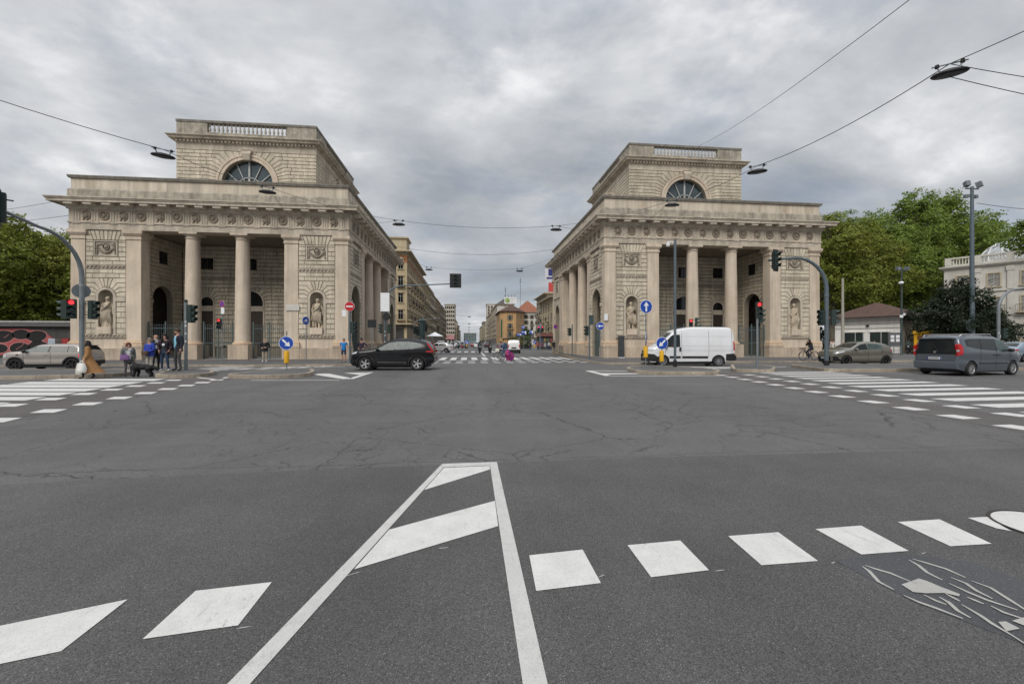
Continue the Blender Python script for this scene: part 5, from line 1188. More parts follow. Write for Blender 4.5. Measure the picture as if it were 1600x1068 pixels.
def make_mpv(label, loc, rz, sc=1.0):
    d = dict(L=4.39, top=[(0,.66),(.03,.90),(.15,1.02),(.5,1.14),(.85,1.22),(1.0,1.30),(1.62,1.72),(1.9,1.80),(2.6,1.83),(3.9,1.80),(4.22,1.76),(4.32,1.60),(4.36,1.1),(4.39,.62)],
             bot=[(0,.30),(.2,.20),(4.0,.22),(4.25,.28),(4.39,.36)], hw=[(0,.60),(.06,.70),(.25,.82),(.6,.89),(1.0,.91),(3.9,.91),(4.2,.885),(4.33,.85),(4.39,.80)],
             belt=[(0,.84),(1.0,1.08),(2.0,1.12),(3.2,1.16),(4.39,1.18)], lean=.17, round=.13, crown=.04, smooth=3)
    sh = Shape(d); root = thing('car', label, 'car', loc, rz); P = paint('paint_grey', (0.115, 0.135, 0.160), 0.5, 0.3); wh = [(.88,.33),(3.64,.33)]
    cut_body(root, sh, wh, 1.15, [P, M_TRIMB])
    hi = [(1.02,1.16),(1.6,1.60),(1.9,1.67),(3.7,1.67),(3.95,1.60),(4.05,1.30)]; lo = [(1.02,1.13),(2.0,1.14),(3.2,1.22),(3.7,1.30),(4.05,1.36)]
    sp2(sh, root, 'window', M_CGLASSL, 1.22, 2.02, lo, hi); sp2(sh, root, 'window', M_CGLASS, 2.07, 3.00, lo, hi); sp2(sh, root, 'window', M_CGLASS, 3.05, 3.92, lo, hi)
    sp2(sh, root, 'pillar', M_TRIMB, 1.98, 3.10, [(1.98,1.13),(3.1,1.2)], [(1.98,1.66),(3.1,1.675)], off=.003)
    top_patch(sh, .98, 1.60, .72, .62).build('windscreen', M_CGLASS, root)
    # tailgate: glass, lamps, plate, badge
    m = MB(); z0, z1 = .98, 1.68
    for k in range(6):
        za, zb_ = z0+(z1-z0)*k/6, z0+(z1-z0)*(k+1)/6
        def q(z): 
            x = 4.385 - max(0, (z-1.1))*.10; return x+.006, min(.77, sh.Y(4.33, z)-.05)
        (xa, ya), (xb, yb) = q(za), q(zb_)
        m.add([(xa, -ya, za), (xa, ya, za), (xb, yb, zb_), (xb, -yb, zb_)], [(0,1,2,3)])
        m.add([(xa, -ya, za), (xb, -yb, zb_), (xb-.12, -yb, zb_), (xa-.12, -ya, za)], [(0,1,2,3)]); m.add([(xa, ya, za), (xb, yb, zb_), (xb-.12, yb, zb_), (xa-.12, ya, za)], [(3,2,1,0)])
    m.build('rear_window', M_CGLASS, root)
    m = MB(); m.box(4.30, -.60, 1.675, 4.40, .60, 1.71); m.build('tailgate_edge', P, root)
    sp2(sh, root, 'tail_lamp', M_RED, 4.16, 4.375, [(4.16,1.0),(4.375,.90)], [(4.16,1.34),(4.25,1.46),(4.375,1.40)], off=.010)
    for sg in (-1, 1):
        m = MB(); m.box(4.33, sg*.77, .92, 4.405, sg*.832, 1.38); m.box(4.33, sg*.77, 1.10, 4.408, sg*.833, 1.18, 1); m.build('tail_lamp', [M_RED, M_LAMP], root)
    m = MB(); m.prism_y([(4.30,.30),(4.44,.32),(4.47,.55),(4.44,.66),(4.30,.68)], -.80, .80); m.build('rear_bumper', P, root, 30); plate(root, 4.445, .73, True, .52)
    m = MB(); m.box(4.37, -.72, .69, 4.41, .72, .96); m.build('tailgate_panel', P, root)
    m = MB(); m.lathe([(0, .02), (.06, .02), (.065, -.02)], 14, 4.405, 0, 1.07, axis='x'); m.build('badge', M_CHROME, root, 40)
    m = MB(); m.tube([(4.40, .12, 1.0), (4.37, .02, 1.28), (4.34, -.18, 1.46)], .012, 5); m.build('wiper', M_TRIMB, root)
    for sg in (-1, 1):
        m = MB(); m.tube([(1.95, sg*.66, 1.77), (2.05, sg*.68, 1.88), (3.95, sg*.68, 1.86), (4.05, sg*.66, 1.77)], .022, 6); m.build('roof_rail', M_ALLOY, root)
    for x in (2.3, 3.5): m = MB(); m.box(x-.03, -.72, 1.87, x+.03, .72, 1.91); m.build('roof_bar', M_ALLOY, root)
    sp2(sh, root, 'side_moulding', M_TRIMB, 1.25, 3.15, .54, .59, off=.016)
    for x, a, b in ((1.12,.34,1.12),(2.05,.34,1.14),(3.08,.60,1.20)): seam(sh, root, x, a, b)
    handle(sh, root, 1.92, .95, M_TRIMB); handle(sh, root, 2.20, .95, M_TRIMB); mirror(root, 1.30, .92, 1.16, M_TRIMB)
    sp2(sh, root, 'head_lamp', M_LAMP, .08, .60, [(.08,.86),(.60,1.0)], [(.08,.98),(.60,1.12)])
    add_wheels(root, [.88, 3.64], .33, .79, .20, 9, M_ALLOY, 'wh_mpv'); root.scale = (sc, sc, sc); return root
def flat_car(label, loc, rz, col, kind, sc=1.0, group=None):
    """Cars in the distance: body, glass, lamps and wheels."""
    if kind == 'van':
        d = dict(L=4.4, top=[(0,.8),(.1,1.0),(.7,1.2),(1.4,1.75),(1.8,1.86),(4.2,1.84),(4.36,1.7),(4.4,.7)], bot=[(0,.3),(4.4,.3)], hw=[(0,.7),(.3,.86),(4.2,.88),(4.4,.84)], belt=[(0,.9),(4.4,1.1)], lean=.12, round=.12)
    else:
        d = dict(L=4.3, top=[(0,.6),(.08,.84),(.9,1.02),(1.15,1.08),(1.8,1.46),(2.4,1.53),(3.4,1.48),(3.9,1.15),(4.24,.98),(4.3,.6)], bot=[(0,.26),(4.3,.28)], hw=[(0,.58),(.25,.80),(.8,.88),(3.6,.88),(4.1,.8),(4.3,.62)], belt=[(0,.8),(1.2,.98),(4.3,1.04)], lean=.23, round=.12)
    sh = Shape(d); root = thing('van' if kind == 'van' else 'car', label, 'van' if kind == 'van' else 'car', loc, rz, group); P = paint('paint_%s_%d' % (kind, int(col[0]*1000+col[2]*100)), col, 0.2, 0.35); wh = [(.8,.33),(3.4,.33)]
    cut_body(root, sh, wh, 1.15, [P, M_TRIMB])
    if kind == 'van':
        sp2(sh, root, 'window', M_CGLASS, 1.1, 2.0, 1.12, [(1.1,1.3),(1.5,1.62),(2.0,1.66)]); top_patch(sh, .8, 1.4, .7, .64).build('windscreen', M_CGLASS, root)
        m = MB(); m.box(4.40, -.35, .66, 4.42, .35, .86); m.build('rear_panel', M_TRIMB, root)
        for sg in (-1, 1): m = MB(); m.box(4.38, sg*.72, .8, 4.42, sg*.85, 1.25); m.build('tail_lamp', M_RED, root)
        m = MB(); m.box(4.36, -.82, .3, 4.46, .82, .55); m.build('rear_bumper', M_TRIMB, root)
    else:
        sp2(sh, root, 'window', M_CGLASS, 1.3, 2.25, 1.02, [(1.3,1.1),(1.85,1.36),(2.25,1.42)]); sp2(sh, root, 'window', M_CGLASS, 2.32, 3.4, 1.03, [(2.32,1.42),(3.1,1.38),(3.4,1.2)])
        top_patch(sh, 1.15, 1.78, .68, .58).build('windscreen', M_CGLASS, root); top_patch(sh, 3.5, 3.9, .58, .66).build('rear_window', M_CGLASS, root)
        sp2(sh, root, 'tail_lamp', M_RED, 4.0, 4.26, .86, .98, n=4); sp2(sh, root, 'head_lamp', M_LAMP, .05, .35, .74, .84, n=4)
    add_wheels(root, [.8, 3.4], .33, .76, .2, 5, M_ALLOY, 'wh_far'); root.scale = (sc, sc, sc); return root
def place(fn, fx, fy, rz, wb0, track, *a):
    """Put a vehicle so that its near front wheel stands at (fx, fy)."""
CAR_SUV = make_suv('black SUV turning left in front of the street between the gatehouses', (-6.62, 24.75, 0), R(-4), 1.07)
CAR_VAN = make_van('white panel van waiting in front of the right gatehouse', (11.98, 27.05, 0), R(-11), 1.02)
CAR_MINI = make_hatch('silver beige hatchback with black wheel arches in front of the graffiti wall', (-26.0, 26.42, 0), R(7), 1.045, (0.42, 0.38, 0.345), 'mini')
CAR_HB = make_hatch('dark olive hatchback driving left before the low white pavilion', (24.62, 26.15, 0), R(-4), 1.075, (0.17, 0.158, 0.13), 'hatch')
CAR_MPV = make_mpv('grey people carrier with roof bars seen from behind at the right edge', (27.05, 18.3, 0), R(180+8), 1.045)
flat_car('white car crossing behind the black SUV', (-6.6, 63.5, 0), R(-8), (0.70, 0.70, 0.69), 'car', 1.0)
flat_car('small white van seen from behind next to the orange corner house', (6.9, 61.5, 0), R(-98), (0.72, 0.72, 0.71), 'van', 1.0)
# ---------------------------------------------------------------- buildings along the street and round the square
M_PANE = mat('window_pane', (0.022, 0.026, 0.03), 0.12, var=0.2, scale=0.5, spec=0.7)
M_SHUT = mat('shutter_paint', (0.085, 0.075, 0.065), 0.7, var=0.2, scale=4, objrand=0.25)
M_SHUTG = mat('shutter_green', (0.035, 0.06, 0.05), 0.7, var=0.2, scale=4, objrand=0.2)
M_IRON = mat('balcony_iron', (0.03, 0.03, 0.032), 0.6)
M_SURR = mat('window_surround', (0.44, 0.37, 0.26), 0.85, var=0.12)
M_TILE = mat('roof_tile', (0.26, 0.105, 0.065), 0.9, var=0.25, scale=1.2, bump=0.5, bscale=8)
M_BROWNROOF = mat('roof_brown', (0.095, 0.055, 0.045), 0.9, var=0.22, scale=1.5, bump=0.5, bscale=9)
M_DROOF = mat('roof_dark', (0.085, 0.075, 0.07), 0.85, var=0.2, scale=1)
M_SHOP = mat('shop_front', (0.055, 0.052, 0.05), 0.3, var=0.5, scale=0.8)
M_FASCIA = mat('shop_fascia', (0.16, 0.14, 0.12), 0.6, var=0.4, scale=0.4)
WM = {}
def win_mesh(w, h, kind):
    k = (round(w, 2), round(h, 2), kind)
    if k in WM: return WM[k]
    m = MB()                                                  # local: x along the wall, -y outward; frame stands proud, pane behind
    f = 0.16
    m.box(-w/2-f, -0.10, -0.05, -w/2, 0.02, h+f); m.box(w/2, -0.10, -0.05, w/2+f, 0.02, h+f); m.box(-w/2, -0.10, h, w/2, 0.02, h+f)
    m.box(-w/2-f-0.1, -0.22, -0.18, w/2+f+0.1, 0.02, -0.05)
    if kind == 'rich': m.prism_y([(-w/2-0.3, h+f), (w/2+0.3, h+f), (w/2+0.3, h+f+0.12), (0, h+f+0.5), (-w/2-0.3, h+f+0.12)], -0.3, 0.02)
    if kind == 'shut':
        m.box(-w/2-0.55, -0.07, 0, -w/2-0.02, -0.02, h, 1); m.box(w/2+0.02, -0.07, 0, w/2+0.55, -0.02, h, 1)
    if kind == 'closed': m.box(-w/2, -0.03, h*0.35, w/2, 0.0, h, 1)
    fr = m.mesh('window', [M_SURR, M_SHUT])
    p = MB(); p.box(-w/2, 0.0, 0, w/2, 0.03, h); p.box(-0.035, -0.02, 0, 0.035, 0.0, h, 1); p.box(-w/2, -0.02, h*0.68, w/2, 0.0, h*0.68+0.05, 1)
    WM[k] = (fr, p.mesh('pane', [M_PANE, M_WFRAME])); return WM[k]
BM_ = {}
def balcony_mesh(w, stone=None):
    if w in BM_: return BM_[w]
    m = MB(); m.box(-w/2, -0.95, -0.16, w/2, 0.02, 0.0); m.c = 1
    for x in [-w/2+0.03+i*(w-0.06)/max(1, round(w/0.16)) for i in range(max(1, round(w/0.16))+1)]: m.box(x-0.012, -0.93, 0, x+0.012, -0.905, 1.0)
    m.box(-w/2, -0.94, 1.0, w/2, -0.89, 1.05); m.box(-w/2, -0.94, 0.05, w/2, -0.90, 0.09)
    for s in (-1, 1): m.box(s*w/2-0.03*s, -0.93, 1.0, s*w/2, 0, 1.05); m.box(s*(w/2-0.01)-0.01, -0.5, 0, s*(w/2-0.01)+0.01, -0.47, 1.0)
    m.c = 0
    for s in (-0.35, 0.35): m.prism_x([(0.02, -0.16), (-0.6, -0.16), (0.02, -0.5)], s*w-0.08, s*w+0.08)
    BM_[w] = m.mesh('balcony', [M_SURR, M_IRON]); return BM_[w]
def wallpanel(root, name, pts, m_):
    mb = MB(); mb.add(pts, [tuple(range(len(pts)))]); return mb.build(name, m_, root)
def house(label, x0, x1, y0, y1, H, wall, floors, roof='flat', faces=(), base=0.0, ground=4.2, name='building', group='buildings along the street', cornice=0.7, roofmat=None, rh=3.0, shop=True, subs=True):
    """faces: (side, bays, window w, window h, kind, balcony pattern). side w/e/s."""
    root = thing(name, label, 'building', ((x0+x1)/2, (y0+y1)/2, base), 0, group)
    hx, hy = (x1-x0)/2, (y1-y0)/2
    m = MB(); m.box(-hx, -hy, 0, hx, hy, H); m.build('wall', wall, root)
    m = MB(); m.ring(-hx, hx, -hy, hy, [(0.0, H-0.55), (0.12, H-0.5), (0.15, H-0.3), (cornice, H-0.15), (cornice, H+0.1), (0.0, H+0.25)], cap0=False); m.build('cornice', M_SURR, root)
    if roof == 'hip':
        e = cornice+0.1; r_ = min(hx, hy)*0.95; m = MB(); rx, ry = max(0.05, hx-r_), max(0.05, hy-r_)
        m.add([(-hx-e,-hy-e,H+0.12),(hx+e,-hy-e,H+0.12),(hx+e,hy+e,H+0.12),(-hx-e,hy+e,H+0.12),(-rx,-ry,H+rh),(rx,-ry,H+rh),(rx,ry,H+rh),(-rx,ry,H+rh)], [(3,2,1,0),(0,1,5,4),(1,2,6,5),(2,3,7,6),(3,0,4,7),(4,5,6,7)])
        m.build('roof', roofmat or M_TILE, root)
    elif roof == 'mansard':
        m = MB(); m.ring(-hx, hx, -hy, hy, [(0.1, H+0.1), (-0.9, H+rh), (-2.5, H+rh+0.6)], cap0=False); m.build('roof', roofmat or M_DROOF, root)
    for (side, bays, ww, wh, kind, balc) in faces:
        L = 2*hx if side in 's' else 2*hy
        rz = {'s': 0.0, 'e': R(90), 'w': R(-90)}[side]
        def pos(a, z, d=0.0):
            return {'s': (-hx+a, -hy-d, z), 'e': (hx+d, -hy+a, z), 'w': (-hx-d, hy-a, z)}[side]
        fh = (H-ground-1.0)/floors
        for fl in range(floors):
            z = ground+fl*fh+fh*0.22
            o = MB(); 
            for b_ in range(bays):
                a = L*(b_+0.5)/bays
                fr, pn = win_mesh(ww, min(wh, fh*0.66), kind if not (kind == 'shut' and rnd.random() < .3) else 'closed')
                w_ = inst('window', fr, root, pos(a, z), (0, 0, rz))
                if subs: inst('pane', pn, w_, (0, 0, 0))
                else:
                    inst('pane', pn, root, pos(a, z), (0, 0, rz))
                if balc and (b_+fl*balc[1]) % balc[0] == 0 and fl < floors-(0 if balc[0] == 1 else 1): inst('balcony', balcony_mesh(round(ww+1.0, 1)), root, pos(a, z-0.1), (0, 0, rz))
        if shop:
            n = max(1, int(bays*.75))
            for k in range(n):
                a0, a1 = L*k/n+0.7, L*(k+1)/n-0.7; m = MB()
                p = [pos(a0, 0.3, .05), pos(a1, 0.3, .05), pos(a1, ground-1.2, .05), pos(a0, ground-1.2, .05)]; m.add(p, [(0,1,2,3)]); m.build('shop_window', M_SHOP, root)
            m = MB(); c0, c1 = pos(0.3, ground-1.1, 0.02), pos(L-0.3, ground-0.45, 0.14); m.box(c0[0], c0[1], c0[2], c1[0], c1[1], c1[2]); m.build('fascia', M_FASCIA, root)
        m = MB(); c0, c1 = pos(-0.05, ground-0.3, 0.0), pos(L+0.05, ground-0.05, 0.22); m.box(c0[0], c0[1], c0[2], c1[0], c1[1], c1[2]); m.build('string_course', M_SURR, root)
    return root
P_ = lambda n, c, **k: mat(n, c, 0.85, var=0.10, scale=0.5, streak=0.12, stain=(c[0]*.6, c[1]*.58, c[2]*.55), stain_amt=0.3, stain_scale=0.3, **k)
W_ORANGE = P_('stucco_ochre', (0.47, 0.38, 0.24)); W_YELL = P_('stucco_yellow', (0.46, 0.39, 0.26)); W_CREAM = P_('stucco_cream', (0.46, 0.41, 0.32)); W_GREY = P_('render_grey', (0.30, 0.285, 0.26)); W_PALE = P_('render_pale', (0.48, 0.46, 0.42))
W_TERRA = P_('stucco_orange', (0.50, 0.31, 0.15)); W_WHITE = P_('render_white', (0.60, 0.585, 0.55)); W_BROWN = P_('stucco_brown', (0.30, 0.22, 0.15)); W_RUST = P_('frieze_rust', (0.34, 0.14, 0.06))
# left side of the street
A = house('tall ochre palazzo with stone balconies at the corner behind the left gatehouse', -34, -14.2, 97, 130, 22.5, W_ORANGE, 4, 'flat', [('s', 7, 1.05, 2.1, 'rich', (2, 1)), ('e', 11, 1.1, 2.1, 'rich', (2, 1))], ground=6.0, cornice=1.1)
m = MB(); m.ring(-9.9, 9.9, -16.5, 16.5, [(0.03, 19.9), (0.03, 21.6)], cap0=False, cap1=False); m.build('painted_frieze', W_RUST, A)
m = MB(); m.box(4.5, -16.4, 22.7, 9.8, -11.5, 25.6); m.build('corner_turret', W_YELL, A); m = MB(); m.ring(4.5, 9.8, -16.4, -11.5, [(0.0, 25.3), (0.4, 25.5), (0.4, 25.8), (0, 25.9)], cap0=False); m.build('turret_cornice', M_SURR, A)
m = MB(); m.box(-9.9, -17.7, 5.6, 11.2, -16.5, 5.85); m.box(9.9, -16.5, 5.6, 11.2, 16.5, 5.85); m.build('long_balcony', M_SURR, A)
house('cream corner block with iron balconies beyond the ochre palazzo', -34, -14.4, 130.5, 158, 20.5, W_YELL, 4, 'mansard', [('e', 8, 1.2, 2.1, 'rich', (2, 1))], ground=5.5)
house('cream palazzo with a dark mansard roof, left of the street', -34, -14.6, 158.5, 186, 20.5, W_CREAM, 4, 'mansard', [('e', 8, 1.2, 2.1, 'shut', (2, 1))], ground=5.2)
house('brown brick block with dark windows on the left of the street', -34, -14.8, 187, 212, 21, W_BROWN, 5, 'flat', [('e', 6, 1.4, 1.9, 'plain', (3, 0)), ('s', 4, 1.4, 1.9, 'plain', None)])
B = house('beige modern office block with rows of windows, left of the street', -22.5, -13.2, 390, 420, 37, W_PALE, 7, 'flat', [('s', 5, 1.3, 2.2, 'plain', None), ('e', 7, 1.9, 2.2, 'plain', None)], ground=8.5)
house('grey block with balconies left of the street before the modern office block', -34, -14.8, 214, 246, 20, W_GREY, 5, 'mansard', [('e', 9, 1.3, 1.9, 'shut', (3, 1)), ('s', 4, 1.4, 1.9, 'plain', None)])
house('pale block with shutters left of the street, last before the gap', -34, -14.7, 246.5, 268, 20.5, W_PALE, 5, 'mansard', [('e', 7, 1.3, 1.9, 'shut', (2, 1))])
house('yellow house with a red shop banner far down the left side', -34, -14.0, 480, 520, 25, W_YELL, 5, 'mansard', [('s', 6, 1.3, 2.2, 'shut', (2, 1)), ('e', 8, 1.2, 1.9, 'shut', (2, 1))], subs=False)
mb = MB(); mb.box(-20.5, 478.2, 6.5, -15.2, 478.9, 17.5); o = mb.build('shop_banner', mat('banner_red', (0.42, 0.045, 0.05), 0.6)); tag(o, 'red vertical banner on the far yellow house left of the street', 'banner')
mb = MB(); mb.box(-22.4, 388.6, 4.0, -13.3, 389.4, 8.2); o = mb.build('shop_sign', mat('sign_pink', (0.40, 0.20, 0.20), 0.6, var=0.3, scale=0.6)); tag(o, 'pinkish shop sign across the beige office block', 'shop sign')
for i, (y0, y1, h, wl, lab) in enumerate(((526, 575, 22, W_PALE, 'pale'), (580, 650, 25, W_GREY, 'grey'), (655, 745, 20, W_CREAM, 'last cream'))):
    house('%s block far down the left side of the street' % lab, -36, -14.5, y0, y1, h, wl, 5, 'flat', [('e', 9, 1.3, 1.9, 'plain', (3, 1)), ('s', 5, 1.3, 1.9, 'plain', None)], subs=False)
# right side
house('pale narrow tower block rising behind the right street front', 17.6, 30, 395, 415, 38, W_WHITE, 11, 'flat', [('s', 4, 1.5, 1.6, 'plain', (1, 0)), ('w', 5, 1.5, 1.6, 'plain', None)], subs=False)
O = thing('corner_house', 'orange wedge shaped corner house with dark shutters', 'house', (19.2, 205, 0), 0, 'buildings along the street')
fp = [(-1.6, 0), (4.4, 0), (9.5, 8), (9.5, 30), (-3.4, 30), (-3.4, 3)]
m = MB(); m.prism(fp, 0, 16.8); m.build('wall', W_TERRA, O)
m = MB(); ov = poly_offset(fp, -0.9); m.prism(ov, 16.8, 17.15); n_ = len(ov); m.add([(x, y, 17.15) for x, y in ov]+[(3.0, 9, 21.2), (3.0, 27, 21.2)], [(0,1,6),(1,2,6),(2,3,7,6),(3,4,7),(4,5,6,7),(5,0,6)]); m.build('roof', M_BROWNROOF, O)
for z in (12.6, 8.4, 4.6):
    fr, pn = win_mesh(1.5, 2.5, 'shut'); w_ = inst('window', fr, O, (1.4, -0.02, z)); inst('pane', pn, w_)
    for k, (x, y) in enumerate(((6.2, 2.9), (8.2, 6.0))): w_ = inst('window', fr, O, (x, y, z), (0, 0, R(57.5))); inst('pane', pn, w_)
    for k in range(4): w_ = inst('window', fr, O, (-3.42, 7+6*k, z), (0, 0, R(-90))); inst('pane', pn, w_)
inst('balcony', balcony_mesh(3.4), O, (1.4, -0.02, 8.2)); inst('balcony', balcony_mesh(3.4), O, (1.4, -0.02, 4.3))
m = MB(); m.box(-3.0, -0.9, 3.5, 9, 0.4, 3.75); m.build('awning', mat('awning_pale', (0.30, 0.29, 0.26), 0.8), O)
m = MB(); m.box(-3.1, 1.2, 4.0, -2.4, 2.6, 13.0); m.build('neon_sign', mat('sign_green', (0.03, 0.10, 0.06), 0.6, var=0.4, scale=2), O)
house('white house with grey shutters beside the orange corner house', 25.6, 37.5, 214, 240, 17.2, W_WHITE, 4, 'hip', [('s', 4, 1.3, 2.1, 'shut', (2, 1)), ('w', 6, 1.3, 2.1, 'shut', None)], rh=6.5)
house('cream house under a red tile roof right of the white one', 38.2, 50, 218, 246, 17.0, W_CREAM, 4, 'hip', [('s', 4, 1.3, 2.1, 'shut', (2, 0))], rh=5)
house('plain white gabled block rising behind the orange corner house', 16.6, 26, 240, 268, 23.5, W_WHITE, 6, 'hip', [('w', 7, 1.4, 1.7, 'shut', (2, 1))], rh=4, roofmat=M_DROOF)
house('cream block with many balconies on the right of the street', 16.8, 30, 269, 310, 24, W_CREAM, 6, 'flat', [('w', 10, 1.4, 1.8, 'shut', (2, 1)), ('s', 3, 1.3, 1.8, 'plain', None)], subs=False)
house('grey block with balconies farther down the right side', 16.8, 30, 311, 352, 23, W_GREY, 6, 'flat', [('w', 10, 1.4, 1.8, 'shut', (2, 1))], subs=False)
for i, (y0, y1, h, wl, lab) in enumerate(((353, 392, 24, W_PALE, 'pale'), (418, 465, 22, W_CREAM, 'cream'), (470, 530, 25, W_GREY, 'dark grey'), (535, 640, 22, W_YELL, 'last yellow'))):
    house('%s block far down the right side of the street' % lab, 16.8, 32, y0, y1, h, wl, 5, 'flat', [('w', 9, 1.3, 1.9, 'shut', (2, 1)), ('s', 3, 1.3, 1.9, 'plain', None)], subs=False)
house('block closing the far end of the street, coloured blue for the haze', -9, 14, 760, 790, 18, mat('far_haze_blue', (0.14, 0.24, 0.28), 0.3, var=0.2, scale=0.2), 5, 'flat', [('s', 8, 1.5, 2.0, 'plain', None)], subs=False, shop=False)  # bluish wall colour stands in for haze at the end of the street
# buildings right beside the right gatehouse
house('tall grey palazzo with brown shutters seen past the right gatehouse', 27.0, 52, 140, 162, 18.5, W_GREY, 4, 'flat', [('w', 8, 1.3, 2.2, 'shut', (2, 1)), ('s', 7, 1.3, 2.2, 'shut', (3, 0))], cornice=1.2, group='buildings along the street')
house('lower yellow house with balconies close behind the right gatehouse', 24.4, 50, 118, 139, 14.8, W_YELL, 3, 'flat', [('w', 5, 1.4, 2.3, 'shut', (2, 1)), ('s', 6, 1.3, 2.2, 'shut', (2, 0))], cornice=1.2)
# roof billboard with a green globe above the orange corner house
BB = thing('billboard', 'white roof billboard with a green round emblem above the orange house', 'billboard', (21.4, 216, 19.4))
BB.scale = (.74, .74, .74)
m = MB(); m.box(-3.6, -0.15, 3.2, 5.2, 0.15, 8.0); m.build('panel', mat('billboard_white', (0.74, 0.74, 0.73), 0.6, var=0.03), BB)
m = MB(); m.lathe([(0.0, -0.22), (1.65, -0.20), (1.75, -0.15)], 24, -1.4, 0, 5.5, axis='y'); m.build('emblem', mat('emblem_green', (0.25, 0.36, 0.10), 0.5, var=0.35, scale=0.9), BB)
m = MB()
for z, w in ((6.6, 3.2), (5.6, 2.2), (4.2, 1.2)): m.box(1.0, -0.19, z, 1.0+w, -0.155, z+0.28)
m.build('lettering', mat('letter_grey', (0.45, 0.46, 0.47), 0.6), BB)
for x in (-3.2, -0.9, 1.4, 3.7): m = MB(); m.tube([(x, 0.3, -2.0), (x, 0.3, 8.2), (x, -0.9, 9.0)], 0.07, 6); m.obox(x, -1.0, 9.0, 0.5, 0.6, 0.5); m.build('floodlight', M_IRON, BB)
for x, h, lab in ((20.2, 32, 'shorter'), (28.5, 37, 'taller')):
    a = thing('roof_aerial', '%s thin mast on the roofs above the orange corner house' % lab, 'aerial', (x, 226, 17.0), 0, 'masts on the roofs'); m = MB(); m.tube([(0,0,0), (0,0,h-17)], 0.09, 6); m.build('mast', M_IRON, a); m = MB(); m.box(-0.8, -0.05, h-19.2, 0.8, 0.05, h-19.05); m.box(-0.5, -0.05, h-18.2, 0.5, 0.05, h-18.05); m.build('antenna', M_IRON, a)
for x, y, z0, z1, c, lab in ((22.9, 112, 18.6, 22.0, (0.62, 0.62, 0.66), 'white sign board with a dark blue logo above the right gatehouse roof edge'), (22.5, 105, 14.6, 17.0, (0.55, 0.07, 0.06), 'red sign board below the white one beside the right gatehouse')):
    a = thing('sign_board', lab, 'sign', (x, y, 0), 0, 'sign boards behind the right gatehouse')
    m = MB(); m.box(-1.9, -0.12, z0, 1.9, 0.12, z1); m.build('panel', mat('board_%d' % int(c[1]*100), c, 0.6, var=0.05), a)
    if c[1] > .3: m = MB(); m.box(-1.0, -0.16, z0+1.3, 1.6, -0.125, z1-0.2); m.box(-1.5, -0.16, z0+0.4, 1.3, -0.125, z0+0.9); m.build('logo', mat('logo_blue', (0.03, 0.035, 0.16), 0.6), a)
    m = MB(); m.tube([(1.2, 0.2, 0), (1.2, 0.2, z1)], 0.12, 8); m.build('post', M_IRON, a)
# graffiti wall on the left
GWY = 43.0
GWt = thing('graffiti_wall', 'low dark wall covered in pink and yellow graffiti beside the left gatehouse', 'wall', (-48, GWY, 0))
m = MB(); m.box(-28, 0, 0, 15.3, 1.2, 3.05); m.build('wall', mat('wall_dark', (0.055, 0.052, 0.048), 0.85, var=0.3, scale=1.2, streak=0.2), GWt)
m = MB(); m.box(-28.2, -0.35, 3.05, 15.4, 1.5, 3.42); m.box(-28.2, -0.38, 3.42, 15.4, 1.52, 3.56, 1); m.build('wall_cap', [mat('fascia_grey', (0.10, 0.098, 0.095), 0.7, var=0.15), mat('cap_light', (0.36, 0.36, 0.35), 0.7)], GWt)
def text_mesh(s, size, extrude=0.0, offset=0.0, spacing=1.0):
    c = bpy.data.curves.new('lettering', 'FONT'); c.body = s; c.size = size; c.extrude = extrude; c.offset = offset; c.align_x = 'CENTER'; c.space_character = spacing; c.resolution_u = 4
    o = bpy.data.objects.new('lettering', c); COL.objects.link(o); dg = bpy.context.evaluated_depsgraph_get(); me = bpy.data.meshes.new_from_object(o.evaluated_get(dg)); bpy.data.objects.remove(o); bpy.data.curves.remove(c); return me
G_PINK = mat('spray_pink', (0.36, 0.075, 0.075), 0.8, var=0.12, scale=2); G_LINE = mat('spray_pale_pink', (0.42, 0.19, 0.18), 0.8); G_BLK = mat('spray_black', (0.014, 0.013, 0.013), 0.85); G_YEL = mat('spray_yellow', (0.50, 0.32, 0.03), 0.8, var=0.15, scale=3); G_WHT = mat('spray_white', (0.5, 0.5, 0.5), 0.8)
def blob(root, name, pts, y, m_, wob=0.0):
    mb = MB(); mb.prism_y(pts, -y, -y+0.004); return mb.build(name, m_, root)
def ell(cx, cz, rx, rz, a=0, n=22): return [(cx+rx*math.cos(2*math.pi*k/n)*math.cos(a)-rz*math.sin(2*math.pi*k/n)*math.sin(a), cz+rx*math.cos(2*math.pi*k/n)*math.sin(a)+rz*math.sin(2*math.pi*k/n)*math.cos(a)) for k in range(n)]
gx = 0.2
blob(GWt, 'graffiti', [(-9.5, 0.55), (-9.2, 2.3), (-6.0, 2.75), (0.6, 2.8), (6.6, 2.85), (8.3, 2.6), (9.0, 2.0), (9.6, 1.2), (9.3, 0.45), (6.0, 0.35), (0.0, 0.5)], 0.012, G_PINK)
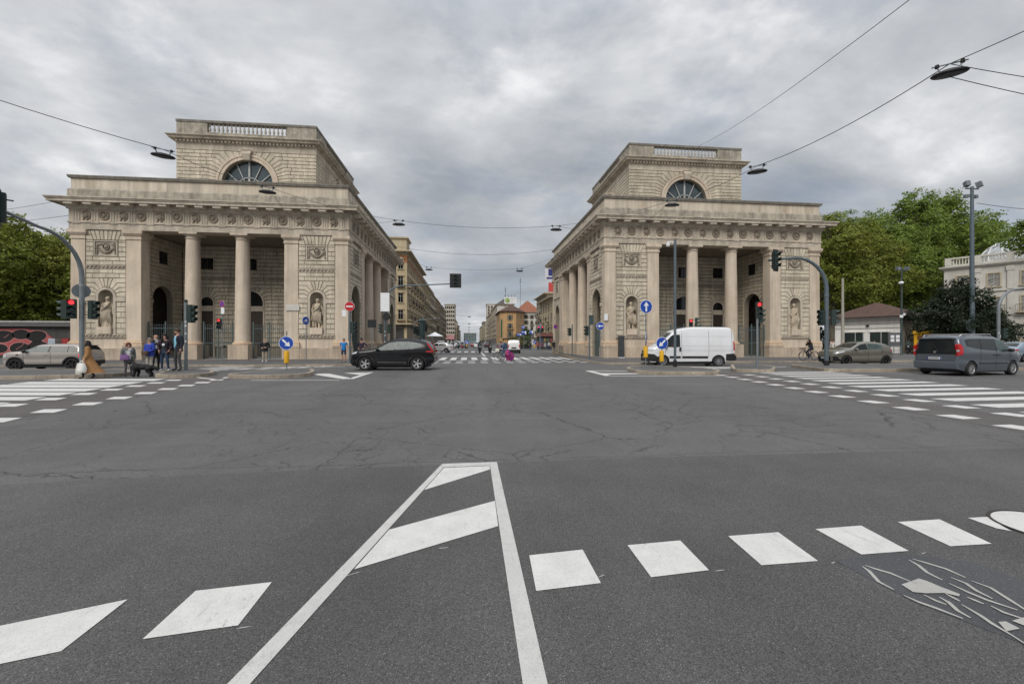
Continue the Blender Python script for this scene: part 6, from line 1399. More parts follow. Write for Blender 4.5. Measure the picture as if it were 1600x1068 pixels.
for cx, cz, rx, rz, a in ((-8.0,1.6,.9,.8,0),(-6.2,1.3,1.1,.75,0),(-4.3,1.6,.75,.95,.2),(-2.2,1.5,1.1,.95,0),(-0.2,1.25,1.0,.7,0),(0.6,2.1,.75,.5,0),(2.2,1.55,.75,1.0,.25),(3.6,1.5,.9,1.0,-.15),(4.9,2.1,.9,.55,.1),(4.7,1.0,.6,.4,0),(6.4,2.3,.75,.45,0),(7.7,2.15,.85,.5,.1),(6.3,1.0,.85,.55,0),(8.0,1.05,1.0,.62,-.2)):
    blob(GWt, 'graffiti_outline', ell(cx, cz, rx+.07, rz+.07, a), 0.017, G_LINE); blob(GWt, 'graffiti_letter', ell(cx, cz, rx, rz, a), 0.022, G_BLK)
for x0, z0, x1, z1 in ((2.3,1.0,2.3,1.9),(3.7,.9,3.9,1.7),(5.0,2.0,5.4,2.35),(6.0,.9,6.7,1.5),(7.8,.9,8.2,1.4),(-2.3,1.2,-2.0,1.9)):
    m = MB(); m.tube([(x0, -0.024, z0), ((x0+x1)/2+.1, -0.024, (z0+z1)/2), (x1, -0.024, z1)], 0.035, 5); m.build('graffiti_stroke', G_LINE, GWt)
for cx, cz, rx, rz in ((11.9,1.75,1.15,.75),(13.4,2.0,.75,.6),(14.6,2.0,.65,.65)):
    blob(GWt, 'graffiti_outline', ell(cx-.06, cz+.08, rx+.1, rz+.1), 0.012, G_BLK); blob(GWt, 'graffiti_letter', ell(cx, cz, rx, rz), 0.017, G_YEL)
for p in ([(11.6,1.7),(12.3,1.75),(12.2,1.4)], [(13.2,1.7),(13.5,2.2),(13.8,1.7)], [(14.3,1.7),(14.6,2.2),(14.9,1.75)]): m = MB(); m.tube([(x, -0.02, z) for x, z in p], 0.04, 5); m.build('graffiti_stroke', G_BLK, GWt)
for k in range(5): m = MB(); x = -6+2.1*k; m.tube([(x, -0.015, .1), (x+.3, -0.015, .5), (x+.6, -0.015, .15), (x+1.0, -0.015, .55)], 0.03, 5); m.build('graffiti_stroke', G_WHT, GWt)
# low white pavilion on the right
PV = thing('pavilion', 'low white pavilion with a brown hipped roof and two dark shop windows', 'pavilion', (56.37, 48.35, 0), R(-69.3))
W_PAV = mat('pavilion_render', (0.78, 0.765, 0.72), 0.8, var=0.06, streak=0.1); W_PAVB = mat('pavilion_bare', (0.36, 0.31, 0.235), 0.85, var=0.2, scale=1, streak=0.2, stain=(0.16, 0.15, 0.12), stain_amt=0.5)
m = MB(); m.box(-7.4, 0, 0.1, -0.02, 7.8, 5.0); m.build('wall', W_PAV, PV); m = MB(); m.box(-0.015, 0.35, 0.1, 0.03, 7.8, 4.99); m.build('side_wall', W_PAVB, PV)
m = MB(); m.add([(-8.6,-0.8,5.05),(0.8,-0.8,5.05),(0.8,8.6,5.05),(-8.6,8.6,5.05),(-4.2,3.6,7.2),(-3.6,3.6,7.2)], [(0,1,5,4),(1,2,5),(2,3,4,5),(3,0,4),(3,2,1,0)]); m.build('roof', M_BROWNROOF, PV)
m = MB(); m.box(-8.6, -0.86, 4.93, 0.86, -0.78, 5.07); m.box(0.78, -0.77, 4.93, 0.86, 8.6, 5.07); m.build('gutter', mat('gutter_dark', (0.05, 0.035, 0.03), 0.6), PV)
for z in (4.05, 3.45): m = MB(); m.box(-7.42, -0.05, z, 0.02, 0.0, z+0.06); m.build('render_groove', mat('groove', (0.16, 0.15, 0.14), 0.8), PV)
for x0, x1 in ((-6.15, -3.9), (-3.15, -1.05)):
    m = MB(); m.box(x0, -0.03, 0.2, x1, 0.05, 2.95); o = m.build('shop_window', mat('shop_glass', (0.018, 0.032, 0.03), 0.06, var=0.5, scale=0.9, spec=0.9), PV)
    for x in (x0+0.04, (x0+x1)/2+.15, x1-0.04): m = MB(); m.box(x-0.04, -0.09, 0.2, x+0.04, -0.035, 2.95); m.build('window_frame', M_WFRAME if x != x0+0.04 else M_IRON, o)
    m = MB(); m.box(x0-0.15, -0.10, 2.95, x1+0.15, 0.0, 3.08); m.build('lintel', W_PAV, o)
m = MB(); m.box(-3.6, -0.15, 3.7, -3.3, 0.0, 3.98); m.build('wall_lamp', M_IRON, PV)
for x, z, w, h in ((0.04, 0.9, 1.3, 1.0), (0.04, 1.5, 0.5, 1.5), (0.04, 0.6, 0.5, 0.7)):
    m = MB(); m.tube([(x, 0.9+w, z), (x, 1.2+w, z+h), (x, 1.7+w, z+.2), (x, 2.0+w, z+h*.8), (x, 2.4+w, z+.1)], 0.04, 5); m.build('graffiti_stroke', G_WHT if w > 1 else G_BLK, PV)
# grand palazzo with a lattice dome, far right
M_GPT = mat('palazzo_trim', (0.52, 0.495, 0.445), 0.85, var=0.1)
GPr = thing('palazzo', 'pale palazzo with balustrade under a latticed glass dome at the right edge', 'palazzo', (75.95, 58.36, 0), R(-58.7))
W_GP = P_('palazzo_stone', (0.55, 0.525, 0.475)); m = MB(); m.box(0, 0, 0, 26, 22, 13.4); m.build('wall', W_GP, GPr)
m = MB(); m.ring(0, 26, 0, 22, [(0,12.9),(.15,13.0),(.5,13.3),(.55,13.5),(0,13.6)], cap0=False); m.build('cornice', M_GPT, GPr)
for z in (9.2, 5.4): m = MB(); m.ring(0, 26, 0, 22, [(.02,z),(.2,z+.06),(.2,z+.3),(.02,z+.36)], cap0=False, cap1=False); m.build('string_course', M_GPT, GPr)
for k in range(8):
    x = 2.0+3.2*k
    for z, h in ((10.0, 1.9), (6.2, 2.1), (1.4, 2.6)): fr, pn = win_mesh(1.15, h, 'plain'); w_ = inst('window', fr, GPr, (x, 0, z)); inst('pane', pn, w_)
    inst('balcony', balcony_mesh(2.2), GPr, (x, 0, 6.05)); m = MB(); m.box(x+1.3, -.2, .2, x+1.9, .05, 12.9); m.build('pilaster', W_GP, GPr); m = MB(); m.box(x+1.2, -.28, 12.2, x+2.0, -.201, 12.85); m.build('pilaster_capital', M_GPT, GPr)
for k in range(4):
    for z in (10.0, 6.2): fr, pn = win_mesh(1.15, 2.0, 'plain'); w_ = inst('window', fr, GPr, (0, 19-5*k, z), (0,0,R(-90))); inst('pane', pn, w_)
m = MB()
for (x0, y0, x1, y1) in ((.1, .1, 25.9, .45), (.1, .46, .45, 21.9)):
    m.box(x0, y0, 13.55, x1, y1, 13.8); m.box(x0-.03, y0-.03, 14.7, x1+.03, y1+.03, 14.95)
for k in range(9): m.box(.08+3.15*k, 0.05, 13.8, .78+3.15*k, .5, 14.7)
for k in range(80): x = .4+25.3*k/79; m.box(x-.07, .2, 13.8, x+.07, .35, 14.7)
for k in range(60): y = .8+20.8*k/59; m.box(.2, y-.07, 13.8, .35, y+.07, 14.7)
o = m.build('balustrade', M_GPT, GPr); o['kind'] = 'stuff'
DR_ = 7.4; DX, DY = 8.6, 19.5; m = MB(); m.lathe([(DR_*math.cos(R(a)), 7.0*math.sin(R(a))) for a in range(0, 91, 9)], 24, DX, DY, 13.4); m.build('dome', mat('dome_glass', (0.46, 0.48, 0.50), 0.25, var=0.05, spec=0.6), GPr, 60)
m = MB(); rr_ = DR_+0.08
def dp(lat, lon): return (DX+rr_*math.cos(R(lat))*math.cos(R(lon)), DY+rr_*math.cos(R(lat))*math.sin(R(lon)), 13.4+7.1*math.sin(R(lat)))
for la in range(0, 80, 15):
    for lo_ in range(0, 360, 20):
        s_ = 10 if (la//15) % 2 else 0
        m.tube([dp(la, lo_+s_), dp(la, lo_+s_+20)], 0.06, 4, caps=False); m.tube([dp(la, lo_+s_), dp(la+15, lo_+s_+10)], 0.06, 4, caps=False); m.tube([dp(la, lo_+s_), dp(la+15, lo_+s_-10)], 0.06, 4, caps=False)
o = m.build('dome_lattice', mat('lattice_white', (0.8, 0.8, 0.8), 0.5), GPr); o['kind'] = 'stuff'
# ---------------------------------------------------------------- trees
def leaf_mat(n, c, c2):
    m = mat(n, c, 0.6, var=0.22, scale=0.35, island=0.45, spec=0.35, stain=c2, stain_amt=0.75, stain_scale=0.28)
    t = m.node_tree; b = t.nodes['Principled BSDF']; o = t.nodes['Material Output']; tr = N(t, 'ShaderNodeBsdfTranslucent'); mx = N(t, 'ShaderNodeMixShader'); mx.inputs[0].default_value = 0.45     # thin leaves let light through
    t.links.new(b.inputs['Base Color'].links[0].from_socket, tr.inputs['Color']); t.links.new(b.outputs[0], mx.inputs[1]); t.links.new(tr.outputs[0], mx.inputs[2]); t.links.new(mx.outputs[0], o.inputs['Surface']); return m
L_PLANE = leaf_mat('plane_leaves', (0.185, 0.220, 0.034), (0.255, 0.245, 0.040)); L_PLANE2 = leaf_mat('plane_leaves_green', (0.165, 0.235, 0.042), (0.235, 0.270, 0.046)); L_MAG = leaf_mat('magnolia_leaves', (0.024, 0.040, 0.020), (0.038, 0.054, 0.022)); L_LITE = leaf_mat('street_tree_leaves', (0.07, 0.11, 0.03), (0.10, 0.12, 0.04))
M_BARK = mat('bark', (0.13, 0.115, 0.09), 0.9, var=0.3, scale=2.5, bump=0.5, bscale=9)
def crown_mesh(name, seed, lobes, n, size, m_, fill=0.35):
    """Leaf-sized faces spread through a cluster of lobes: most lie in sprays near the lobe surface."""
    rr = random.Random(seed); V = []; F = []
    wts = [l[3]*l[3] for l in lobes]; sprays = []
    for l in lobes:
        ns = max(8, int(n/16*l[3]**2/sum(wts)))
        for _ in range(ns):
            while True:
                d = Vector((rr.gauss(0,1), rr.gauss(0,1), rr.gauss(0,1)))
                if d.length > .01: break
            d.normalize(); rad = l[3]*(1-fill*rr.random()**1.6)*(0.86+0.24*rr.random())
            sprays.append((Vector(l[:3])+Vector((d.x*rad, d.y*rad, d.z*rad*l[4])), d))
    for c, d in sprays:
        ax = (d+Vector((rr.uniform(-.8,.8), rr.uniform(-.8,.8), rr.uniform(-.7,.3)))).normalized()
        for k in range(16):
            p = c+Vector((rr.gauss(0,.42), rr.gauss(0,.42), rr.gauss(0,.26)))*size*2.1+ax*rr.uniform(-.5,.9)*size
            nn = (Vector((rr.gauss(0,.55), rr.gauss(0,.55), rr.gauss(.5,.5)))+d*1.0).normalized(); u = nn.cross(Vector((rr.gauss(0,1), rr.gauss(0,1), rr.gauss(0,1))))
            if u.length < .01: continue
            u.normalize(); w = nn.cross(u); s = size*rr.uniform(.55,1.1); o = len(V)
            for q in (p-u*s*.6, p+w*s*.42+nn*s*.06, p+u*s*.6, p-w*s*.42+nn*s*.06): V.append((q.x, q.y, q.z))
            F.append((o, o+1, o+2, o+3))
    me = bpy.data.meshes.new(name); me.from_pydata(V, [], F); me.materials.append(m_); return me
def trunk_mesh(h, r, lobes, seed):
    m = MB(); rr = random.Random(seed); top = h
    m.tube([(0,0,-0.1), (rr.uniform(-.1,.1), 0, h*.35), (rr.uniform(-.2,.2), rr.uniform(-.2,.2), h*.7), (0, 0, top)], [r*1.3, r, r*.8, r*.4], 10)
    for l in lobes:
        z0 = h*rr.uniform(.45,.9); mid = Vector((l[0]*.45, l[1]*.45, (z0+l[2])*.5-.1*l[2]*.2)); m.tube([(0,0,z0), tuple(mid), (l[0], l[1], l[2])], [r*.45, r*.3, r*.08], 6)
        for _ in range(2):
            e = Vector(l[:3])+Vector((rr.uniform(-1,1), rr.uniform(-1,1), rr.uniform(-.3,.9)))*l[3]*.7; m.tube([tuple(mid), tuple((mid+e)/2+Vector((0,0,.2))), tuple(e)], [r*.2, r*.12, r*.03], 5)
    return m.mesh('trunk', M_BARK, 50)
TREES = {}
def tree_kind(key, seed, H, W, n, size, m_, base=0.28, nl=9):
    rr = random.Random(seed); lobes = []
    for i in range(nl):
        t = i/(nl-1); z = H*(base+.12+(1-base-.28)*t); k = math.sin(math.pi*(0.22+0.70*t)); a = i*2.4+rr.random(); q = W*.5*k*rr.uniform(.30,.92)
        lobes.append((q*math.cos(a), q*math.sin(a), z, W*.5*rr.uniform(.22,.42)*(0.6+0.5*k), 0.70))
    lobes.append((0, 0, H*.58, W*.24, 1.2)); lobes.append((rr.uniform(-1.5,1.5), 0, H*.87, W*.15, .9))
    TREES[key] = (crown_mesh('crown', seed, lobes, n, size, m_), trunk_mesh(H*.62, H*.021, lobes, seed))
tree_kind('a', 3, 25, 14, 30000, .36, L_PLANE, base=.16, nl=24); tree_kind('b', 8, 34, 18, 34000, .40, L_PLANE2, base=.18, nl=27); tree_kind('c', 15, 27, 15, 30000, .38, L_PLANE2, base=.16, nl=25); tree_kind('d', 21, 17, 12, 30000, .30, L_PLANE, base=.06, nl=26)
tree_kind('e', 55, 24, 12.5, 16000, .36, L_PLANE2, base=.52, nl=18)
tree_kind('m', 30, 9.6, 8.5, 16000, .26, L_MAG, base=.0, nl=20); tree_kind('s', 40, 7.5, 5, 4500, .26, L_LITE, base=.25)
def tree(key, x, y, label, rz=0, s=1.0, sz=None, group='plane trees round the square', name='plane_tree', cat='tree'):
    root = thing(name, label, cat, (x, y, 0), rz, group); inst('crown', TREES[key][0], root); inst('trunk', TREES[key][1], root); root.scale = (s, s, sz or s); return root
for args in (('a', 61.6, 63.9, 'yellow green plane tree right behind the outer edge of the right gatehouse', .3, 1.0), ('a', 70.3, 67, 'plane tree above the left end of the brown pavilion roof', 1.9, 1.0), ('c', 80.1, 70, 'plane tree rising above the right end of the brown pavilion roof', 2.0, 1.0),
             ('b', 88, 73, 'tall plane tree, its crown rising left of the floodlight mast', 2.9, 1.0), ('b', 99, 76, 'tallest plane tree, its crown spread out behind the floodlight mast', 4.0, 1.05), ('c', 112, 80, 'plane tree seen between the floodlight mast and the latticed dome', 5.0, 1.2),
             ('b', 81.5, 82, 'plane tree in the second row between the two pavilion trees', .8, .95), ('b', 100, 92, 'plane tree in the second row behind the tallest crown', 3.3, 1.08), ('c', 69, 78, 'plane tree in the second row beside the right gatehouse', 1.2, 1.0)): tree(*args)
tree('e', 83.4, 49.6, 'plane tree whose branches reach in at the right edge before the dome', 2.2, 1.0)
for args in (('d', -52.5, 59.9, 'low plane tree behind the graffiti wall, next to the left gatehouse', .5, .95), ('d', -57.2, 58.3, 'bushy plane tree behind the middle of the graffiti wall', 2.0, 1.08), ('d', -65.5, 61, 'plane tree at the left edge behind the graffiti wall', 3.1, 1.28), ('d', -67, 74, 'plane tree in the second row behind the low one', 4.2, 1.22), ('d', -76, 78, 'plane tree in the second row behind the one at the left edge', 1.1, 1.35)): tree(*args)
tree('m', 59.1, 44.05, 'dark glossy magnolia left of the tall floodlight mast', 0, 1.0, group='dark magnolias', name='magnolia_tree'); tree('m', 65.2, 45.6, 'dark glossy magnolia right of the tall floodlight mast', 2.2, .72, group='dark magnolias', name='magnolia_tree')
for x, y, s, lab in ((27.2, 196, 1.2, 'small street tree before the white house'), (33.5, 186, 1.25, 'street tree under the balconies of the cream house'), (25.0, 136, .9, 'small tree beside the grey palazzo wall')): tree('s', x, y, lab, x, s, group='small street trees', name='street_tree')

def undergrowth(label_name, spans, m_, seed):
    lobes = []; rr2 = random.Random(seed)
    for (x0, y0, x1, y1, h) in spans:
        n = max(2, int(math.hypot(x1-x0, y1-y0)/3.0))
        for i in range(n+1): t = i/n; lobes.append((x0+(x1-x0)*t+rr2.uniform(-1,1), y0+(y1-y0)*t+rr2.uniform(-1,1), h*.42*rr2.uniform(.8,1.2), h*.55*rr2.uniform(.8,1.15), 1.0))
    o = inst(label_name, crown_mesh(label_name, seed, lobes, 42000, .40, m_)); o['kind'] = 'stuff'
undergrowth('undergrowth', [(60, 74, 118, 92, 12), (66, 88, 150, 112, 15), (-95, 72, -46, 72, 6), (-48, 60, -44.5, 62, 5)], L_MAG, 91)
# ---------------------------------------------------------------- street furniture
M_POLE = mat('galvanised_pole', (0.20, 0.225, 0.235), 0.5, 0.35, var=0.12, scale=3)
M_POLEB = mat('blue_grey_pole', (0.105, 0.135, 0.155), 0.5, 0.2, var=0.1, scale=3)
M_POLED = mat('dark_pole', (0.05, 0.07, 0.07), 0.55, 0.1, var=0.1)
M_CONC = mat('concrete_pole', (0.36, 0.34, 0.29), 0.85, var=0.12, streak=0.15)
M_SIGG = mat('signal_housing', (0.018, 0.034, 0.030), 0.5, var=0.1)
M_SIGB = mat('signal_board', (0.012, 0.014, 0.015), 0.6, var=0.1)
M_LOFF = mat('lens_off', (0.035, 0.055, 0.05), 0.15, spec=0.7, var=0.1)
M_LRED = mat('lens_red', (0.6, 0.02, 0.02), 0.3, emit=(1.0, 0.04, 0.05), estr=1.1)
M_BLUE = mat('sign_blue', (0.012, 0.06, 0.36), 0.4, var=0.05); M_SWHT = mat('sign_white', (0.74, 0.75, 0.76), 0.45, var=0.04); M_SRED = mat('sign_red', (0.50, 0.02, 0.025), 0.4, var=0.04); M_SBACK = mat('sign_back', (0.16, 0.18, 0.19), 0.5, 0.3)
M_SYEL = mat('marker_yellow', (0.66, 0.36, 0.01), 0.45, var=0.06); M_STICK = mat('sticker', (0.6, 0.6, 0.6), 0.6, var=0.3, scale=9); M_BLACK = mat('matt_black', (0.012, 0.012, 0.013), 0.6, var=0.1)
KZ = 0.13
def lens_dir(rz): return rz
def signal(label, x, y, z, rz, lit=None, s=1.0, group='traffic signals', n=3, back=False, bw=None):
    """Signal head; front looks along local -y. z is the top."""
    root = thing('traffic_signal', label, 'traffic signal', (x, y, z), rz, group); h = 0.32*n
    m = MB(); m.box(-0.15, -0.08, -h, 0.15, 0.14, 0); m.build('housing', M_SIGG, root)
    if back: m = MB(); w = bw or 0.33; m.box(-w, -0.03, -h-0.14, w, 0.0, 0.14); m.box(-w, 0.001, -h-0.14, w, 0.012, 0.14, 1); m.build('back_board', [M_SIGB, M_SIGG], root)
    for k in range(n):
        zc = -0.16-0.32*k
        m = MB(); m.lathe([(0.0, -0.115), (0.07, -0.11), (0.11, -0.085)], 16, 0, 0, zc, axis='y'); m.build('lens', M_LRED if lit == k else M_LOFF, root, 50)
        m = MB(); nn = 12; V = []; F = []
        for i in range(nn+1):
            a = R(-20+220*i/nn); cut = 0.5+0.5*max(0, math.sin(a)); V += [(0.125*math.cos(a), -0.08, zc+0.125*math.sin(a)), (0.13*math.cos(a), -0.10-0.22*cut, zc+0.13*math.sin(a))]
        for i in range(nn): F.append((2*i, 2*i+1, 2*i+3, 2*i+2))
        m.add(V, F); m.build('visor', M_SIGG, root)
    m = MB(); m.tube([(0, 0.14, -0.2), (0, 0.30, -0.2)], 0.025, 6); m.tube([(0, 0.14, -h+0.2), (0, 0.30, -h+0.2)], 0.025, 6); m.build('bracket', M_SIGG, root)
    root.scale = (s, s, s); return root
def disc(m, r, y, c, n=24): m.lathe([(0.0, y), (r, y), (r, y+0.01), (0.0, y+0.01)], n, 0, 0, 0, axis='y', c=c)
def arrow(m, ang, L, w, y, c, cx=0, cz=0):
    d = Vector((math.sin(ang), math.cos(ang))); q = Vector((d.y, -d.x)); C0 = Vector((cx, cz))
    P = [C0-d*L/2-q*w/2, C0-d*L/2+q*w/2, C0+d*L*0.08+q*w/2, C0+d*L*0.08+q*w*1.6, C0+d*L/2, C0+d*L*0.08-q*w*1.6, C0+d*L*0.08-q*w/2]
    m.add([(p.x, y, p.y) for p in P], [tuple(range(7))], c)
def sign_face(root, kind, r, z, rz=0, x=0, y=-0.06):
    o = thing_part('sign_face', root, (x, y, z), rz); m = MB()
    disc(m, r, 0.0, 1); 
    if kind in ('up', 'down_left', 'down_right', 'left', 'right'):
        disc(m, r*0.93, -0.012, 0); arrow(m, {'up': 0, 'down_left': R(225), 'down_right': R(135), 'left': R(-90), 'right': R(90)}[kind], r*1.45, r*0.26, -0.016, 1)
    elif kind == 'noentry': disc(m, r*0.95, -0.012, 2); m.box(-r*0.68, -0.02, -r*0.15, r*0.68, -0.016, r*0.15, 1)
    elif kind == 'nopark':
        disc(m, r*0.97, -0.012, 2); disc(m, r*0.78, -0.016, 0); d = r*0.62
        m.add([(-d-.04*r, -0.02, d-.12*r), (-d+.12*r, -0.02, d+.04*r), (d+.04*r, -0.02, -d+.12*r), (d-.12*r, -0.02, -d-.04*r)], [(0,1,2,3)], 2)
    elif kind == 'bike':
        disc(m, r*0.93, -0.012, 0)
        for cx in (-.36, .36): m.lathe([(r*.24, -0.02), (r*.30, -0.018), (r*.30, -0.015)], 14, cx*r, 0, -.15*r, axis='y', c=1, caps=False)
        for a, b_ in (((-.36, -.15), (-.1, .25)), ((-.1, .25), (.28, .25)), ((.28, .25), (0, -.15)), ((0, -.15), (-.1, .25)), ((.36, -.15), (.25, .4))): m.tube([(a[0]*r, -0.018, a[1]*r), (b_[0]*r, -0.018, b_[1]*r)], r*.04, 4, c=1)
    elif kind == 'back': disc(m, r, -0.012, 3)
    m.lathe([(r*0.99, 0.011), (r*0.99, 0.018), (0, 0.018)], 24, 0, 0, 0, axis='y', c=3)
    m.build('disc', [M_BLUE, M_SWHT, M_SRED, M_SBACK], o); return o
def pole(m, h, r=0.045, z0=0.0, n=10): m.tube([(0, 0, z0), (0, 0, h)], r, n)
def sign_post(label, x, y, h, signs, r=0.03, z=KZ, rz=0, mt=None, group='road sign posts', name='road_sign'):
    root = thing(name, label, 'road sign', (x, y, z), rz, group); m = MB(); pole(m, h, r); m.build('pole', mt or M_POLE, root, 40)
    for (kind, rad, zz, a) in signs: sign_face(root, kind, rad, zz, a)
    return root
def marker(label, x, y, kind, rz, extra=None, z=KZ, zb=0.42, d=0.34):
    """Traffic island marker: yellow reflector column on a post under a blue disc."""
    root = thing('island_marker', label, 'island marker', (x, y, z), 0, 'yellow and blue island markers')
    m = MB(); pole(m, 2.0 if not extra else extra, 0.03); m.build('pole', M_POLE, root, 40)
    m = MB(); m.lathe([(0.06, zb), (0.115, zb+0.03), (0.115, zb+0.56), (0.09, zb+0.62), (0.0, zb+0.63)], 16); m.build('reflector_column', M_SYEL, root, 40)
    sign_face(root, kind, d, zb+1.02, rz, 0, -0.05); return root
def curved_pole(label, x, y, h, reach, rz, rise=0.4, r=0.085, rad=1.6, z=KZ, mt=None, band=True):
    """Signal mast: straight shaft that bends over into a horizontal arm (along local +x)."""
    root = thing('signal_mast', label, 'signal mast', (x, y, z), rz, 'curved signal masts'); pts = [(0,0,0), (0,0,h-rad)]
    for k in range(1, 9): a = R(90*k/8); pts.append((rad-rad*math.cos(a), 0, h-rad+rad*math.sin(a)))
    pts.append((reach, 0, h+rise)); n = len(pts); m = MB(); m.tube(pts, [r]*2+[r*(1-0.05*k) for k in range(n-2)], 12); m.build('shaft', mt or M_POLE, root, 40)
    m = MB(); m.lathe([(r*1.25, 0.0), (r*1.25, 0.32), (r*1.02, 0.33)], 12); m.build('base_sleeve', M_BLACK, root)
    if band: m = MB(); m.lathe([(r*1.0, h-rad-0.5), (r*1.12, h-rad-0.48), (r*1.12, h-rad-0.36), (r*1.0, h-rad-0.34)], 12, caps=False); m.build('collar', mt or M_POLE, root)
    rr = random.Random(int(x*10))
    for k in range(4): zz = rr.uniform(1.0, 2.4); a = rr.uniform(R(230), R(310)); m = MB(); m.obox(r*1.02*math.cos(a), r*1.02*math.sin(a), zz, 0.09, 0.012, rr.uniform(.08,.16), a+R(90)); m.build('sticker', M_STICK, root)
    return root
# 1 left mast with its arm reaching out of the picture
curved_pole('curved signal mast arching over the silver hatchback and out at the left edge', -18.4, 21.7, 6.45, 3.5, R(-93), rise=0.35, r=0.10, rad=1.9)
signal('black backed signal head at the end of the arm cut by the left edge', -18.62, 18.45, 7.55, R(-50), None, 1.2, n=3, back=True)
signal('red lit signal head on the mast above the silver hatchback', -18.66, 21.5, 3.62, R(28), 0, 0.95)
signal('unlit signal head at the far left of the mast above the silver hatchback', -19.05, 21.6, 3.58, R(-78), None, 0.92); signal('unlit signal head right of the mast above the silver hatchback', -17.95, 21.75, 3.58, R(80), None, 0.92); signal('small signal head tucked behind the mast above the woman in the camel coat', -18.15, 21.95, 3.60, R(150), None, 0.9)
o = sign_post('grey back of a round sign fixed to the mast above the silver hatchback', -18.55, 21.9, 0.1, [('back', 0.33, 4.05-KZ, R(40))], group=None); o['label'] = 'grey back of a round sign fixed to the mast above the silver hatchback'
# 2 pedestrian signal post behind the tall man
root = thing('signal_post', 'grey signal post covered in stickers behind the man in the dark jacket', 'signal post', (-14.45, 22.75, KZ), 0, 'signal posts'); m = MB(); pole(m, 3.55, 0.075); m.lathe([(0.09, 0), (0.09, 0.35), (0.075, 0.36)], 10); m.build('pole', M_POLE, root, 40); m = MB(); m.lathe([(0.08, 3.5), (0.08, 3.62), (0.0, 3.66)], 10); m.build('cap', M_SIGG, root)
for z_ in (1.5, 1.9, 2.3, 2.5): m = MB(); m.obox(0.03, -0.075, z_, 0.07, 0.01, 0.10, 0.2); m.build('sticker', M_STICK, root)
signal('green signal head turned right on the post behind the man in the dark jacket', -14.15, 22.72, 3.50, R(75), None, 0.95)
# 3 pedestrian post with no parking disc
sign_post('thin post with a small no parking disc in front of the second column', -17.3, 31.0, 4.35, [('nopark', 0.24, 4.15, R(-25))], r=0.035)
signal('small pedestrian signal with a red lamp on the thin post before the second column', -17.47, 30.9, 3.25, R(10), 0, 0.78)
m = MB(); o = thing('plate', 'small white plates under the no parking disc', 'sign', (-17.25, 30.93, KZ)); m.box(-0.1, -0.02, 3.45, 0.12, 0.0, 3.9); m.build('panel', M_SWHT, o); m = MB(); m.sphere(0.12, 0, 1.15, 0.1); m.build('push_button', M_BLACK, o)
# 4 marker on the left small island
marker('yellow island marker with blue down right arrow before the street-side niche of the left gatehouse', -9.05, 21.6, 'down_right', R(8), d=0.34, zb=0.40)
# 5, 6 posts on the left pavement corner
sign_post('thin post with a narrow blue cycle disc before the statue right of the columns', -11.5, 30.6, 3.25, [('bike', 0.30, 2.98, R(62))], r=0.03)
sign_post('dark post with a red no entry disc at the corner of the left gatehouse', -8.45, 30.4, 4.35, [('noentry', 0.34, 4.0, R(6))], r=0.065, mt=M_POLEB)
signal('signal head turned right below the red no entry disc', -8.17, 30.3, 3.05, R(72), None, 0.88)
m = MB(); o = thing('plate', 'small white plate beside the red no entry disc', 'sign', (-8.8, 30.45, KZ)); m.box(-0.2, -0.02, 3.3, 0.1, 0.0, 3.75); m.build('panel', M_SWHT, o)
# 7 posts along the left side of the street
o = thing('direction_sign', 'dark back of a square sign on a post behind the black SUV', 'road sign', (-7.9, 34.8, KZ), 0); m = MB(); pole(m, 3.3, 0.035); m.build('pole', M_POLE, o, 40); m = MB(); m.box(-0.34, -0.06, 2.65, 0.34, -0.03, 3.3); m.build('panel', M_SIGB, o)
curved_pole('curved signal mast whose arm reaches over the street behind the black SUV', -7.2, 36.5, 6.35, 6.1, R(0), rise=0.25, r=0.085, rad=1.5, mt=M_POLEB)
signal('square black backed signal head hanging over the street at the end of the arm', -1.15, 36.4, 7.45, R(0), None, 1.0, back=True, bw=0.5, n=3)
for dx, rz_, lab in ((-0.33, -75, 'left'), (0.36, 75, 'right')): signal('signal head on the %s of the mast behind the black SUV' % lab, -7.2+dx, 36.4, 3.15, R(rz_), None, 0.85)
o = thing('banner_panel', 'white panel and black disc on the mast behind the black SUV', 'sign', (-7.0, 36.35, KZ)); m = MB(); m.box(-0.55, -0.02, 4.1, 0.2, 0.0, 5.7); m.build('panel', M_SWHT, o); m = MB(); m.lathe([(0, -0.05), (0.33, -0.05), (0.33, -0.02)], 20, -0.05, 0, 3.65, axis='y'); m.build('disc', M_SIGB, o)
# 9 camera mast on the van island
o = thing('camera_mast', 'tall slim camera mast in front of the white van', 'camera mast', (11.85, 22.6, KZ), 0); m = MB(); pole(m, 7.35, 0.075); m.build('pole', M_POLEB, o, 40); m = MB(); m.lathe([(0.10, 0), (0.10, 0.4), (0.08, 0.42)], 10); m.build('base_sleeve', M_BLACK, o); m = MB(); m.tube([(0, 0, 7.2), (-0.45, 0, 7.22)], 0.035, 6); m.build('arm', M_SWHT, o); m = MB(); m.lathe([(0.0, 6.95), (0.09, 6.98), (0.11, 7.08), (0.09, 7.17), (0, 7.2)], 12, -0.42); m.build('camera', M_SWHT, o, 40)
# 10, 11 markers and sign on the van island
marker('tall post with round blue up arrow above a narrow disc and yellow marker', 9.55, 21.4, 'down_left', R(62), extra=3.65, d=0.36, zb=0.62); sign_face(bpy.data.objects['island_marker.001'], 'up', 0.36, 3.38, R(3), 0, -0.06)
marker('yellow island marker with blue down left arrow before the front wheel of the white van', 10.55, 21.6, 'down_left', R(0), d=0.34, zb=0.38)
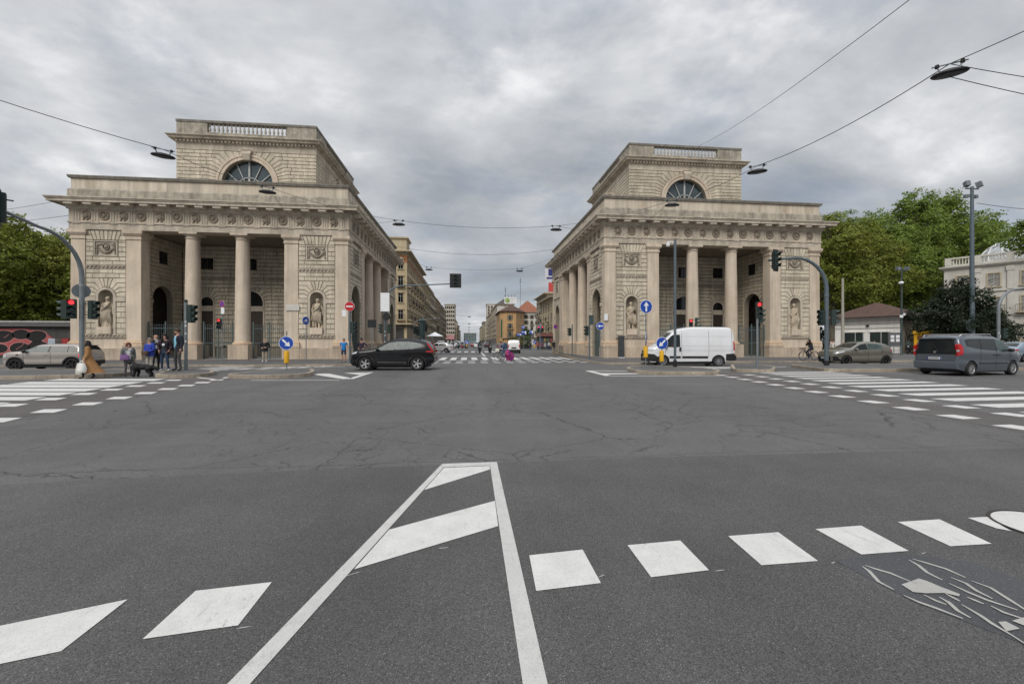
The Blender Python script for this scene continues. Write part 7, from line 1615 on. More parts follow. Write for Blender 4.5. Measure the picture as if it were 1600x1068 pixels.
# 12-15 posts on the right pavement
sign_post('post with round blue left arrow at the corner of the right gatehouse', 9.95, 30.4, 2.95, [('left', 0.30, 2.68, R(0))], r=0.028)
m = MB(); o = thing('plate', 'small white plate on the corner pier of the right gatehouse', 'sign', (12.75, 37.0, 0)); m.box(-0.25, -0.03, 3.6, 0.1, 0.0, 4.2); m.build('panel', M_SWHT, o)
root = thing('signal_post', 'grey signal post with a black box on top at the kerb of the right gatehouse', 'signal post', (10.2, 34.0, KZ), 0, 'signal posts'); m = MB(); pole(m, 3.5, 0.06); m.build('pole', M_POLEB, root, 40); m = MB(); m.box(-0.02, -0.15, 2.95, 0.32, 0.15, 3.75); m.build('control_box', M_POLED, root)
signal('signal head turned left on the post at the street side arch of the right gatehouse', 9.92, 33.9, 2.95, R(-75), None, 0.85)
root = thing('signal_post', 'farther grey signal post before the street columns of the right gatehouse', 'signal post', (10.75, 42.0, KZ), 0, 'signal posts'); m = MB(); pole(m, 3.3, 0.06); m.build('pole', M_POLEB, root, 40)
signal('signal head turned left on the farther post before the street columns', 10.45, 41.9, 3.05, R(-75), None, 0.85)
sign_post('post with a small no parking disc at the far corner of the right gatehouse', 11.75, 55.0, 3.9, [('nopark', 0.30, 3.55, R(0))], r=0.035)
# 16, 17
root = thing('signal_post', 'grey signal post on the small island right of the white van', 'signal post', (16.95, 22.6, KZ), 0, 'signal posts'); m = MB(); pole(m, 3.0, 0.065); m.lathe([(0.08, 0), (0.08, 0.35), (0.065, 0.36)], 10); m.build('pole', M_POLE, root, 40)
signal('red lit signal head on top of the post right of the white van', 16.98, 22.5, 3.95, R(-20), 0, 0.95); signal('second signal head turned right on the post right of the white van', 17.22, 22.65, 3.55, R(75), None, 0.85)
root = thing('signal_post', 'signal post standing behind the white van', 'signal post', (17.3, 29.9, KZ), 0, 'signal posts'); m = MB(); pole(m, 2.9, 0.05); m.build('pole', M_POLE, root, 40)
signal('red lit signal head showing just above the white van roof', 16.9, 29.8, 3.35, R(-20), 0, 0.85); signal('unlit signal head beside the red one above the roof of the white van', 17.3, 29.7, 3.45, R(60), None, 0.85)
# 18 right mast
curved_pole('curved signal mast with stickers before the cyclist, its arm reaching left', 21.75, 22.95, 6.6, 3.55, R(174), rise=-0.15, r=0.115, rad=1.9, mt=M_POLEB)
signal('signal head at the tip of the arm before the outer portico of the right gatehouse', 18.35, 22.9, 7.0, R(20), None, 1.05, back=True, bw=0.22); signal('signal head turned left on the mast beside the olive hatchback', 21.35, 22.9, 3.55, R(-72), None, 0.98); signal('signal head turned right on the mast beside the olive hatchback', 22.2, 22.9, 3.58, R(60), None, 1.0)
# 19-22
o = thing('concrete_pole', 'tall tapering concrete pole left of the pavilion', 'pole', (38.9, 39.1, KZ), 0); m = MB(); m.tube([(0,0,0), (0,0,8.1)], [0.17, 0.10], 12); m.build('shaft', M_CONC, o, 40)
o = thing('lamp_post', 'slim lamp post with a double head and a small white camera before the pavilion', 'lamp post', (49.3, 42.1, KZ), 0); m = MB(); m.tube([(0,0,0), (0,0,10.0)], [0.12, 0.07], 10); m.build('pole', M_POLED, o, 40); m = MB(); m.box(-0.55, -0.06, 9.6, 0.55, 0.06, 9.7)
m.build('crossbar', M_POLED, o)
for sx in (-1, 1): m = MB(); m.obox(sx*0.55, -0.1, 9.85, 0.32, 0.4, 0.42, 0.3*sx); m.build('floodlight', M_SBACK, o)
m = MB(); m.sphere(-0.25, -0.15, 8.2, 0.2, 0.3, 0.18); m.build('camera', M_SWHT, o, 50); m = MB(); m.box(-0.35, -0.15, 4.25, 0.05, -0.08, 4.55); m.box(0.1, -0.15, 4.5, 0.3, -0.08, 4.75); m.build('plate', M_SWHT, o)
o = thing('floodlight_mast', 'tallest dark mast with two floodlights on a crossbar before the palazzo', 'floodlight mast', (58.5, 42.1, KZ), 0); m = MB(); m.tube([(0,0,0), (0,0,19.6)], [0.27, 0.15], 12); m.build('pole', M_POLEB, o, 40); m = MB(); m.box(-0.85, -0.07, 19.3, 0.85, 0.07, 19.42); m.build('crossbar', M_POLEB, o)
for sx in (-1, 1):
    m = MB(); m.obox(sx*0.82, -0.1, 19.85, 0.42, 0.5, 0.6, 0.35*sx, rx=-0.25); m.build('floodlight', M_SBACK, o); m = MB(); m.obox(sx*0.6, 0.1, 18.5, 0.5, 0.3, 0.35, 0.2*sx); m.build('spotlight', M_SBACK, o)
m = MB(); m.lathe([(0, -0.3), (0.75, -0.28), (0.75, -0.22)], 20, -0.5, 0, 3.4, axis='y'); m.build('round_sign_back', M_POLED, o)
curved_pole('curved grey mast standing before the magnolias at the right edge', 51.3, 34.8, 6.6, 3.4, R(-8), rise=0.35, r=0.13, rad=1.9)
signal('dark green signal head low on the curved mast before the magnolias', 51.75, 34.7, 2.9, R(70), None, 1.0)
# yellow post box, news boards, bins
o = thing('post_box', 'yellow post box on legs beside the pavilion', 'post box', (56.0, 45.2, KZ), R(-60)); m = MB(); m.box(-0.8, -0.5, 1.0, 0.8, 0.5, 2.5); m.build('box', M_SYEL, o); m = MB(); m.prism_x([(-0.65, 2.5), (0.65, 2.5), (0.5, 2.85), (-0.5, 2.85)], -0.9, 0.9); m.build('lid', M_SYEL, o)
m = MB(); m.box(-0.5, -0.55, 1.75, 0.5, -0.5, 2.25); m.build('slot_panel', mat('slot_brown', (0.16, 0.06, 0.02), 0.6), o)
for x in (-0.65, 0.65):
    for y in (-0.4, 0.4): m = MB(); m.box(x-0.06, y-0.06, 0, x+0.06, y+0.06, 1.0); m.build('leg', M_SYEL, o)
o = thing('notice_board', 'grey notice board with papers at the pavilion corner', 'notice board', (51.4, 44.6, KZ), R(-30)); m = MB(); m.box(-0.7, -0.1, 0.9, 0.7, 0.1, 2.6); m.build('board', mat('board_grey', (0.10, 0.10, 0.105), 0.6), o)
for k in range(4): m = MB(); m.box(-0.5+0.25*(k % 2)*2, -0.13, 1.5+0.45*(k//2), -0.15+0.25*(k % 2)*2, -0.11, 1.85+0.45*(k//2)); m.build('paper', M_SWHT, o)
for x in (-0.5, 0.5): m = MB(); m.box(x-0.04, -0.04, 0, x+0.04, 0.04, 0.9); m.build('leg', M_IRON, o)
# dark information totem beside the corner pier
o = thing('information_totem', 'dark grey information totem leaning at the niche left of the white van', 'totem', (13.98, 36.6, 0.135), 0); m = MB(); m.box(-0.27, -0.08, 0.05, 0.27, 0.08, 2.05); m.build('panel', mat('totem_grey', (0.05, 0.052, 0.055), 0.5, var=0.15), o); m = MB(); m.box(-0.3, -0.14, 0, 0.3, 0.14, 0.06); m.build('foot', M_SWHT, o)
o = thing('street_plate', 'white stone street name plate on the pier between portico and niche', 'street plate', (-15.05, 37.08, 4.55)); m = MB(); m.box(-0.55, -0.03, -0.25, 0.55, 0.02, 0.25); m.build('slab', mat('marble_white', (0.55, 0.53, 0.49), 0.5), o)
# hoop barriers along the right pavement and bollards at the far corner
for k in range(3):
    o = thing('barrier', ('nearest','middle','farthest')[k]+' of the three low iron hoops on the right pavement of the street', 'barrier', (10.9+0.15*k, 47.0+1.5*k, KZ), R(82), 'hoop barriers on the right pavement'); m = MB(); m.tube([(-0.5,0,0), (-0.5,0,0.85), (-0.4,0,0.95), (0.4,0,0.95), (0.5,0,0.85), (0.5,0,0)], 0.03, 6); m.tube([(-0.5,0,0.5), (0.5,0,0.5)], 0.02, 6); m.build('frame', M_POLED, o)
# guard rail by the outer right corner
for k in range(5):
    o = thing('barrier', ('first','second','third','fourth','fifth')[k]+' grey railing section from the outer corner of the right gatehouse', 'barrier', (37.5+2.1*k, 38.8+0.3*k, KZ), R(6), 'railings before the pavilion'); m = MB()
    for x in (-1, 0, 1): m.tube([(x,0,0), (x,0,1.05)], 0.035, 6)
    m.build('posts', M_POLE, o) if False else None
    for x in (-1, 0, 1): mm = MB(); mm.tube([(x,0,0), (x,0,1.05)], 0.035, 6); mm.build('post', M_POLE, o)
    for z_ in (0.55, 1.03): mm = MB(); mm.tube([(-1.02,0,z_), (1.02,0,z_)], 0.03, 6); mm.build('rail', M_POLE, o)
# signs and signals at the far crossing, right and left
for x, y, h, sg_, lab in ((13.2, 76, 4.6, 'right', 'blue round sign high on a post at the far crossing'), (12.2, 92, 5.2, 'right', 'blue round sign beside the plane green plants far down the right pavement')):
    sign_post(lab, x, y, h, [(sg_, 0.42, h-0.4, 0)], r=0.04, group='blue signs at the far crossing')
for k, (x, y, z0, w, h_) in enumerate(((11.3, 84, 3.0, 1.1, .8), (9.6, 78, 2.6, .9, .5), (13.8, 90, 3.2, .8, .9))):
    o = thing('direction_board', ('wide blue direction board at the far crossing', 'smaller blue and white direction board left of the wide one', 'tall blue direction board right of the wide one')[k], 'direction board', (x, y, KZ), R(-8), 'direction boards at the far crossing'); m = MB(); m.box(-w/2, -0.05, z0, w/2, 0, z0+h_); m.build('panel', M_BLUE, o); m = MB(); m.box(-w/2+.1, -0.06, z0+h_*.55, w/2-.3, -0.052, z0+h_*.7); m.box(w/2-.3, -0.06, z0+.1, w/2-.05, -0.052, z0+h_-.1); m.build('lettering', M_SWHT, o); m = MB(); m.tube([(0,.03,0), (0,.03,z0+h_)], .05, 6); m.build('pole', M_POLE, o)
for x, y, lab in ((12.0, 70, 'left of the pair'), (12.7, 70.2, 'right of the pair')): signal('red lit signal head at the far crossing beside the right gatehouse, %s' % lab, x, y, 4.3, R(-5), 0, 1.0, group='signals at the far crossing')
o = thing('signal_post', 'post carrying the two red signals at the far crossing', 'signal post', (12.35, 70.3, KZ), 0); m = MB(); pole(m, 4.2, 0.06); m.build('pole', M_POLE, o)
for i, (x, y, z_, rz_) in enumerate(((-9.0, 80, 5.0, 0), (-8.4, 80, 5.0, 0), (-9.2, 72, 4.2, 60), (-7.0, 96, 5.3, 0), (-7.0, 96, 4.0, 0), (-8.6, 72, 3.9, -60))): signal('signal head %s' % ('left of the dark pair before the ochre palazzo', 'right of the dark pair before the ochre palazzo', 'turned sideways low before the ochre palazzo', 'upper one on the far left arm', 'lower one on the far left arm', 'lowest one, turned left before the ochre palazzo')[i], x, y, z_, R(rz_), None, 1.25, group='signals at the far left corner', back=(i < 2), bw=0.42)
for x, y, h in ((-8.7, 80.2, 5.0), (-8.9, 72.2, 4.2)): o = thing('signal_post', 'dark signal post at the left corner, %s' % ('the one carrying two heads' if h > 4.5 else 'the lower one'), 'signal post', (x, y, KZ), 0, 'signal posts'); m = MB(); pole(m, h, 0.08); m.build('pole', M_POLED, o)
curved_pole('thin far mast whose arm carries two signals over the left side of the street', -12.5, 96.2, 6.6, 6, 0, r=0.08, mt=M_POLE)
o = thing('advertising_column', 'dark green advertising column on the left pavement behind the black SUV', 'column', (-8.6, 78, KZ), 0); m = MB(); m.lathe([(0.5, 0), (0.5, 5.2), (0.6, 5.3), (0.6, 5.5), (0.0, 5.9)], 16)
m.build('column', mat('column_green', (0.03, 0.055, 0.055), 0.5, var=0.3, scale=1), o, 40)
# market umbrella and kiosk colours at the far corners
o = thing('parasol', 'white parasol on the far left pavement', 'parasol', (-6.6, 82, KZ), 0); m = MB(); m.lathe([(1.7, 2.6), (0.05, 3.4)], 8); m.build('canopy', M_SWHT, o); m = MB(); m.tube([(0,0,0), (0,0,3.3)], 0.05, 6); m.build('pole', M_IRON, o)
o = thing('news_kiosk', 'dark news kiosk with colourful front and grey roof on the far right pavement', 'kiosk', (16.8, 84, KZ), 0); m = MB(); m.box(-2.4, -1.2, 0, 2.4, 1.2, 2.6); m.build('body', mat('kiosk_dark', (0.04, 0.045, 0.05), 0.5, var=0.3, scale=2), o); m = MB(); m.prism_y([(-2.8, 2.6), (2.8, 2.6), (2.2, 3.3), (-2.2, 3.3)], -1.6, 1.6); m.build('roof', mat('kiosk_roof', (0.18, 0.07, 0.06), 0.7), o)
rr = random.Random(5)
for k in range(14): c = ((.22,.06,.05),(.34,.33,.32),(.05,.07,.14),(.24,.17,.07),(.08,.13,.08))[k % 5]; m = MB(); x = -2.2+.65*(k % 7); z_ = .5+1.0*(k//7); m.box(x, -1.26, z_, x+.5, -1.21, z_+.75); m.build('magazine_rack', mat('mag_%d' % (k % 5), c, .6, var=.4, scale=6), o)
o = thing('planter', 'box planter with tall green plants on the far right pavement', 'planter', (10.9, 88, KZ), 0); m = MB(); m.box(-2.2, -.5, 0, 2.2, .5, .8); m.build('box', M_IRON, o); inst('plants', crown_mesh('plants', 77, [(-1.4,0,1.8,1.0,1.2),(0,0,2.2,1.2,1.3),(1.4,0,1.7,1.0,1.2)], 1800, .22, L_LITE), o)
for x, y, lab in ((8.6, 80, 'left'), (12.0, 74.5, 'right')): marker('%s yellow marker at the far right crossing' % lab, x, y, 'down_left', 0, zb=.4)
marker('yellow marker with a blue disc in the middle of the far street', -0.4, 92, 'down_right', 0, zb=.4, d=.5)
# ---------------------------------------------------------------- lamps on cables
M_WIRE = mat('cable', (0.03, 0.03, 0.032), 0.7, var=0); M_LAMPB = mat('lamp_black', (0.014, 0.014, 0.015), 0.5, var=0.1); M_LGL = mat('lamp_glass', (0.06, 0.065, 0.06), 0.1, spec=0.6)
def street_lamp(label, x, y, z, rz, tilt=0.0, s=1.0, ry=0.0):
    root = thing('hanging_lamp', label, 'street lamp', (x, y, z), rz, 'lamps hung on cables over the junction'); root.rotation_euler = (tilt, ry, rz); L = .39; V = []; F = []; n = 24
    m = MB(); m.lathe([(0.0, 0.09), (L*0.5, 0.075), (L*0.9, 0.02), (L, -0.02), (L*0.94, -0.05), (L*.7, -0.07)], n, sy=0.52, caps=False); m.build('shade', M_LAMPB, root, 50)
    m = MB(); m.lathe([(L*.72, -0.066), (L*.4, -0.085), (0, -0.09)], n, sy=0.52, caps=False); m.build('glass', M_LGL, root, 50)
    for sx in (-1, 1): m = MB(); m.tube([(sx*.18, 0, .06), (sx*.24, 0, .20)], .022, 6); m.build('hanger', M_POLE, root); m = MB(); m.lathe([(.045, .19), (.055, .23), (.045, .28)], 8, sx*.25); m.build('insulator', M_LAMPB, root)
    m = MB(); m.tube([(-.36, 0, .24), (.36, 0, .24)], .018, 6); m.build('carrier', M_POLE, root)
    root.scale = (s, s, s); return root
LAMPS = [('hanging lamp before the tower of the left gatehouse', -11.91, 17.45, 9.0, 0.5, 0), ('hanging lamp right of the tower of the right gatehouse', 12.29, 16.4, 9.0, -0.5, 0), ('hanging lamp before the attic of the left gatehouse', -9.74, 21.14, 9.0, .25, 0), ('hanging lamp before the attic of the right gatehouse', 10.78, 20.88, 9.0, -.2, 0),
         ('hanging lamp just right of the left gatehouse cornice', -4.32, 26.1, 9.0, 0, 0), ('hanging lamp just left of the right gatehouse cornice', 5.65, 26.25, 9.0, 0, 0), ('large hanging lamp near the upper right corner, close to the camera', 12.93, 9.8, 8.97, -.62, 0), ('small hanging lamp over the street, right of the middle', 5.19, 41.7, 8.95, 0, 0), ('small hanging lamp over the street above the square black signal', -4.05, 42.7, 9.1, 0, 0)]
for lab, x, y, z, rz, t in LAMPS: street_lamp(lab, x, y, z-.1, rz, s=1.0)
for k, (y, z) in enumerate(((150, 10.6), (185, 9.6), (225, 9.4), (265, 9.2), (310, 9.0), (360, 9.0))): street_lamp('%s lamp from the front in the row hung along the far street' % ('first','second','third','fourth','fifth','sixth')[k], 0.2, y, z, 0, s=1.6)
def cable(a, b, sag=0.3, r=0.012, label='thin cable over the junction', group='cables over the junction'):
    a, b = Vector(a), Vector(b); n = 10; m = MB(); m.tube([tuple(a.lerp(b, t/n)-Vector((0,0,sag*4*(t/n)*(1-t/n)))) for t in range(n+1)], r, 5); o = m.build('cable', M_WIRE); return tag(o, label, 'cable', group)
L_ = {i: Vector(v[1:4])+Vector((0,0,.14)) for i, v in enumerate(LAMPS)}
cable((-22.5, 11.8, 11.6), L_[0], .35, .014, 'cable from the upper left edge to the lamp before the left tower'); cable(L_[0], L_[2], .15, .011, 'cable between the two lamps before the left gatehouse'); cable(L_[2], (-13.4, 37.0, 11.2), .5, .010, 'cable sagging from the lamp to the left gatehouse front'); cable(L_[2], L_[4], .2, .010, 'cable between the attic lamp and the lamp right of the left cornice')
cable(L_[4], (-9.9, 38.5, 12.4), .1, .010, 'short cable from the lamp to the left cornice'); cable(L_[4], L_[5], .28, .011, 'cable across the street between the two cornice lamps'); cable(L_[5], L_[3], .2, .010, 'cable between the cornice lamp and the lamp before the right attic'); cable(L_[5], (12.0, 38.3, 12.3), .1, .010, 'short cable from the lamp to the right cornice')
cable(L_[3], L_[1], .2, .010, 'cable between the two lamps before the right gatehouse'); cable(L_[3], (13.2, 37.0, 11.3), .4, .010, 'cable sagging from the lamp to the right gatehouse front'); cable(L_[1], L_[6], .25, .013, 'long cable from the large lamp to the lamp beside the right tower'); cable(L_[6], (16.3, 6.1, 10.2), .05, .012, 'cable rising from the large lamp to the right edge')
cable(L_[6], (21, 9.2, 8.2), .1, .010, 'upper of two cables running right from the large lamp'); cable(L_[6]-Vector((0,0,.35)), (21, 9.6, 7.75), .1, .010, 'lower of two cables running right from the large lamp'); cable((24.9, 42.5, 22.95), (13.35, 10.2, 12.0), .45, .013, 'cable from the right tower up to the top edge')
cable((-10.3, 60, 15.2), (12.45, 60, 15.3), .95, .02, 'sagging cable between the backs of the two gatehouses'); cable((-9.6, 43.5, 11.6), L_[8], .15, .010, 'short cable from the left gatehouse to the lamp over the street'); cable(L_[8], L_[7], .2, .010, 'cable between the two lamps over the street'); cable(L_[7], (11.6, 42.5, 11.6), .15, .010, 'short cable from the lamp over the street to the right gatehouse')
for y, z in ((150, 10.9), (185, 9.9), (225, 9.7), (265, 9.5)): cable((-14.6, y, z+3), (16.5, y, z+3), 3, .03, '%s cable over the far street, carrying a lamp' % {150:'nearest',185:'second',225:'third',265:'farthest'}[y], 'cables over the far street')
cable((-60, 50, 15), (-32.0, 38, 13.9), .6, .016, 'upper thin cable at the left edge beside the gatehouse'); cable((-60, 46, 12.3), (-32.4, 38, 12.3), .4, .016, 'lower thin cable at the left edge beside the gatehouse'); cable((59, 42, 17.8), (92, 52, 21.5), .5, .03, 'cable from the floodlight mast to the right edge')
# ---------------------------------------------------------------- people, bicycles, scooters, dog
SKIN = mat('skin', (0.46, 0.27, 0.19), 0.55, var=0.06); SKIN2 = mat('skin_pale', (0.52, 0.34, 0.26), 0.55, var=0.06)
EYE = mat('eye', (0.015, 0.012, 0.01), 0.2, var=0); LIP = mat('lip', (0.30, 0.10, 0.09), 0.5, var=0)
def cloth(n, c, r=0.85): return mat('cloth_'+n, c, r, var=0.14, scale=6, bump=0.3, bscale=25)
BONES = [('pelvis','spine','torso'),('spine','chest','torso'),('chest','neck','torso'),('neck','head','head'),('head','crown','head')]
for s_ in 'LR': BONES += [('pelvis','hip'+s_,'leg'),('hip'+s_,'knee'+s_,'leg'),('knee'+s_,'ankle'+s_,'shin'),('ankle'+s_,'toe'+s_,'foot'),('chest','sho'+s_,'torso'),('sho'+s_,'elb'+s_,'uarm'),('elb'+s_,'wri'+s_,'farm'),('wri'+s_,'palm'+s_,'hand')]
RAD = dict(pelvis=.150, spine=.130, chest=.150, neck=.056, head=.082, crown=.072, hip=.100, knee=.062, ankle=.042, toe=.036, sho=.068, elb=.045, wri=.031, palm=.038)
def pose_default(h, female=False, wide=1.0):
    k = h/1.75; sw = (.185 if not female else .165)*wide; J = dict(pelvis=(0,0,.95), spine=(0,.01,1.13), chest=(0,.01,1.32), neck=(0,.01,1.49), head=(0,-.015,1.60), crown=(0,0,1.68))
    for s, g in (('L', 1), ('R', -1)):
        J.update({'hip'+s: (g*.095,0,.90), 'knee'+s: (g*.105,-.02,.50), 'ankle'+s: (g*.11,.02,.085), 'toe'+s: (g*.135,-.15,.035), 'sho'+s: (g*sw,.01,1.415), 'elb'+s: (g*(sw+.05),.03,1.13), 'wri'+s: (g*(sw+.06),-.04,.89), 'palm'+s: (g*(sw+.06),-.06,.81)})
    return {n: Vector(p)*k for n, p in J.items()}, k
def seg_d(p, a, b):
    ab = b-a; t = max(0, min(1, (p-a).dot(ab)/max(1e-9, ab.length_squared))); return (p-(a+ab*t)).length
def person(label, loc, rz, h=1.72, top=None, legs=None, shoes=None, skin=None, female=False, pose=None, hair=None, hairstyle='short', wide=1.0, belly=0.0, sleeves='long', shorts=False, jacket=None, gap=0.0, jl=0.0, group='people', helmet=None, z=0.0, yaw=0.0, hat=None, inner=None):
    J, k = pose_default(h, female, wide)
    for n, p in (pose or {}).items(): J[n] = Vector(p)*k
    skin = skin or SKIN; names = list(J); names.remove('pelvis'); names.insert(0, 'pelvis'); ix = {n: i for i, n in enumerate(names)}
    me = bpy.data.meshes.new('skin'); me.from_pydata([tuple(J[n]) for n in names], [(ix[a], ix[b]) for a, b, _ in BONES], [])
    o = bpy.data.objects.new('skin', me); COL.objects.link(o); md = o.modifiers.new('s', 'SKIN'); md.use_smooth_shade = True; o.modifiers.new('u', 'SUBSURF').levels = 1
    sv = me.skin_vertices[0].data
    for n in names:
        b = n.rstrip('LR') if n not in ('pelvis',) else n
        r = RAD.get(n, RAD.get(b, .05))*k; ry = r
        if n in ('pelvis', 'spine', 'chest'): r *= wide*(1.0 if not female else .95); ry = r*(.78+belly*(1.0 if n != 'chest' else .4))
        if n == 'head': ry = r*1.12
        sv[ix[n]].radius = (r, ry)
    sv[ix['pelvis']].use_root = True
    dg = bpy.context.evaluated_depsgraph_get(); bm_ = bpy.data.meshes.new_from_object(o.evaluated_get(dg)); bpy.data.objects.remove(o)
    V = [Vector(v.co) for v in bm_.vertices]; Nn = [Vector(v.normal) for v in bm_.vertices]; F = [tuple(p.vertices) for p in bm_.polygons]
    lab = []
    for f in F:
        c = sum((V[i] for i in f), Vector())/len(f); best = min(BONES, key=lambda b: seg_d(c, J[b[0]], J[b[1]])-(RAD.get(b[1], RAD.get(b[1].rstrip('LR'), .05))*k*.8)); L = best[2]
        if L == 'shin' and shorts: L = 'skin'
        if L == 'leg' and shorts and seg_d(c, J['knee'+best[1][-1]], J['knee'+best[1][-1]]) < .10*k: L = 'skin'
        if L in ('farm',) and sleeves != 'long': L = 'skin'
        if L == 'uarm' and sleeves == 'short' and (c-J[best[1]]).length < .12*k: L = 'skin'
        if L == 'torso' and c.z > J['neck'].z-.015: L = 'head'
        if L == 'torso' and c.z < J['pelvis'].z-.02*k: L = 'leg'
        lab.append(L)
    MI = {'torso': 0, 'uarm': 0, 'farm': 0, 'leg': 1, 'shin': 1, 'foot': 2, 'head': 3, 'hand': 3, 'skin': 3}
    mats = [top, legs, shoes or cloth('shoe', (0.02, 0.02, 0.022)), skin, EYE, LIP]
    root = thing('person', label, 'person', (loc[0], loc[1], z), rz, group)
    m = MB(); m.v = [tuple(v) for v in V]; m.f = list(F); m.mi = [MI[l] for l in lab]
    # face and hands, joined into the body
    hc = (J['head']+J['crown'])*.5; fwd = Vector((math.sin(yaw), -math.cos(yaw), 0)); sd = Vector((math.cos(yaw), math.sin(yaw), 0))
    def at(f_, s_, u_): return hc+fwd*f_*k+sd*s_*k+Vector((0,0,u_*k))
    p = at(.095, 0, -.045); m.sphere(p.x, p.y, p.z, .016*k, .022*k, .026*k, 6, 5, 3)
    p = at(.05, 0, -.10); m.sphere(p.x, p.y, p.z, .048*k, .052*k, .045*k, 8, 6, 3)
    for g in (-1, 1):
        p = at(.086, .034*g, -.018); m.sphere(p.x, p.y, p.z, .011*k, .008*k, .008*k, 6, 4, 4)
        p = at(.085, .034*g, .006); m.sphere(p.x, p.y, p.z, .018*k, .01*k, .005*k, 6, 4, 4)
        p = at(.0, .085*g, -.03); m.sphere(p.x, p.y, p.z, .012*k, .022*k, .032*k, 6, 5, 3)
    p = at(.092, 0, -.088); m.sphere(p.x, p.y, p.z, .024*k, .012*k, .008*k, 6, 4, 5)
    for s in 'LR':
        w, q = J['wri'+s], J['palm'+s]; d = (q-w).normalized(); g = 1 if s == 'L' else -1
        a = d.cross(Vector((g, 0, .2))).normalized(); nrm = a.cross(d).normalized()
        for i, (o_, ln) in enumerate(((-.026, .075), (-.009, .088), (.009, .082), (.025, .064))):
            b0 = q+a*o_*k+d*.012*k; m.tube([tuple(b0), tuple(b0+d*ln*.5*k-nrm*.012*g*k), tuple(b0+d*ln*.9*k-nrm*.036*g*k)], [.0095*k, .0085*k, .006*k], 5, 3)
        b0 = w.lerp(q, .55)-a*.03*k; m.tube([tuple(b0), tuple(b0-a*.026*k+d*.03*k), tuple(b0-a*.03*k+d*.06*k)], [.011*k, .0095*k, .007*k], 5, 3)
    # soles
    m.build('body', mats, root, 60)
    def shell(name, sel, off, mt, cut=None, flare=0.0, zmin=None):
        ids = [i for i, f in enumerate(F) if lab[i] in sel and (cut is None or not cut(sum((V[j] for j in f), Vector())/len(f)))]
        mp = {}; vv = []; ff = []
        for i in ids:
            for j in F[i]:
                if j not in mp:
                    mp[j] = len(vv); q = V[j]+Nn[j]*off
                    if flare and q.z < J['spine'].z: t = (J['spine'].z-q.z)/.3; q = Vector((q.x*(1+flare*t), q.y*(1+flare*t), q.z))
                    vv.append(tuple(q))
            ff.append(tuple(mp[j] for j in F[i]))
        mm = MB(); mm.v = vv; mm.f = ff; mm.mi = [0]*len(ff); return mm.build(name, mt, root, 60)
    if jacket:
        zz = J['pelvis'].z
        shell('jacket', ('torso', 'uarm', 'farm'), .022*k, jacket, (lambda c: abs(c.x-J['chest'].x) < gap*k*(1.0) and c.y < J['chest'].y-.03) if gap else None)
        mm = MB(); n = 22; rx, ry = .185*k*wide, (.135+belly*.1)*k; V2 = []; F2 = []     # skirt of the jacket over the hips
        rows = [(1.0, 1.02), (1.06, .90), (1.10, .80-jl)]
        for sc_, zf in rows:
            for i in range(n+1):
                a = R(-90)+ (2*math.pi*i/n); V2.append((J['pelvis'].x+rx*sc_*math.cos(a), J['pelvis'].y+ry*sc_*math.sin(a), zf*k*(J['pelvis'].z/(.95*k))))
        for r_ in range(len(rows)-1):
            for i in range(n):
                a = -90+360*(i+.5)/n
                if gap and abs(((a+90+180) % 360)-180) < 26*gap/.06: continue
                F2.append((r_*(n+1)+i, r_*(n+1)+i+1, (r_+1)*(n+1)+i+1, (r_+1)*(n+1)+i))
        mm.add(V2, F2); mm.build('jacket_skirt', jacket, root, 60)
    if hair:
        mm = MB(); rr = random.Random(int(h*1000)); hc2 = hc
        nn, mm_ = 14, 9
        V2 = []; F2 = []
        for i in range(mm_+1):
            p_ = math.pi*.62*i/mm_
            for j in range(nn):
                t = 2*math.pi*j/nn; d = Vector((math.sin(p_)*math.cos(t), math.sin(p_)*math.sin(t), math.cos(p_))); fr = d.dot(fwd)
                q = hc2+Vector((0,0,.01*k))+Vector((d.x*.098, d.y*.112, d.z*.112))*k*(1.0+.05*rr.random()); 
                if fr > .35 and d.z < .45: q = hc2+Vector((d.x*.07, d.y*.07, d.z*.08+.03))*k
                V2.append(tuple(q))
        for i in range(mm_):
            for j in range(nn): F2.append((i*nn+j, (i+1)*nn+j, (i+1)*nn+(j+1)%nn, i*nn+(j+1)%nn))
        mm.add(V2, F2)
        if hairstyle == 'long':
            for j in range(9):
                a = R(-110+220*j/8); d = -fwd*math.cos(a)+sd*math.sin(a); p0 = hc+d*.08*k; mm.tube([tuple(p0), tuple(p0+d*.02*k+Vector((0,0,-.14*k))), tuple(p0+d*.03*k+Vector((rr.uniform(-.02,.02),0,-.30*k)))], [.045*k, .048*k, .02*k], 6)
        if hairstyle == 'bob':
            for j in range(9):
                a = R(-120+240*j/8); d = -fwd*math.cos(a)+sd*math.sin(a); p0 = hc+d*.075*k; mm.tube([tuple(p0), tuple(p0+d*.02*k+Vector((0,0,-.11*k)))], [.05*k, .03*k], 6)
        mm.build('hair', hair, root, 70)
    if helmet:
        mm = MB(); mm.sphere(hc.x, hc.y, hc.z+.02*k, .135*k, .155*k, .15*k, 14, 10); mm.build('helmet', helmet, root, 60)
        mm = MB(); p = hc+fwd*.10*k; mm.sphere(p.x, p.y, p.z-.01, .09*k, .06*k, .05*k, 10, 6); mm.build('visor', M_CGLASS, root, 60)
    return root, J, k
HB = mat('hair_dark', (0.015, 0.011, 0.009), 0.6, var=0.2, scale=20); HBR = mat('hair_brown', (0.05, 0.028, 0.017), 0.6, var=0.25, scale=20); HG = mat('hair_grey', (0.26, 0.21, 0.16), 0.7, var=0.2, scale=20); HR_ = mat('hair_reddish', (0.14, 0.055, 0.03), 0.65, var=0.2, scale=20)
def G_(n, c): return cloth(n, c)
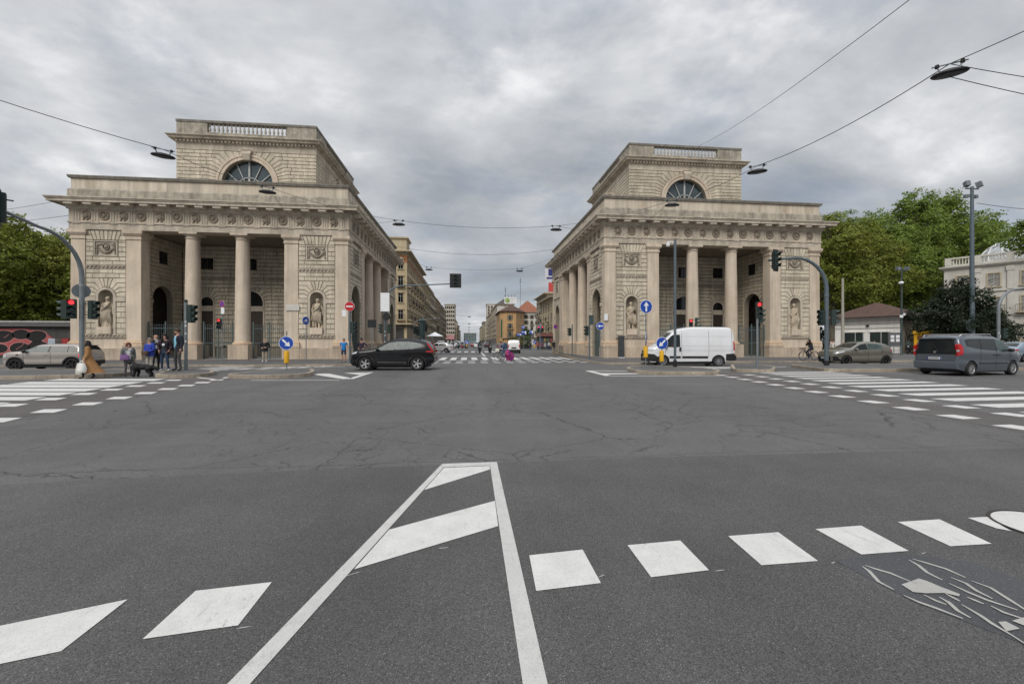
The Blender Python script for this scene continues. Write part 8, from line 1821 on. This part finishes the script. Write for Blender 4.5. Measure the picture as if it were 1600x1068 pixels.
def bag(name, label, loc, rz, w, d, h, mt, strap=0.0, cat='bag', soft=True, group=None):
    root = thing(name, label, cat, loc, rz, group); m = MB(); n = 14
    prof = [(.55, 0), (1.0, .10), (1.02, .35), (.9, .7), (.72, .92), (.66, 1.0)] if soft else [(.95, 0), (1, .05), (1, .9), (.95, 1)]
    V = []; F = []
    for s_, z_ in prof:
        for j in range(n):
            t = 2*math.pi*j/n; e = 1+.06*math.sin(5*t+z_*7) if soft else 1; c_, q_ = math.cos(t), math.sin(t); p = .6 if soft else .3
            V.append((w/2*s_*e*math.copysign(abs(c_)**p, c_), d/2*s_*e*math.copysign(abs(q_)**p, q_), z_*h))
    for i in range(len(prof)-1):
        for j in range(n): F.append((i*n+j, i*n+(j+1)%n, (i+1)*n+(j+1)%n, (i+1)*n+j))
    F.append(tuple(range(n-1,-1,-1))); F.append(tuple((len(prof)-1)*n+j for j in range(n))); m.add(V, F); m.build('sack', mt, root, 60)
    if strap: m = MB(); m.tube([(-w*.3, 0, h*.9), (-w*.15, 0, h+strap*.8), (w*.15, 0, h+strap*.8), (w*.3, 0, h*.9)], .014, 5); m.build('strap', mt, root)
    return root
# woman in the camel coat, walking left on the island nose
px_, py_ = -16.35, 19.55
CAM = G_('camel', (0.30, 0.155, 0.06))
WC, J, k = person('woman in a long camel coat carrying a white and a pale bag', (px_, py_), R(-62), 1.66, G_('black_top', (.02,.02,.022)), G_('black_trousers', (.014,.014,.016)), None, SKIN2, True,
    dict(kneeL=(.09,-.16,.50), ankleL=(.09,-.12,.10), toeL=(.10,-.28,.05), kneeR=(-.09,.02,.49), ankleR=(-.10,.20,.12), toeR=(-.11,.08,.035), elbL=(.22,.06,1.14), wriL=(.24,-.06,.92), palmL=(.24,-.08,.84), elbR=(-.22,.0,1.12), wriR=(-.25,-.14,.93), palmR=(-.26,-.16,.85)), HB, 'long', jacket=CAM, group='people at the left crossing')
m = MB(); n = 28; V = []; F = []                                 # coat blown back behind her
prof = [(.17, .15, 1.05, 0), (.20, .18, .88, .01), (.24, .23, .68, .06), (.30, .29, .46, .14), (.35, .36, .28, .22)]
for rx, ry, z_, off in prof:
    for j in range(n+1):
        a = R(-62)+R(304)*j/n; w_ = 1+.05*math.sin(j*1.9)
        V.append((rx*w_*math.sin(a-R(90))*-1 if False else rx*w_*math.cos(a), off+ry*w_*math.sin(a), z_*k))
for i in range(len(prof)-1):
    for j in range(n): F.append((i*(n+1)+j, i*(n+1)+j+1, (i+1)*(n+1)+j+1, (i+1)*(n+1)+j))
m.add(V, F); m.build('coat_skirt', CAM, WC, 60)
def hand_at(root, J, s):
    c, s_ = math.cos(root.rotation_euler.z), math.sin(root.rotation_euler.z); p = J['palm'+s]; return Vector((root.location.x+p.x*c-p.y*s_, root.location.y+p.x*s_+p.y*c, root.location.z+p.z))
WBAG = mat('bag_white', (0.66, 0.65, 0.62), 0.7, var=0.06); PBAG = mat('bag_pale', (0.50, 0.48, 0.42), 0.75, var=0.08)
p = hand_at(WC, J, 'L'); bag('shopping_bag', 'white knotted bag held up by the woman in the camel coat', (p.x-.02, p.y-.06, p.z-.10-.40), R(-30), .44, .22, .40, WBAG, .12, group='bags of the woman in the camel coat')
p = hand_at(WC, J, 'R'); bag('shopping_bag', 'pale bulging bag hanging low beside the woman in the camel coat', (p.x-.10, p.y-.02, p.z-.12-.52), R(-20), .46, .26, .52, PBAG, .12, group='bags of the woman in the camel coat')
# the group at the crossing
GP = 'people at the left crossing'
P1, J1, k1 = person('older woman in a grey jacket and white blouse with a purple handbag', (-15.65, 20.75), R(48), 1.58, G_('white_blouse', (.62,.62,.60)), G_('grey_trousers', (.115,.11,.12)), None, SKIN2, True, dict(elbR=(-.24,.05,1.12), wriR=(-.22,-.10,.95), palmR=(-.20,-.15,.90)), HR_, 'bob', 1.18, .18, jacket=G_('grey_jacket', (.13,.14,.135)), gap=.07, group=GP)
p = hand_at(P1, J1, 'R'); bag('handbag', 'purple handbag at the hip of the older woman in grey', (-15.62, 20.50, .78), R(35), .32, .14, .22, mat('bag_purple', (.24,.12,.30), .5), .10, 'handbag', False)
P2, J2, k2 = person('older woman in a bright blue jacket and cream trousers holding a brown bag', (-15.45, 21.75), R(-8), 1.62, G_('dark_print', (.10,.10,.11)), G_('cream_trousers', (.52,.48,.41)), None, SKIN2, True, dict(elbL=(.24,.0,1.14), wriL=(.08,-.20,1.02), palmL=(.01,-.23,1.0), elbR=(-.24,.0,1.14), wriR=(-.08,-.20,1.0), palmR=(-.01,-.23,.97)), HG, 'bob', 1.1, .12, jacket=G_('blue_jacket', (.028,.055,.34)), gap=.035, group=GP)
bag('handbag', 'small brown bag held by the woman in the blue jacket', (-15.47, 21.47, .80), R(-8), .28, .12, .20, mat('bag_brown', (.10,.065,.035), .6), 0, 'handbag', False)
P3, J3, k3 = person('bald man in a dark suit and white shirt behind the others', (-15.05, 22.35), R(60), 1.74, G_('white_shirt', (.66,.66,.66)), G_('dark_trousers', (.016,.017,.022)), None, SKIN, False, None, None, jacket=G_('dark_suit', (.022,.024,.032)), gap=.05, group=GP)
P4, J4, k4 = person('young woman in a dark zip jacket and blue jeans with her hands in the pockets', (-14.78, 21.75), R(10), 1.68, G_('black_tee', (.022,.024,.028)), G_('blue_jeans', (.028,.048,.095)), cloth('shoe_light', (.45,.44,.42)), SKIN, True, dict(elbL=(.27,.08,1.14), wriL=(.20,-.06,.96), palmL=(.17,-.09,.91), elbR=(-.27,.08,1.14), wriR=(-.20,-.06,.96), palmR=(-.17,-.09,.91), hipL=(.09,0,.90), kneeL=(.12,-.03,.50), ankleL=(.15,.02,.085), toeL=(.20,-.13,.035)), HB, 'long', jacket=G_('maroon_jacket', (.035,.018,.026)), gap=.085, group=GP, yaw=.5)
m = MB(); m.lathe([(0, -.155*k4), (.05, -.152*k4), (.06, -.14*k4)], 12, .01, 0, 1.24*k4, axis='y'); m.build('shirt_print', mat('print_white', (.6,.62,.64), .7), P4)
P5, J5, k5 = person('tall bearded man in a dark jacket over a light blue shirt', (-14.25, 21.85), R(-30), 1.86, G_('light_blue_shirt', (.20,.44,.56)), G_('charcoal_trousers', (.055,.057,.06)), None, SKIN, False, dict(kneeL=(.15,-.03,.50), ankleL=(.19,.02,.085), toeL=(.24,-.13,.035), kneeR=(-.12,-.03,.50), ankleR=(-.15,.02,.085), toeR=(-.21,-.12,.035)), HBR, 'short', 1.12, .06, jacket=G_('navy_jacket', (.014,.016,.026)), gap=.06, group=GP, yaw=-.6)
m = MB(); q = (J5['head']+J5['crown'])*.5; m.sphere(q.x-.03, q.y-.045, q.z-.115, .062, .058, .05, 10, 6); m.build('beard', HBR, P5, 60)
for P_o in (P2, P3, P4, P5): P_o.location.z = 0.17
for P_o, q_ in ((P3, 1.07), (P4, 1.09), (P5, 1.13)): P_o.scale = (q_, q_, q_)
P3.location.x -= .55
bpy.data.objects[bag and 'handbag.001'].location.z += .17
# black dog
def dog(label, loc, rz, h=.52):
    root = thing('dog', label, 'dog', loc, rz); pts = dict(hip=(0,.36,.46), mid=(0,.05,.44), chest=(0,-.25,.45), neck=(0,-.40,.56), head=(0,-.50,.66), nose=(0,-.66,.62), t1=(0,.46,.47), t2=(0,.62,.40), t3=(0,.72,.30))
    E_ = [('mid','hip'),('mid','chest'),('chest','neck'),('neck','head'),('head','nose'),('hip','t1'),('t1','t2'),('t2','t3')]; RR = dict(hip=.115, mid=.125, chest=.15, neck=.10, head=.095, nose=.042, t1=.05, t2=.055, t3=.03)
    for s, g in (('L', 1), ('R', -1)):
        pts.update({'sh'+s: (g*.09,-.26,.36), 'el'+s: (g*.10,-.22,.25), 'wr'+s: (g*.10,-.26,.10), 'fp'+s: (g*.10,-.29,.025), 'th'+s: (g*.09,.34,.36), 'kn'+s: (g*.10,.28+.04*g,.27), 'ho'+s: (g*.10,.44+.05*g,.15), 'hp'+s: (g*.10,.40+.05*g,.025)})
        E_ += [('chest','sh'+s),('sh'+s,'el'+s),('el'+s,'wr'+s),('wr'+s,'fp'+s),('hip','th'+s),('th'+s,'kn'+s),('kn'+s,'ho'+s),('ho'+s,'hp'+s)]
        for n_, r_ in (('sh',.07),('el',.05),('wr',.038),('fp',.042),('th',.085),('kn',.06),('ho',.036),('hp',.042)): RR[n_+s] = r_
    nm = list(pts); ix = {n_: i for i, n_ in enumerate(nm)}; me = bpy.data.meshes.new('d'); me.from_pydata([pts[n_] for n_ in nm], [(ix[a], ix[b]) for a, b in E_], [])
    o = bpy.data.objects.new('d', me); COL.objects.link(o); o.modifiers.new('s', 'SKIN').use_smooth_shade = True; o.modifiers.new('u', 'SUBSURF').levels = 2
    for n_ in nm: me.skin_vertices[0].data[ix[n_]].radius = (RR[n_], RR[n_])
    me.skin_vertices[0].data[ix['mid']].use_root = True
    b = bpy.data.meshes.new_from_object(o.evaluated_get(bpy.context.evaluated_depsgraph_get())); bpy.data.objects.remove(o); rr = random.Random(2); m = MB()
    for v in b.vertices: q = v.co+v.normal*rr.uniform(-.012,.02); m.v.append(tuple(q))
    m.f = [tuple(p.vertices) for p in b.polygons]; m.mi = [0]*len(m.f)
    for g in (-1, 1): m.sphere(g*.085, -.47, .66, .03, .05, .09, 7, 5); m.sphere(g*.04, -.585, .69, .012, .012, .012, 5, 4, 1)
    m.sphere(0, -.70, .625, .02, .018, .016, 6, 4, 1)
    for v in list(b.vertices)[::3]:                              # tufts of the shaggy coat
        q = v.co; d = (v.normal+Vector((0, .3, -.5))).normalized()
        if q.z > .2: m.tube([tuple(q), tuple(q+d*rr.uniform(.015,.04))], [.014, .003], 4)
    m.build('body', [mat('fur_black', (.010,.010,.011), .75, var=.3, scale=30), EYE], root, 60)
    m = MB(); m.lathe([(.115, -.02), (.12, 0), (.115, .02)], 14, 0, -.36, .53, caps=False); m.build('collar', mat('collar', (.4,.4,.4), .5), root); root.scale = (1.03,)*3; return root
dog('shaggy black dog with a pale collar standing before the group', (-14.82, 20.4, 0), R(-97))
m = MB(); m.tube([(-15.2, 20.45, .56), (-15.4, 21.0, .5), (-15.35, 21.4, .85), (-15.42, 21.5, 1.10)], .008, 5); o = m.build('dog_lead', cloth('lead', (.02,.02,.02))); tag(o, 'thin lead between the black dog and the woman in the blue jacket', 'lead')
# men on the left pavement
P6, J6, k6 = person('older bald man in a black jumper and beige trousers on the left pavement', (-14.85, 31.8), R(8), 1.74, G_('black_jumper', (.013,.014,.018)), G_('beige_trousers', (.40,.34,.26)), cloth('shoe_white', (.62,.62,.62)), SKIN2, False, dict(elbL=(.30,.06,1.15), wriL=(.16,-.14,1.06), palmL=(.08,-.18,1.08), elbR=(-.30,.06,1.15), wriR=(-.16,-.14,1.04), palmR=(-.09,-.18,1.02)), None, 'short', 1.15, .12, jacket=G_('black_jumper', (.013,.014,.018)), group='people on the left pavement', z=KZ)
P7, J7, k7 = person('man in a bright blue shirt and dark shorts at the left corner', (-8.95, 30.7), R(5), 1.74, G_('bright_blue', (.014,.19,.52)), G_('navy_shorts', (.02,.035,.075)), None, SKIN, False, None, HG, 'short', 1.08, .12, 'short', True, group='people on the left pavement', z=KZ)
P8, J8, k8 = person('man in a dark checked shirt with hands on his hips behind the black SUV', (-7.75, 30.9), R(-14), 1.74, G_('checked_shirt', (.035,.026,.045)), G_('dark_trousers', (.016,.017,.022)), None, SKIN, False, dict(elbL=(.40,.08,1.12), wriL=(.21,-.08,1.0), palmL=(.15,-.11,.98), elbR=(-.40,.08,1.12), wriR=(-.21,-.08,1.0), palmR=(-.15,-.11,.98)), HB, 'short', 1.08, .08, group='people on the left pavement', z=KZ)
P9, J9, k9 = person('person in black walking on the pavement of the right gatehouse', (12.05, 57.5), R(160), 1.74, G_('black_coat', (.014,.014,.016)), G_('black_trousers', (.014,.014,.016)), None, SKIN, False, None, HB, 'short', jacket=G_('black_coat', (.014,.014,.016)), group='people on the right pavement', z=KZ)
person('driver in a dark red top behind the side window of the white van', (13.45, 25.97), R(-100), 1.72, G_('dark_red', (.12,.03,.028)), G_('dark_trousers', (.016,.017,.022)), None, SKIN, False, dict(kneeL=(.12,-.40,.88), ankleL=(.12,-.50,.48), toeL=(.12,-.62,.44), kneeR=(-.12,-.40,.88), ankleR=(-.12,-.50,.48), toeR=(-.12,-.62,.44), elbL=(.24,-.12,1.15), wriL=(.16,-.36,1.22), palmL=(.15,-.42,1.24), elbR=(-.24,-.12,1.15), wriR=(-.16,-.36,1.22), palmR=(-.15,-.42,1.24)), HB, 'short', z=.18, group='riders and drivers')
# bicycles and riders (front along -y)
def bicycle(label, loc, rz, col, basket=True, cover=None):
    root = thing('bicycle', label, 'bicycle', loc, rz, 'bicycles'); P = paint('bike_%s' % label[:6], col, .2, .4)
    for y in (-.53, .53):
        w = thing_part('wheel', root, (0, y, .35)); m = MB(); m.lathe([(.325, -.018), (.345, -.02), (.36, 0), (.345, .02), (.325, .018)], 28, axis='x', caps=False); m.build('tyre', M_TYRE, w, 40); m = MB()
        for j in range(12): a = 2*math.pi*j/12; m.tube([(0, .02*math.cos(a), .02*math.sin(a)), (0, .32*math.cos(a+.2), .32*math.sin(a+.2))], .003, 3)
        m.lathe([(.025, -.04), (.025, .04)], 8, axis='x'); o = m.build('spokes', M_CHROME, w); o['kind'] = 'stuff'
        m = MB(); m.lathe([(.385, -.03), (.39, 0), (.385, .03)], 20, 0, y, .35, axis='x', a0=R(10), a1=R(180), caps=False); m.build('mudguard', P, root)
    m = MB(); head, bb, seat, rear, fr = (0,-.36,.82), (0,.05,.30), (0,.20,.84), (0,.53,.35), (0,-.53,.35)
    for a, b in ((head, bb), (bb, seat), ((0,.16,.72), (0,-.35,.74)), (bb, rear), ((0,.18,.76), rear), ((0,-.34,.95), fr)): m.tube([a, b], .019, 6)
    m.build('frame', P, root); m = MB(); m.tube([(-.28,-.18,1.0), (-.2,-.34,1.04), (0,-.37,1.02), (.2,-.34,1.04), (.28,-.18,1.0)], .013, 6); m.tube([(0,-.35,.9), (0,-.37,1.02)], .015, 6); m.build('handlebar', M_CHROME, root)
    m = MB(); m.sphere(0, .24, .90, .10, .15, .045, 10, 6); m.build('saddle', M_BLACK, root, 50); m = MB(); m.lathe([(.085,-.012),(.085,.012)], 14, .03, .05, .30, axis='x'); m.tube([(.05,.05,.30), (.07,-.05,.17)], .012, 5); m.tube([(-.05,.05,.30), (-.07,.15,.43)], .012, 5); m.build('crank', M_CHROME, root)
    if basket:
        m = MB(); m.box(-.17,-.66,.78, .17,-.42,.80); 
        for z_ in (.80,.88,.96,1.02): m.tube([(-.18,-.67,z_), (.18,-.67,z_), (.18,-.41,z_), (-.18,-.41,z_)], .008, 4, closed=True)
        for i in range(9):
            for x, y in ((-.18+.045*i,-.67), (-.18+.045*i,-.41)): m.tube([(x,y,.79), (x,y,1.02)], .005, 3)
        o = m.build('basket', M_IRON, root)
    if cover:
        m = MB(); m.lathe([(0, -.09), (.30, -.08), (.39, -.05), (.39, .05), (.30, .08), (0, .09)], 24, 0, .53, .36, axis='x'); m.build('wheel_cover', cover, root, 40)
    return root
RIDE = dict(pelvis=(0,.22,1.00), spine=(0,.19,1.18), chest=(0,.12,1.36), neck=(0,.06,1.52), head=(0,.03,1.63), crown=(0,.04,1.71), hipL=(.10,.18,.97), kneeL=(.11,-.20,.82), ankleL=(.10,-.04,.32), toeL=(.10,-.18,.24), hipR=(-.10,.18,.97), kneeR=(-.11,-.14,.62), ankleR=(-.10,.12,.20), toeR=(-.10,-.03,.14), shoL=(.16,.12,1.44), elbL=(.23,-.03,1.22), wriL=(.25,-.20,1.05), palmL=(.25,-.24,1.04), shoR=(-.16,.12,1.44), elbR=(-.23,-.03,1.22), wriR=(-.25,-.20,1.05), palmR=(-.25,-.24,1.04))
bicycle('black bicycle with a front basket before the outer niche of the right gatehouse', (27.2, 30.35, KZ), R(-88), (.02,.02,.022))
person('woman with long dark hair and dark jacket riding the basket bicycle', (27.2, 30.35), R(-88), 1.66, G_('black_coat', (.014,.014,.016)), G_('navy_trousers', (.02,.026,.045)), None, SKIN, True, dict(RIDE, palmR=(-.10,-.10,1.50), wriR=(-.12,-.04,1.45), elbR=(-.24,-.02,1.25)), HB, 'long', jacket=G_('black_coat', (.014,.014,.016)), group='riders and drivers', z=KZ)
PINK = mat('pink_purple', (.34,.035,.14), .5, var=.5, scale=5, stain=(.08,.03,.30), stain_amt=1.0, stain_scale=5)
HUNCH = dict(RIDE, spine=(0,.10,1.14), chest=(0,-.06,1.30), neck=(0,-.20,1.40), head=(0,-.28,1.48), crown=(0,-.30,1.57), shoL=(.17,-.08,1.36), shoR=(-.17,-.08,1.36), elbL=(.24,-.18,1.16), elbR=(-.24,-.18,1.16))
bicycle('delivery bicycle with a pink and purple round wheel cover crossing the street', (2.95, 34.6, 0), R(-78), (.03,.03,.04), False, PINK)
person('hunched cyclist in a blue jacket and jeans crossing the street', (2.95, 34.6), R(-78), 1.76, G_('denim_jacket', (.05,.085,.16)), G_('pale_jeans', (.10,.15,.22)), None, SKIN, False, HUNCH, HB, 'short', jacket=G_('denim_jacket', (.05,.085,.16)), group='riders and drivers')
bag('delivery_bag', 'pale bundle on the front of the bicycle crossing the street', (2.42, 34.7, .72), 0, .40, .34, .34, PBAG, 0)
bag('rucksack', 'dark blue rucksack on the back of the hunched cyclist', (3.10, 34.72, 1.10), R(10), .28, .30, .42, cloth('navy_bag', (.03,.05,.10)), 0, 'rucksack')
bag('pink_bag', 'bright pink round bag hanging behind the hunched cyclist', (3.28, 34.45, .42), 0, .44, .30, .50, PINK, .06)
def scooter(label, loc, rz, col, group='scooters in the street'):
    root = thing('scooter', label, 'scooter', loc, rz, group); P = paint('scooter_%d' % int(col[0]*1000+col[2]*333), col, .1, .3)
    for y, r_ in ((-.62, .24), (.60, .24)): w = MB(); w.lathe([(.13,-.05),(.2,-.06),(.24,-.04),(.24,.04),(.2,.06),(.13,.05)], 20, 0, y, .24, axis='x'); w.build('wheel', M_TYRE, root, 40)
    m = MB(); m.prism_x([(.80,.42),(.72,.70),(.10,.74),(.02,.40),(-.30,.30),(-.38,.28),(-.38,.22),(.35,.20),(.62,.40)], -.17, .17); m.build('body', P, root, 40)
    m = MB(); m.prism_x([(-.36,.24),(-.52,.62),(-.48,1.02),(-.40,1.02),(-.40,.62),(-.28,.30)], -.20, .20); m.build('leg_shield', P, root, 40); m = MB(); m.sphere(0, .38, .76, .15, .42, .07, 12, 6); m.build('seat', M_BLACK, root, 50)
    m = MB(); m.tube([(-.34,-.28,1.05), (-.2,-.42,1.08), (.2,-.42,1.08), (.34,-.28,1.05)], .02, 6); m.tube([(0,-.62,.24), (0,-.42,1.06)], .035, 6); m.build('handlebar', M_BLACK, root); m = MB(); m.lathe([(0,-.06),(.09,-.05),(.10,.03)], 14, 0, -.50, .92, axis='y'); m.build('head_lamp', M_LAMP, root, 40)
    m = MB(); V = [(-.2,-.50,1.05),(.2,-.50,1.05),(.22,-.42,1.45),(-.22,-.42,1.45)]; m.add(V+[(x,y+.01,z) for x,y,z in V], [(0,1,2,3),(7,6,5,4)]); m.build('windscreen', M_CGLASSL, root)
    m = MB(); m.box(-.09,.82,.40,.09,.835,.58); m.build('number_plate', M_PLATE, root); m = MB(); m.box(-.10,.78,.62,.10,.80,.70); m.build('tail_lamp', M_RED, root); return root
SIT = dict(pelvis=(0,.30,.86), spine=(0,.29,1.04), chest=(0,.24,1.22), neck=(0,.19,1.38), head=(0,.16,1.49), crown=(0,.17,1.57), hipL=(.11,.24,.84), kneeL=(.20,-.16,.74), ankleL=(.20,-.10,.34), toeL=(.20,-.25,.30), hipR=(-.11,.24,.84), kneeR=(-.20,-.16,.74), ankleR=(-.20,-.10,.34), toeR=(-.20,-.25,.30), shoL=(.18,.24,1.31), elbL=(.30,.06,1.12), wriL=(.32,-.20,1.10), palmL=(.32,-.26,1.10), shoR=(-.18,.24,1.31), elbR=(-.30,.06,1.12), wriR=(-.32,-.20,1.10), palmR=(-.32,-.26,1.10))
HELB = mat('helmet_black', (.015,.015,.016), .25); HELW = mat('helmet_white', (.62,.62,.60), .3, var=.05)
for x, y, jc, lab in ((1.55, 58.0, (.02,.02,.022), 'black'), (3.05, 59.5, (.30,.03,.035), 'red')):
    scooter('dark scooter ridden by the rider in the %s jacket in the street' % lab, (x, y, 0), R(4), (.02,.02,.025)); person('scooter rider in a %s jacket waiting in the street' % lab, (x, y), R(4), 1.75, G_('ride_'+lab, jc), G_('dark_trousers', (.016,.017,.022)), None, SKIN, False, SIT, None, jacket=G_('ride_'+lab, jc), helmet=HELB, group='riders and drivers', wide=1.15)
scooter('red scooter half hidden behind the grey people carrier at the right edge', (27.6, 20.6, 0), R(84), (.35,.02,.03)); person('scooter rider in a brown jacket and white helmet at the right edge', (27.6, 20.6), R(84), 1.75, G_('white_vest', (.55,.53,.50)), G_('dark_trousers', (.016,.017,.022)), None, SKIN, False, SIT, None, jacket=G_('brown_jacket', (.14,.055,.028)), gap=.05, helmet=HELW, group='riders and drivers', wide=1.15)
scooter('black motor scooter parked between the notice board and the post box', (53.4, 44.6, KZ), R(-70), (.02,.02,.022))
# parked two wheelers and traffic waiting down the street, people on the far pavements
for i, (x, y) in enumerate(((-3.6, 96), (-2.4, 97.5), (-1.5, 95), (-4.8, 98), (-5.6, 95.5), (-0.6, 99))):
    scooter('%s scooter from the left in the pack waiting at the far lights' % ('third','fourth','fifth','second','first','sixth')[i], (x, y, 0), R(5*i-10), ((.5,.5,.5),(.03,.03,.035),(.4,.03,.03),(.02,.02,.03),(.45,.45,.46),(.05,.07,.12))[i])
    person('%s scooter rider from the left in the pack at the far lights' % ('third','fourth','fifth','second','first','sixth')[i], (x, y), R(5*i-10), 1.74, G_('r%d' % i, ((.05,.05,.06),(.2,.2,.2),(.03,.04,.08),(.12,.03,.03),(.02,.02,.02),(.2,.16,.1))[i]), G_('dark_trousers', (.016,.017,.022)), None, SKIN, False, SIT, None, helmet=(HELB, HELW)[i % 2], group='riders at the far lights', wide=1.15)
for i, (x, y, c, kd, lab) in enumerate(((-7.6, 99, (.6,.6,.6), 'van', 'white van at the left end of the cars waiting at the far lights'), (-5.0, 106, (.55,.55,.56), 'car', 'pale car behind the waiting scooters'), (-2.0, 110, (.06,.065,.07), 'car', 'dark car behind the waiting scooters'), (1.2, 108, (.45,.45,.46), 'car', 'silver car right of the dark one at the far lights'), (4.3, 66, (.05,.045,.05), 'car', 'dark grey car beside the small white van'), (-4.4, 128, (.6,.6,.6), 'van', 'white van farther back in the left lane'), (0.6, 136, (.3,.03,.03), 'car', 'red car farther back in the street'), (4.5, 120, (.02,.02,.025), 'car', 'black car driving away in the right lane'), (5.4, 150, (.5,.5,.5), 'car', 'pale car far away in the right lane'), (-2.2, 165, (.5,.5,.5), 'car', 'pale car far away in the left lane'))):
    flat_car(lab, (x+.9, y, 0), R(90 if x < 3 else -90), c, kd, 1.0, 'cars down the street')
for i, (x, y, c1, c2, lab) in enumerate(((-8.2, 76.5, (.3,.05,.05), (.02,.02,.03), 'pedestrian in red'), (-9.4, 81, (.02,.02,.02), (.05,.06,.1), 'pedestrian in black and blue'), (-10.4, 74, (.4,.4,.4), (.02,.02,.02), 'pedestrian in grey'), (-11.6, 79, (.05,.05,.2), (.1,.1,.1), 'pedestrian in dark blue'), (-12.6, 76, (.5,.45,.4), (.02,.02,.03), 'pedestrian in cream'), (-7.4, 90, (.02,.02,.02), (.02,.02,.02), 'pedestrian in all black'), (-9.0, 92, (.35,.2,.1), (.03,.03,.05), 'pedestrian in brown'))):
    person('%s on the far left corner' % lab, (x, y), R(40*i), 1.66+.03*(i % 4), G_('fp%d' % i, c1), G_('fl%d' % i, c2), None, SKIN, i % 2 == 0, None, (HB, HBR)[i % 2], 'short', group='pedestrians at the far left corner', z=KZ)
for i, (x, y, c1, c2, lab) in enumerate(((13.2, 78, (.4,.06,.05), (.03,.03,.05), 'pedestrian in red'), (14.4, 80, (.04,.07,.25), (.05,.05,.06), 'pedestrian in blue'), (15.6, 79, (.5,.5,.5), (.03,.04,.09), 'pedestrian in white'), (12.4, 82, (.02,.02,.02), (.02,.02,.03), 'pedestrian in black'), (17.3, 81, (.3,.25,.1), (.03,.03,.03), 'pedestrian in ochre'))):
    person('%s near the far kiosk' % lab, (x, y), R(70*i), 1.66+.03*(i % 4), G_('gp%d' % i, c1), G_('gl%d' % i, c2), None, SKIN, i % 2 == 1, None, (HB, HBR)[i % 2], 'short', group='pedestrians near the far kiosk', z=0.0)
for i, (x, y, c1, lab) in enumerate(((36.6, 37.9, (.5,.48,.44), 'pedestrian in a pale top behind the railings before the pavilion'), (38.0, 39.6, (.03,.03,.035), 'pedestrian in black behind the railings before the pavilion'), (51.6, 47.4, (.45,.42,.4), 'person in a pale top before the left pavilion window'))):
    person(lab, (x, y), R(-30+50*i), 1.70, G_('hp%d' % i, c1), G_('dark_trousers', (.016,.017,.022)), None, SKIN, i == 0, None, HB, 'short', group='pedestrians before the pavilion', z=KZ)
flat_car('dark blue car passing behind the scooter rider at the right edge', (38.5, 25.5, 0), R(180-3), (.03,.05,.11), 'car', 1.05); flat_car('pale blue car at the right edge behind the palazzo railings', (47.5, 29.0, 0), R(180), (.22,.28,.34), 'car', 1.05)
# red and white bundles on the low wall behind the hatchback roof
for i, (x, c, lab) in enumerate(((-37.2, (.35,.4,.45), 'pale blue box behind the roof of the silver hatchback'), (-36.1, (.28,.025,.025), 'red box behind the roof of the silver hatchback'), (-35.4, (.24,.02,.022), 'second red box behind the roof of the silver hatchback'))):
    o = thing('delivery_box', lab, 'box', (x, 41.2, 0.13), 0, 'boxes behind the silver hatchback'); m = MB(); m.box(-.28,-.25,1.25,.28,.25,1.78); m.build('box', mat('box_%d' % i, c, .6, var=.2), o); m = MB(); m.box(-.25,-.2,0,.25,.2,1.24); m.build('stand', M_IRON, o)
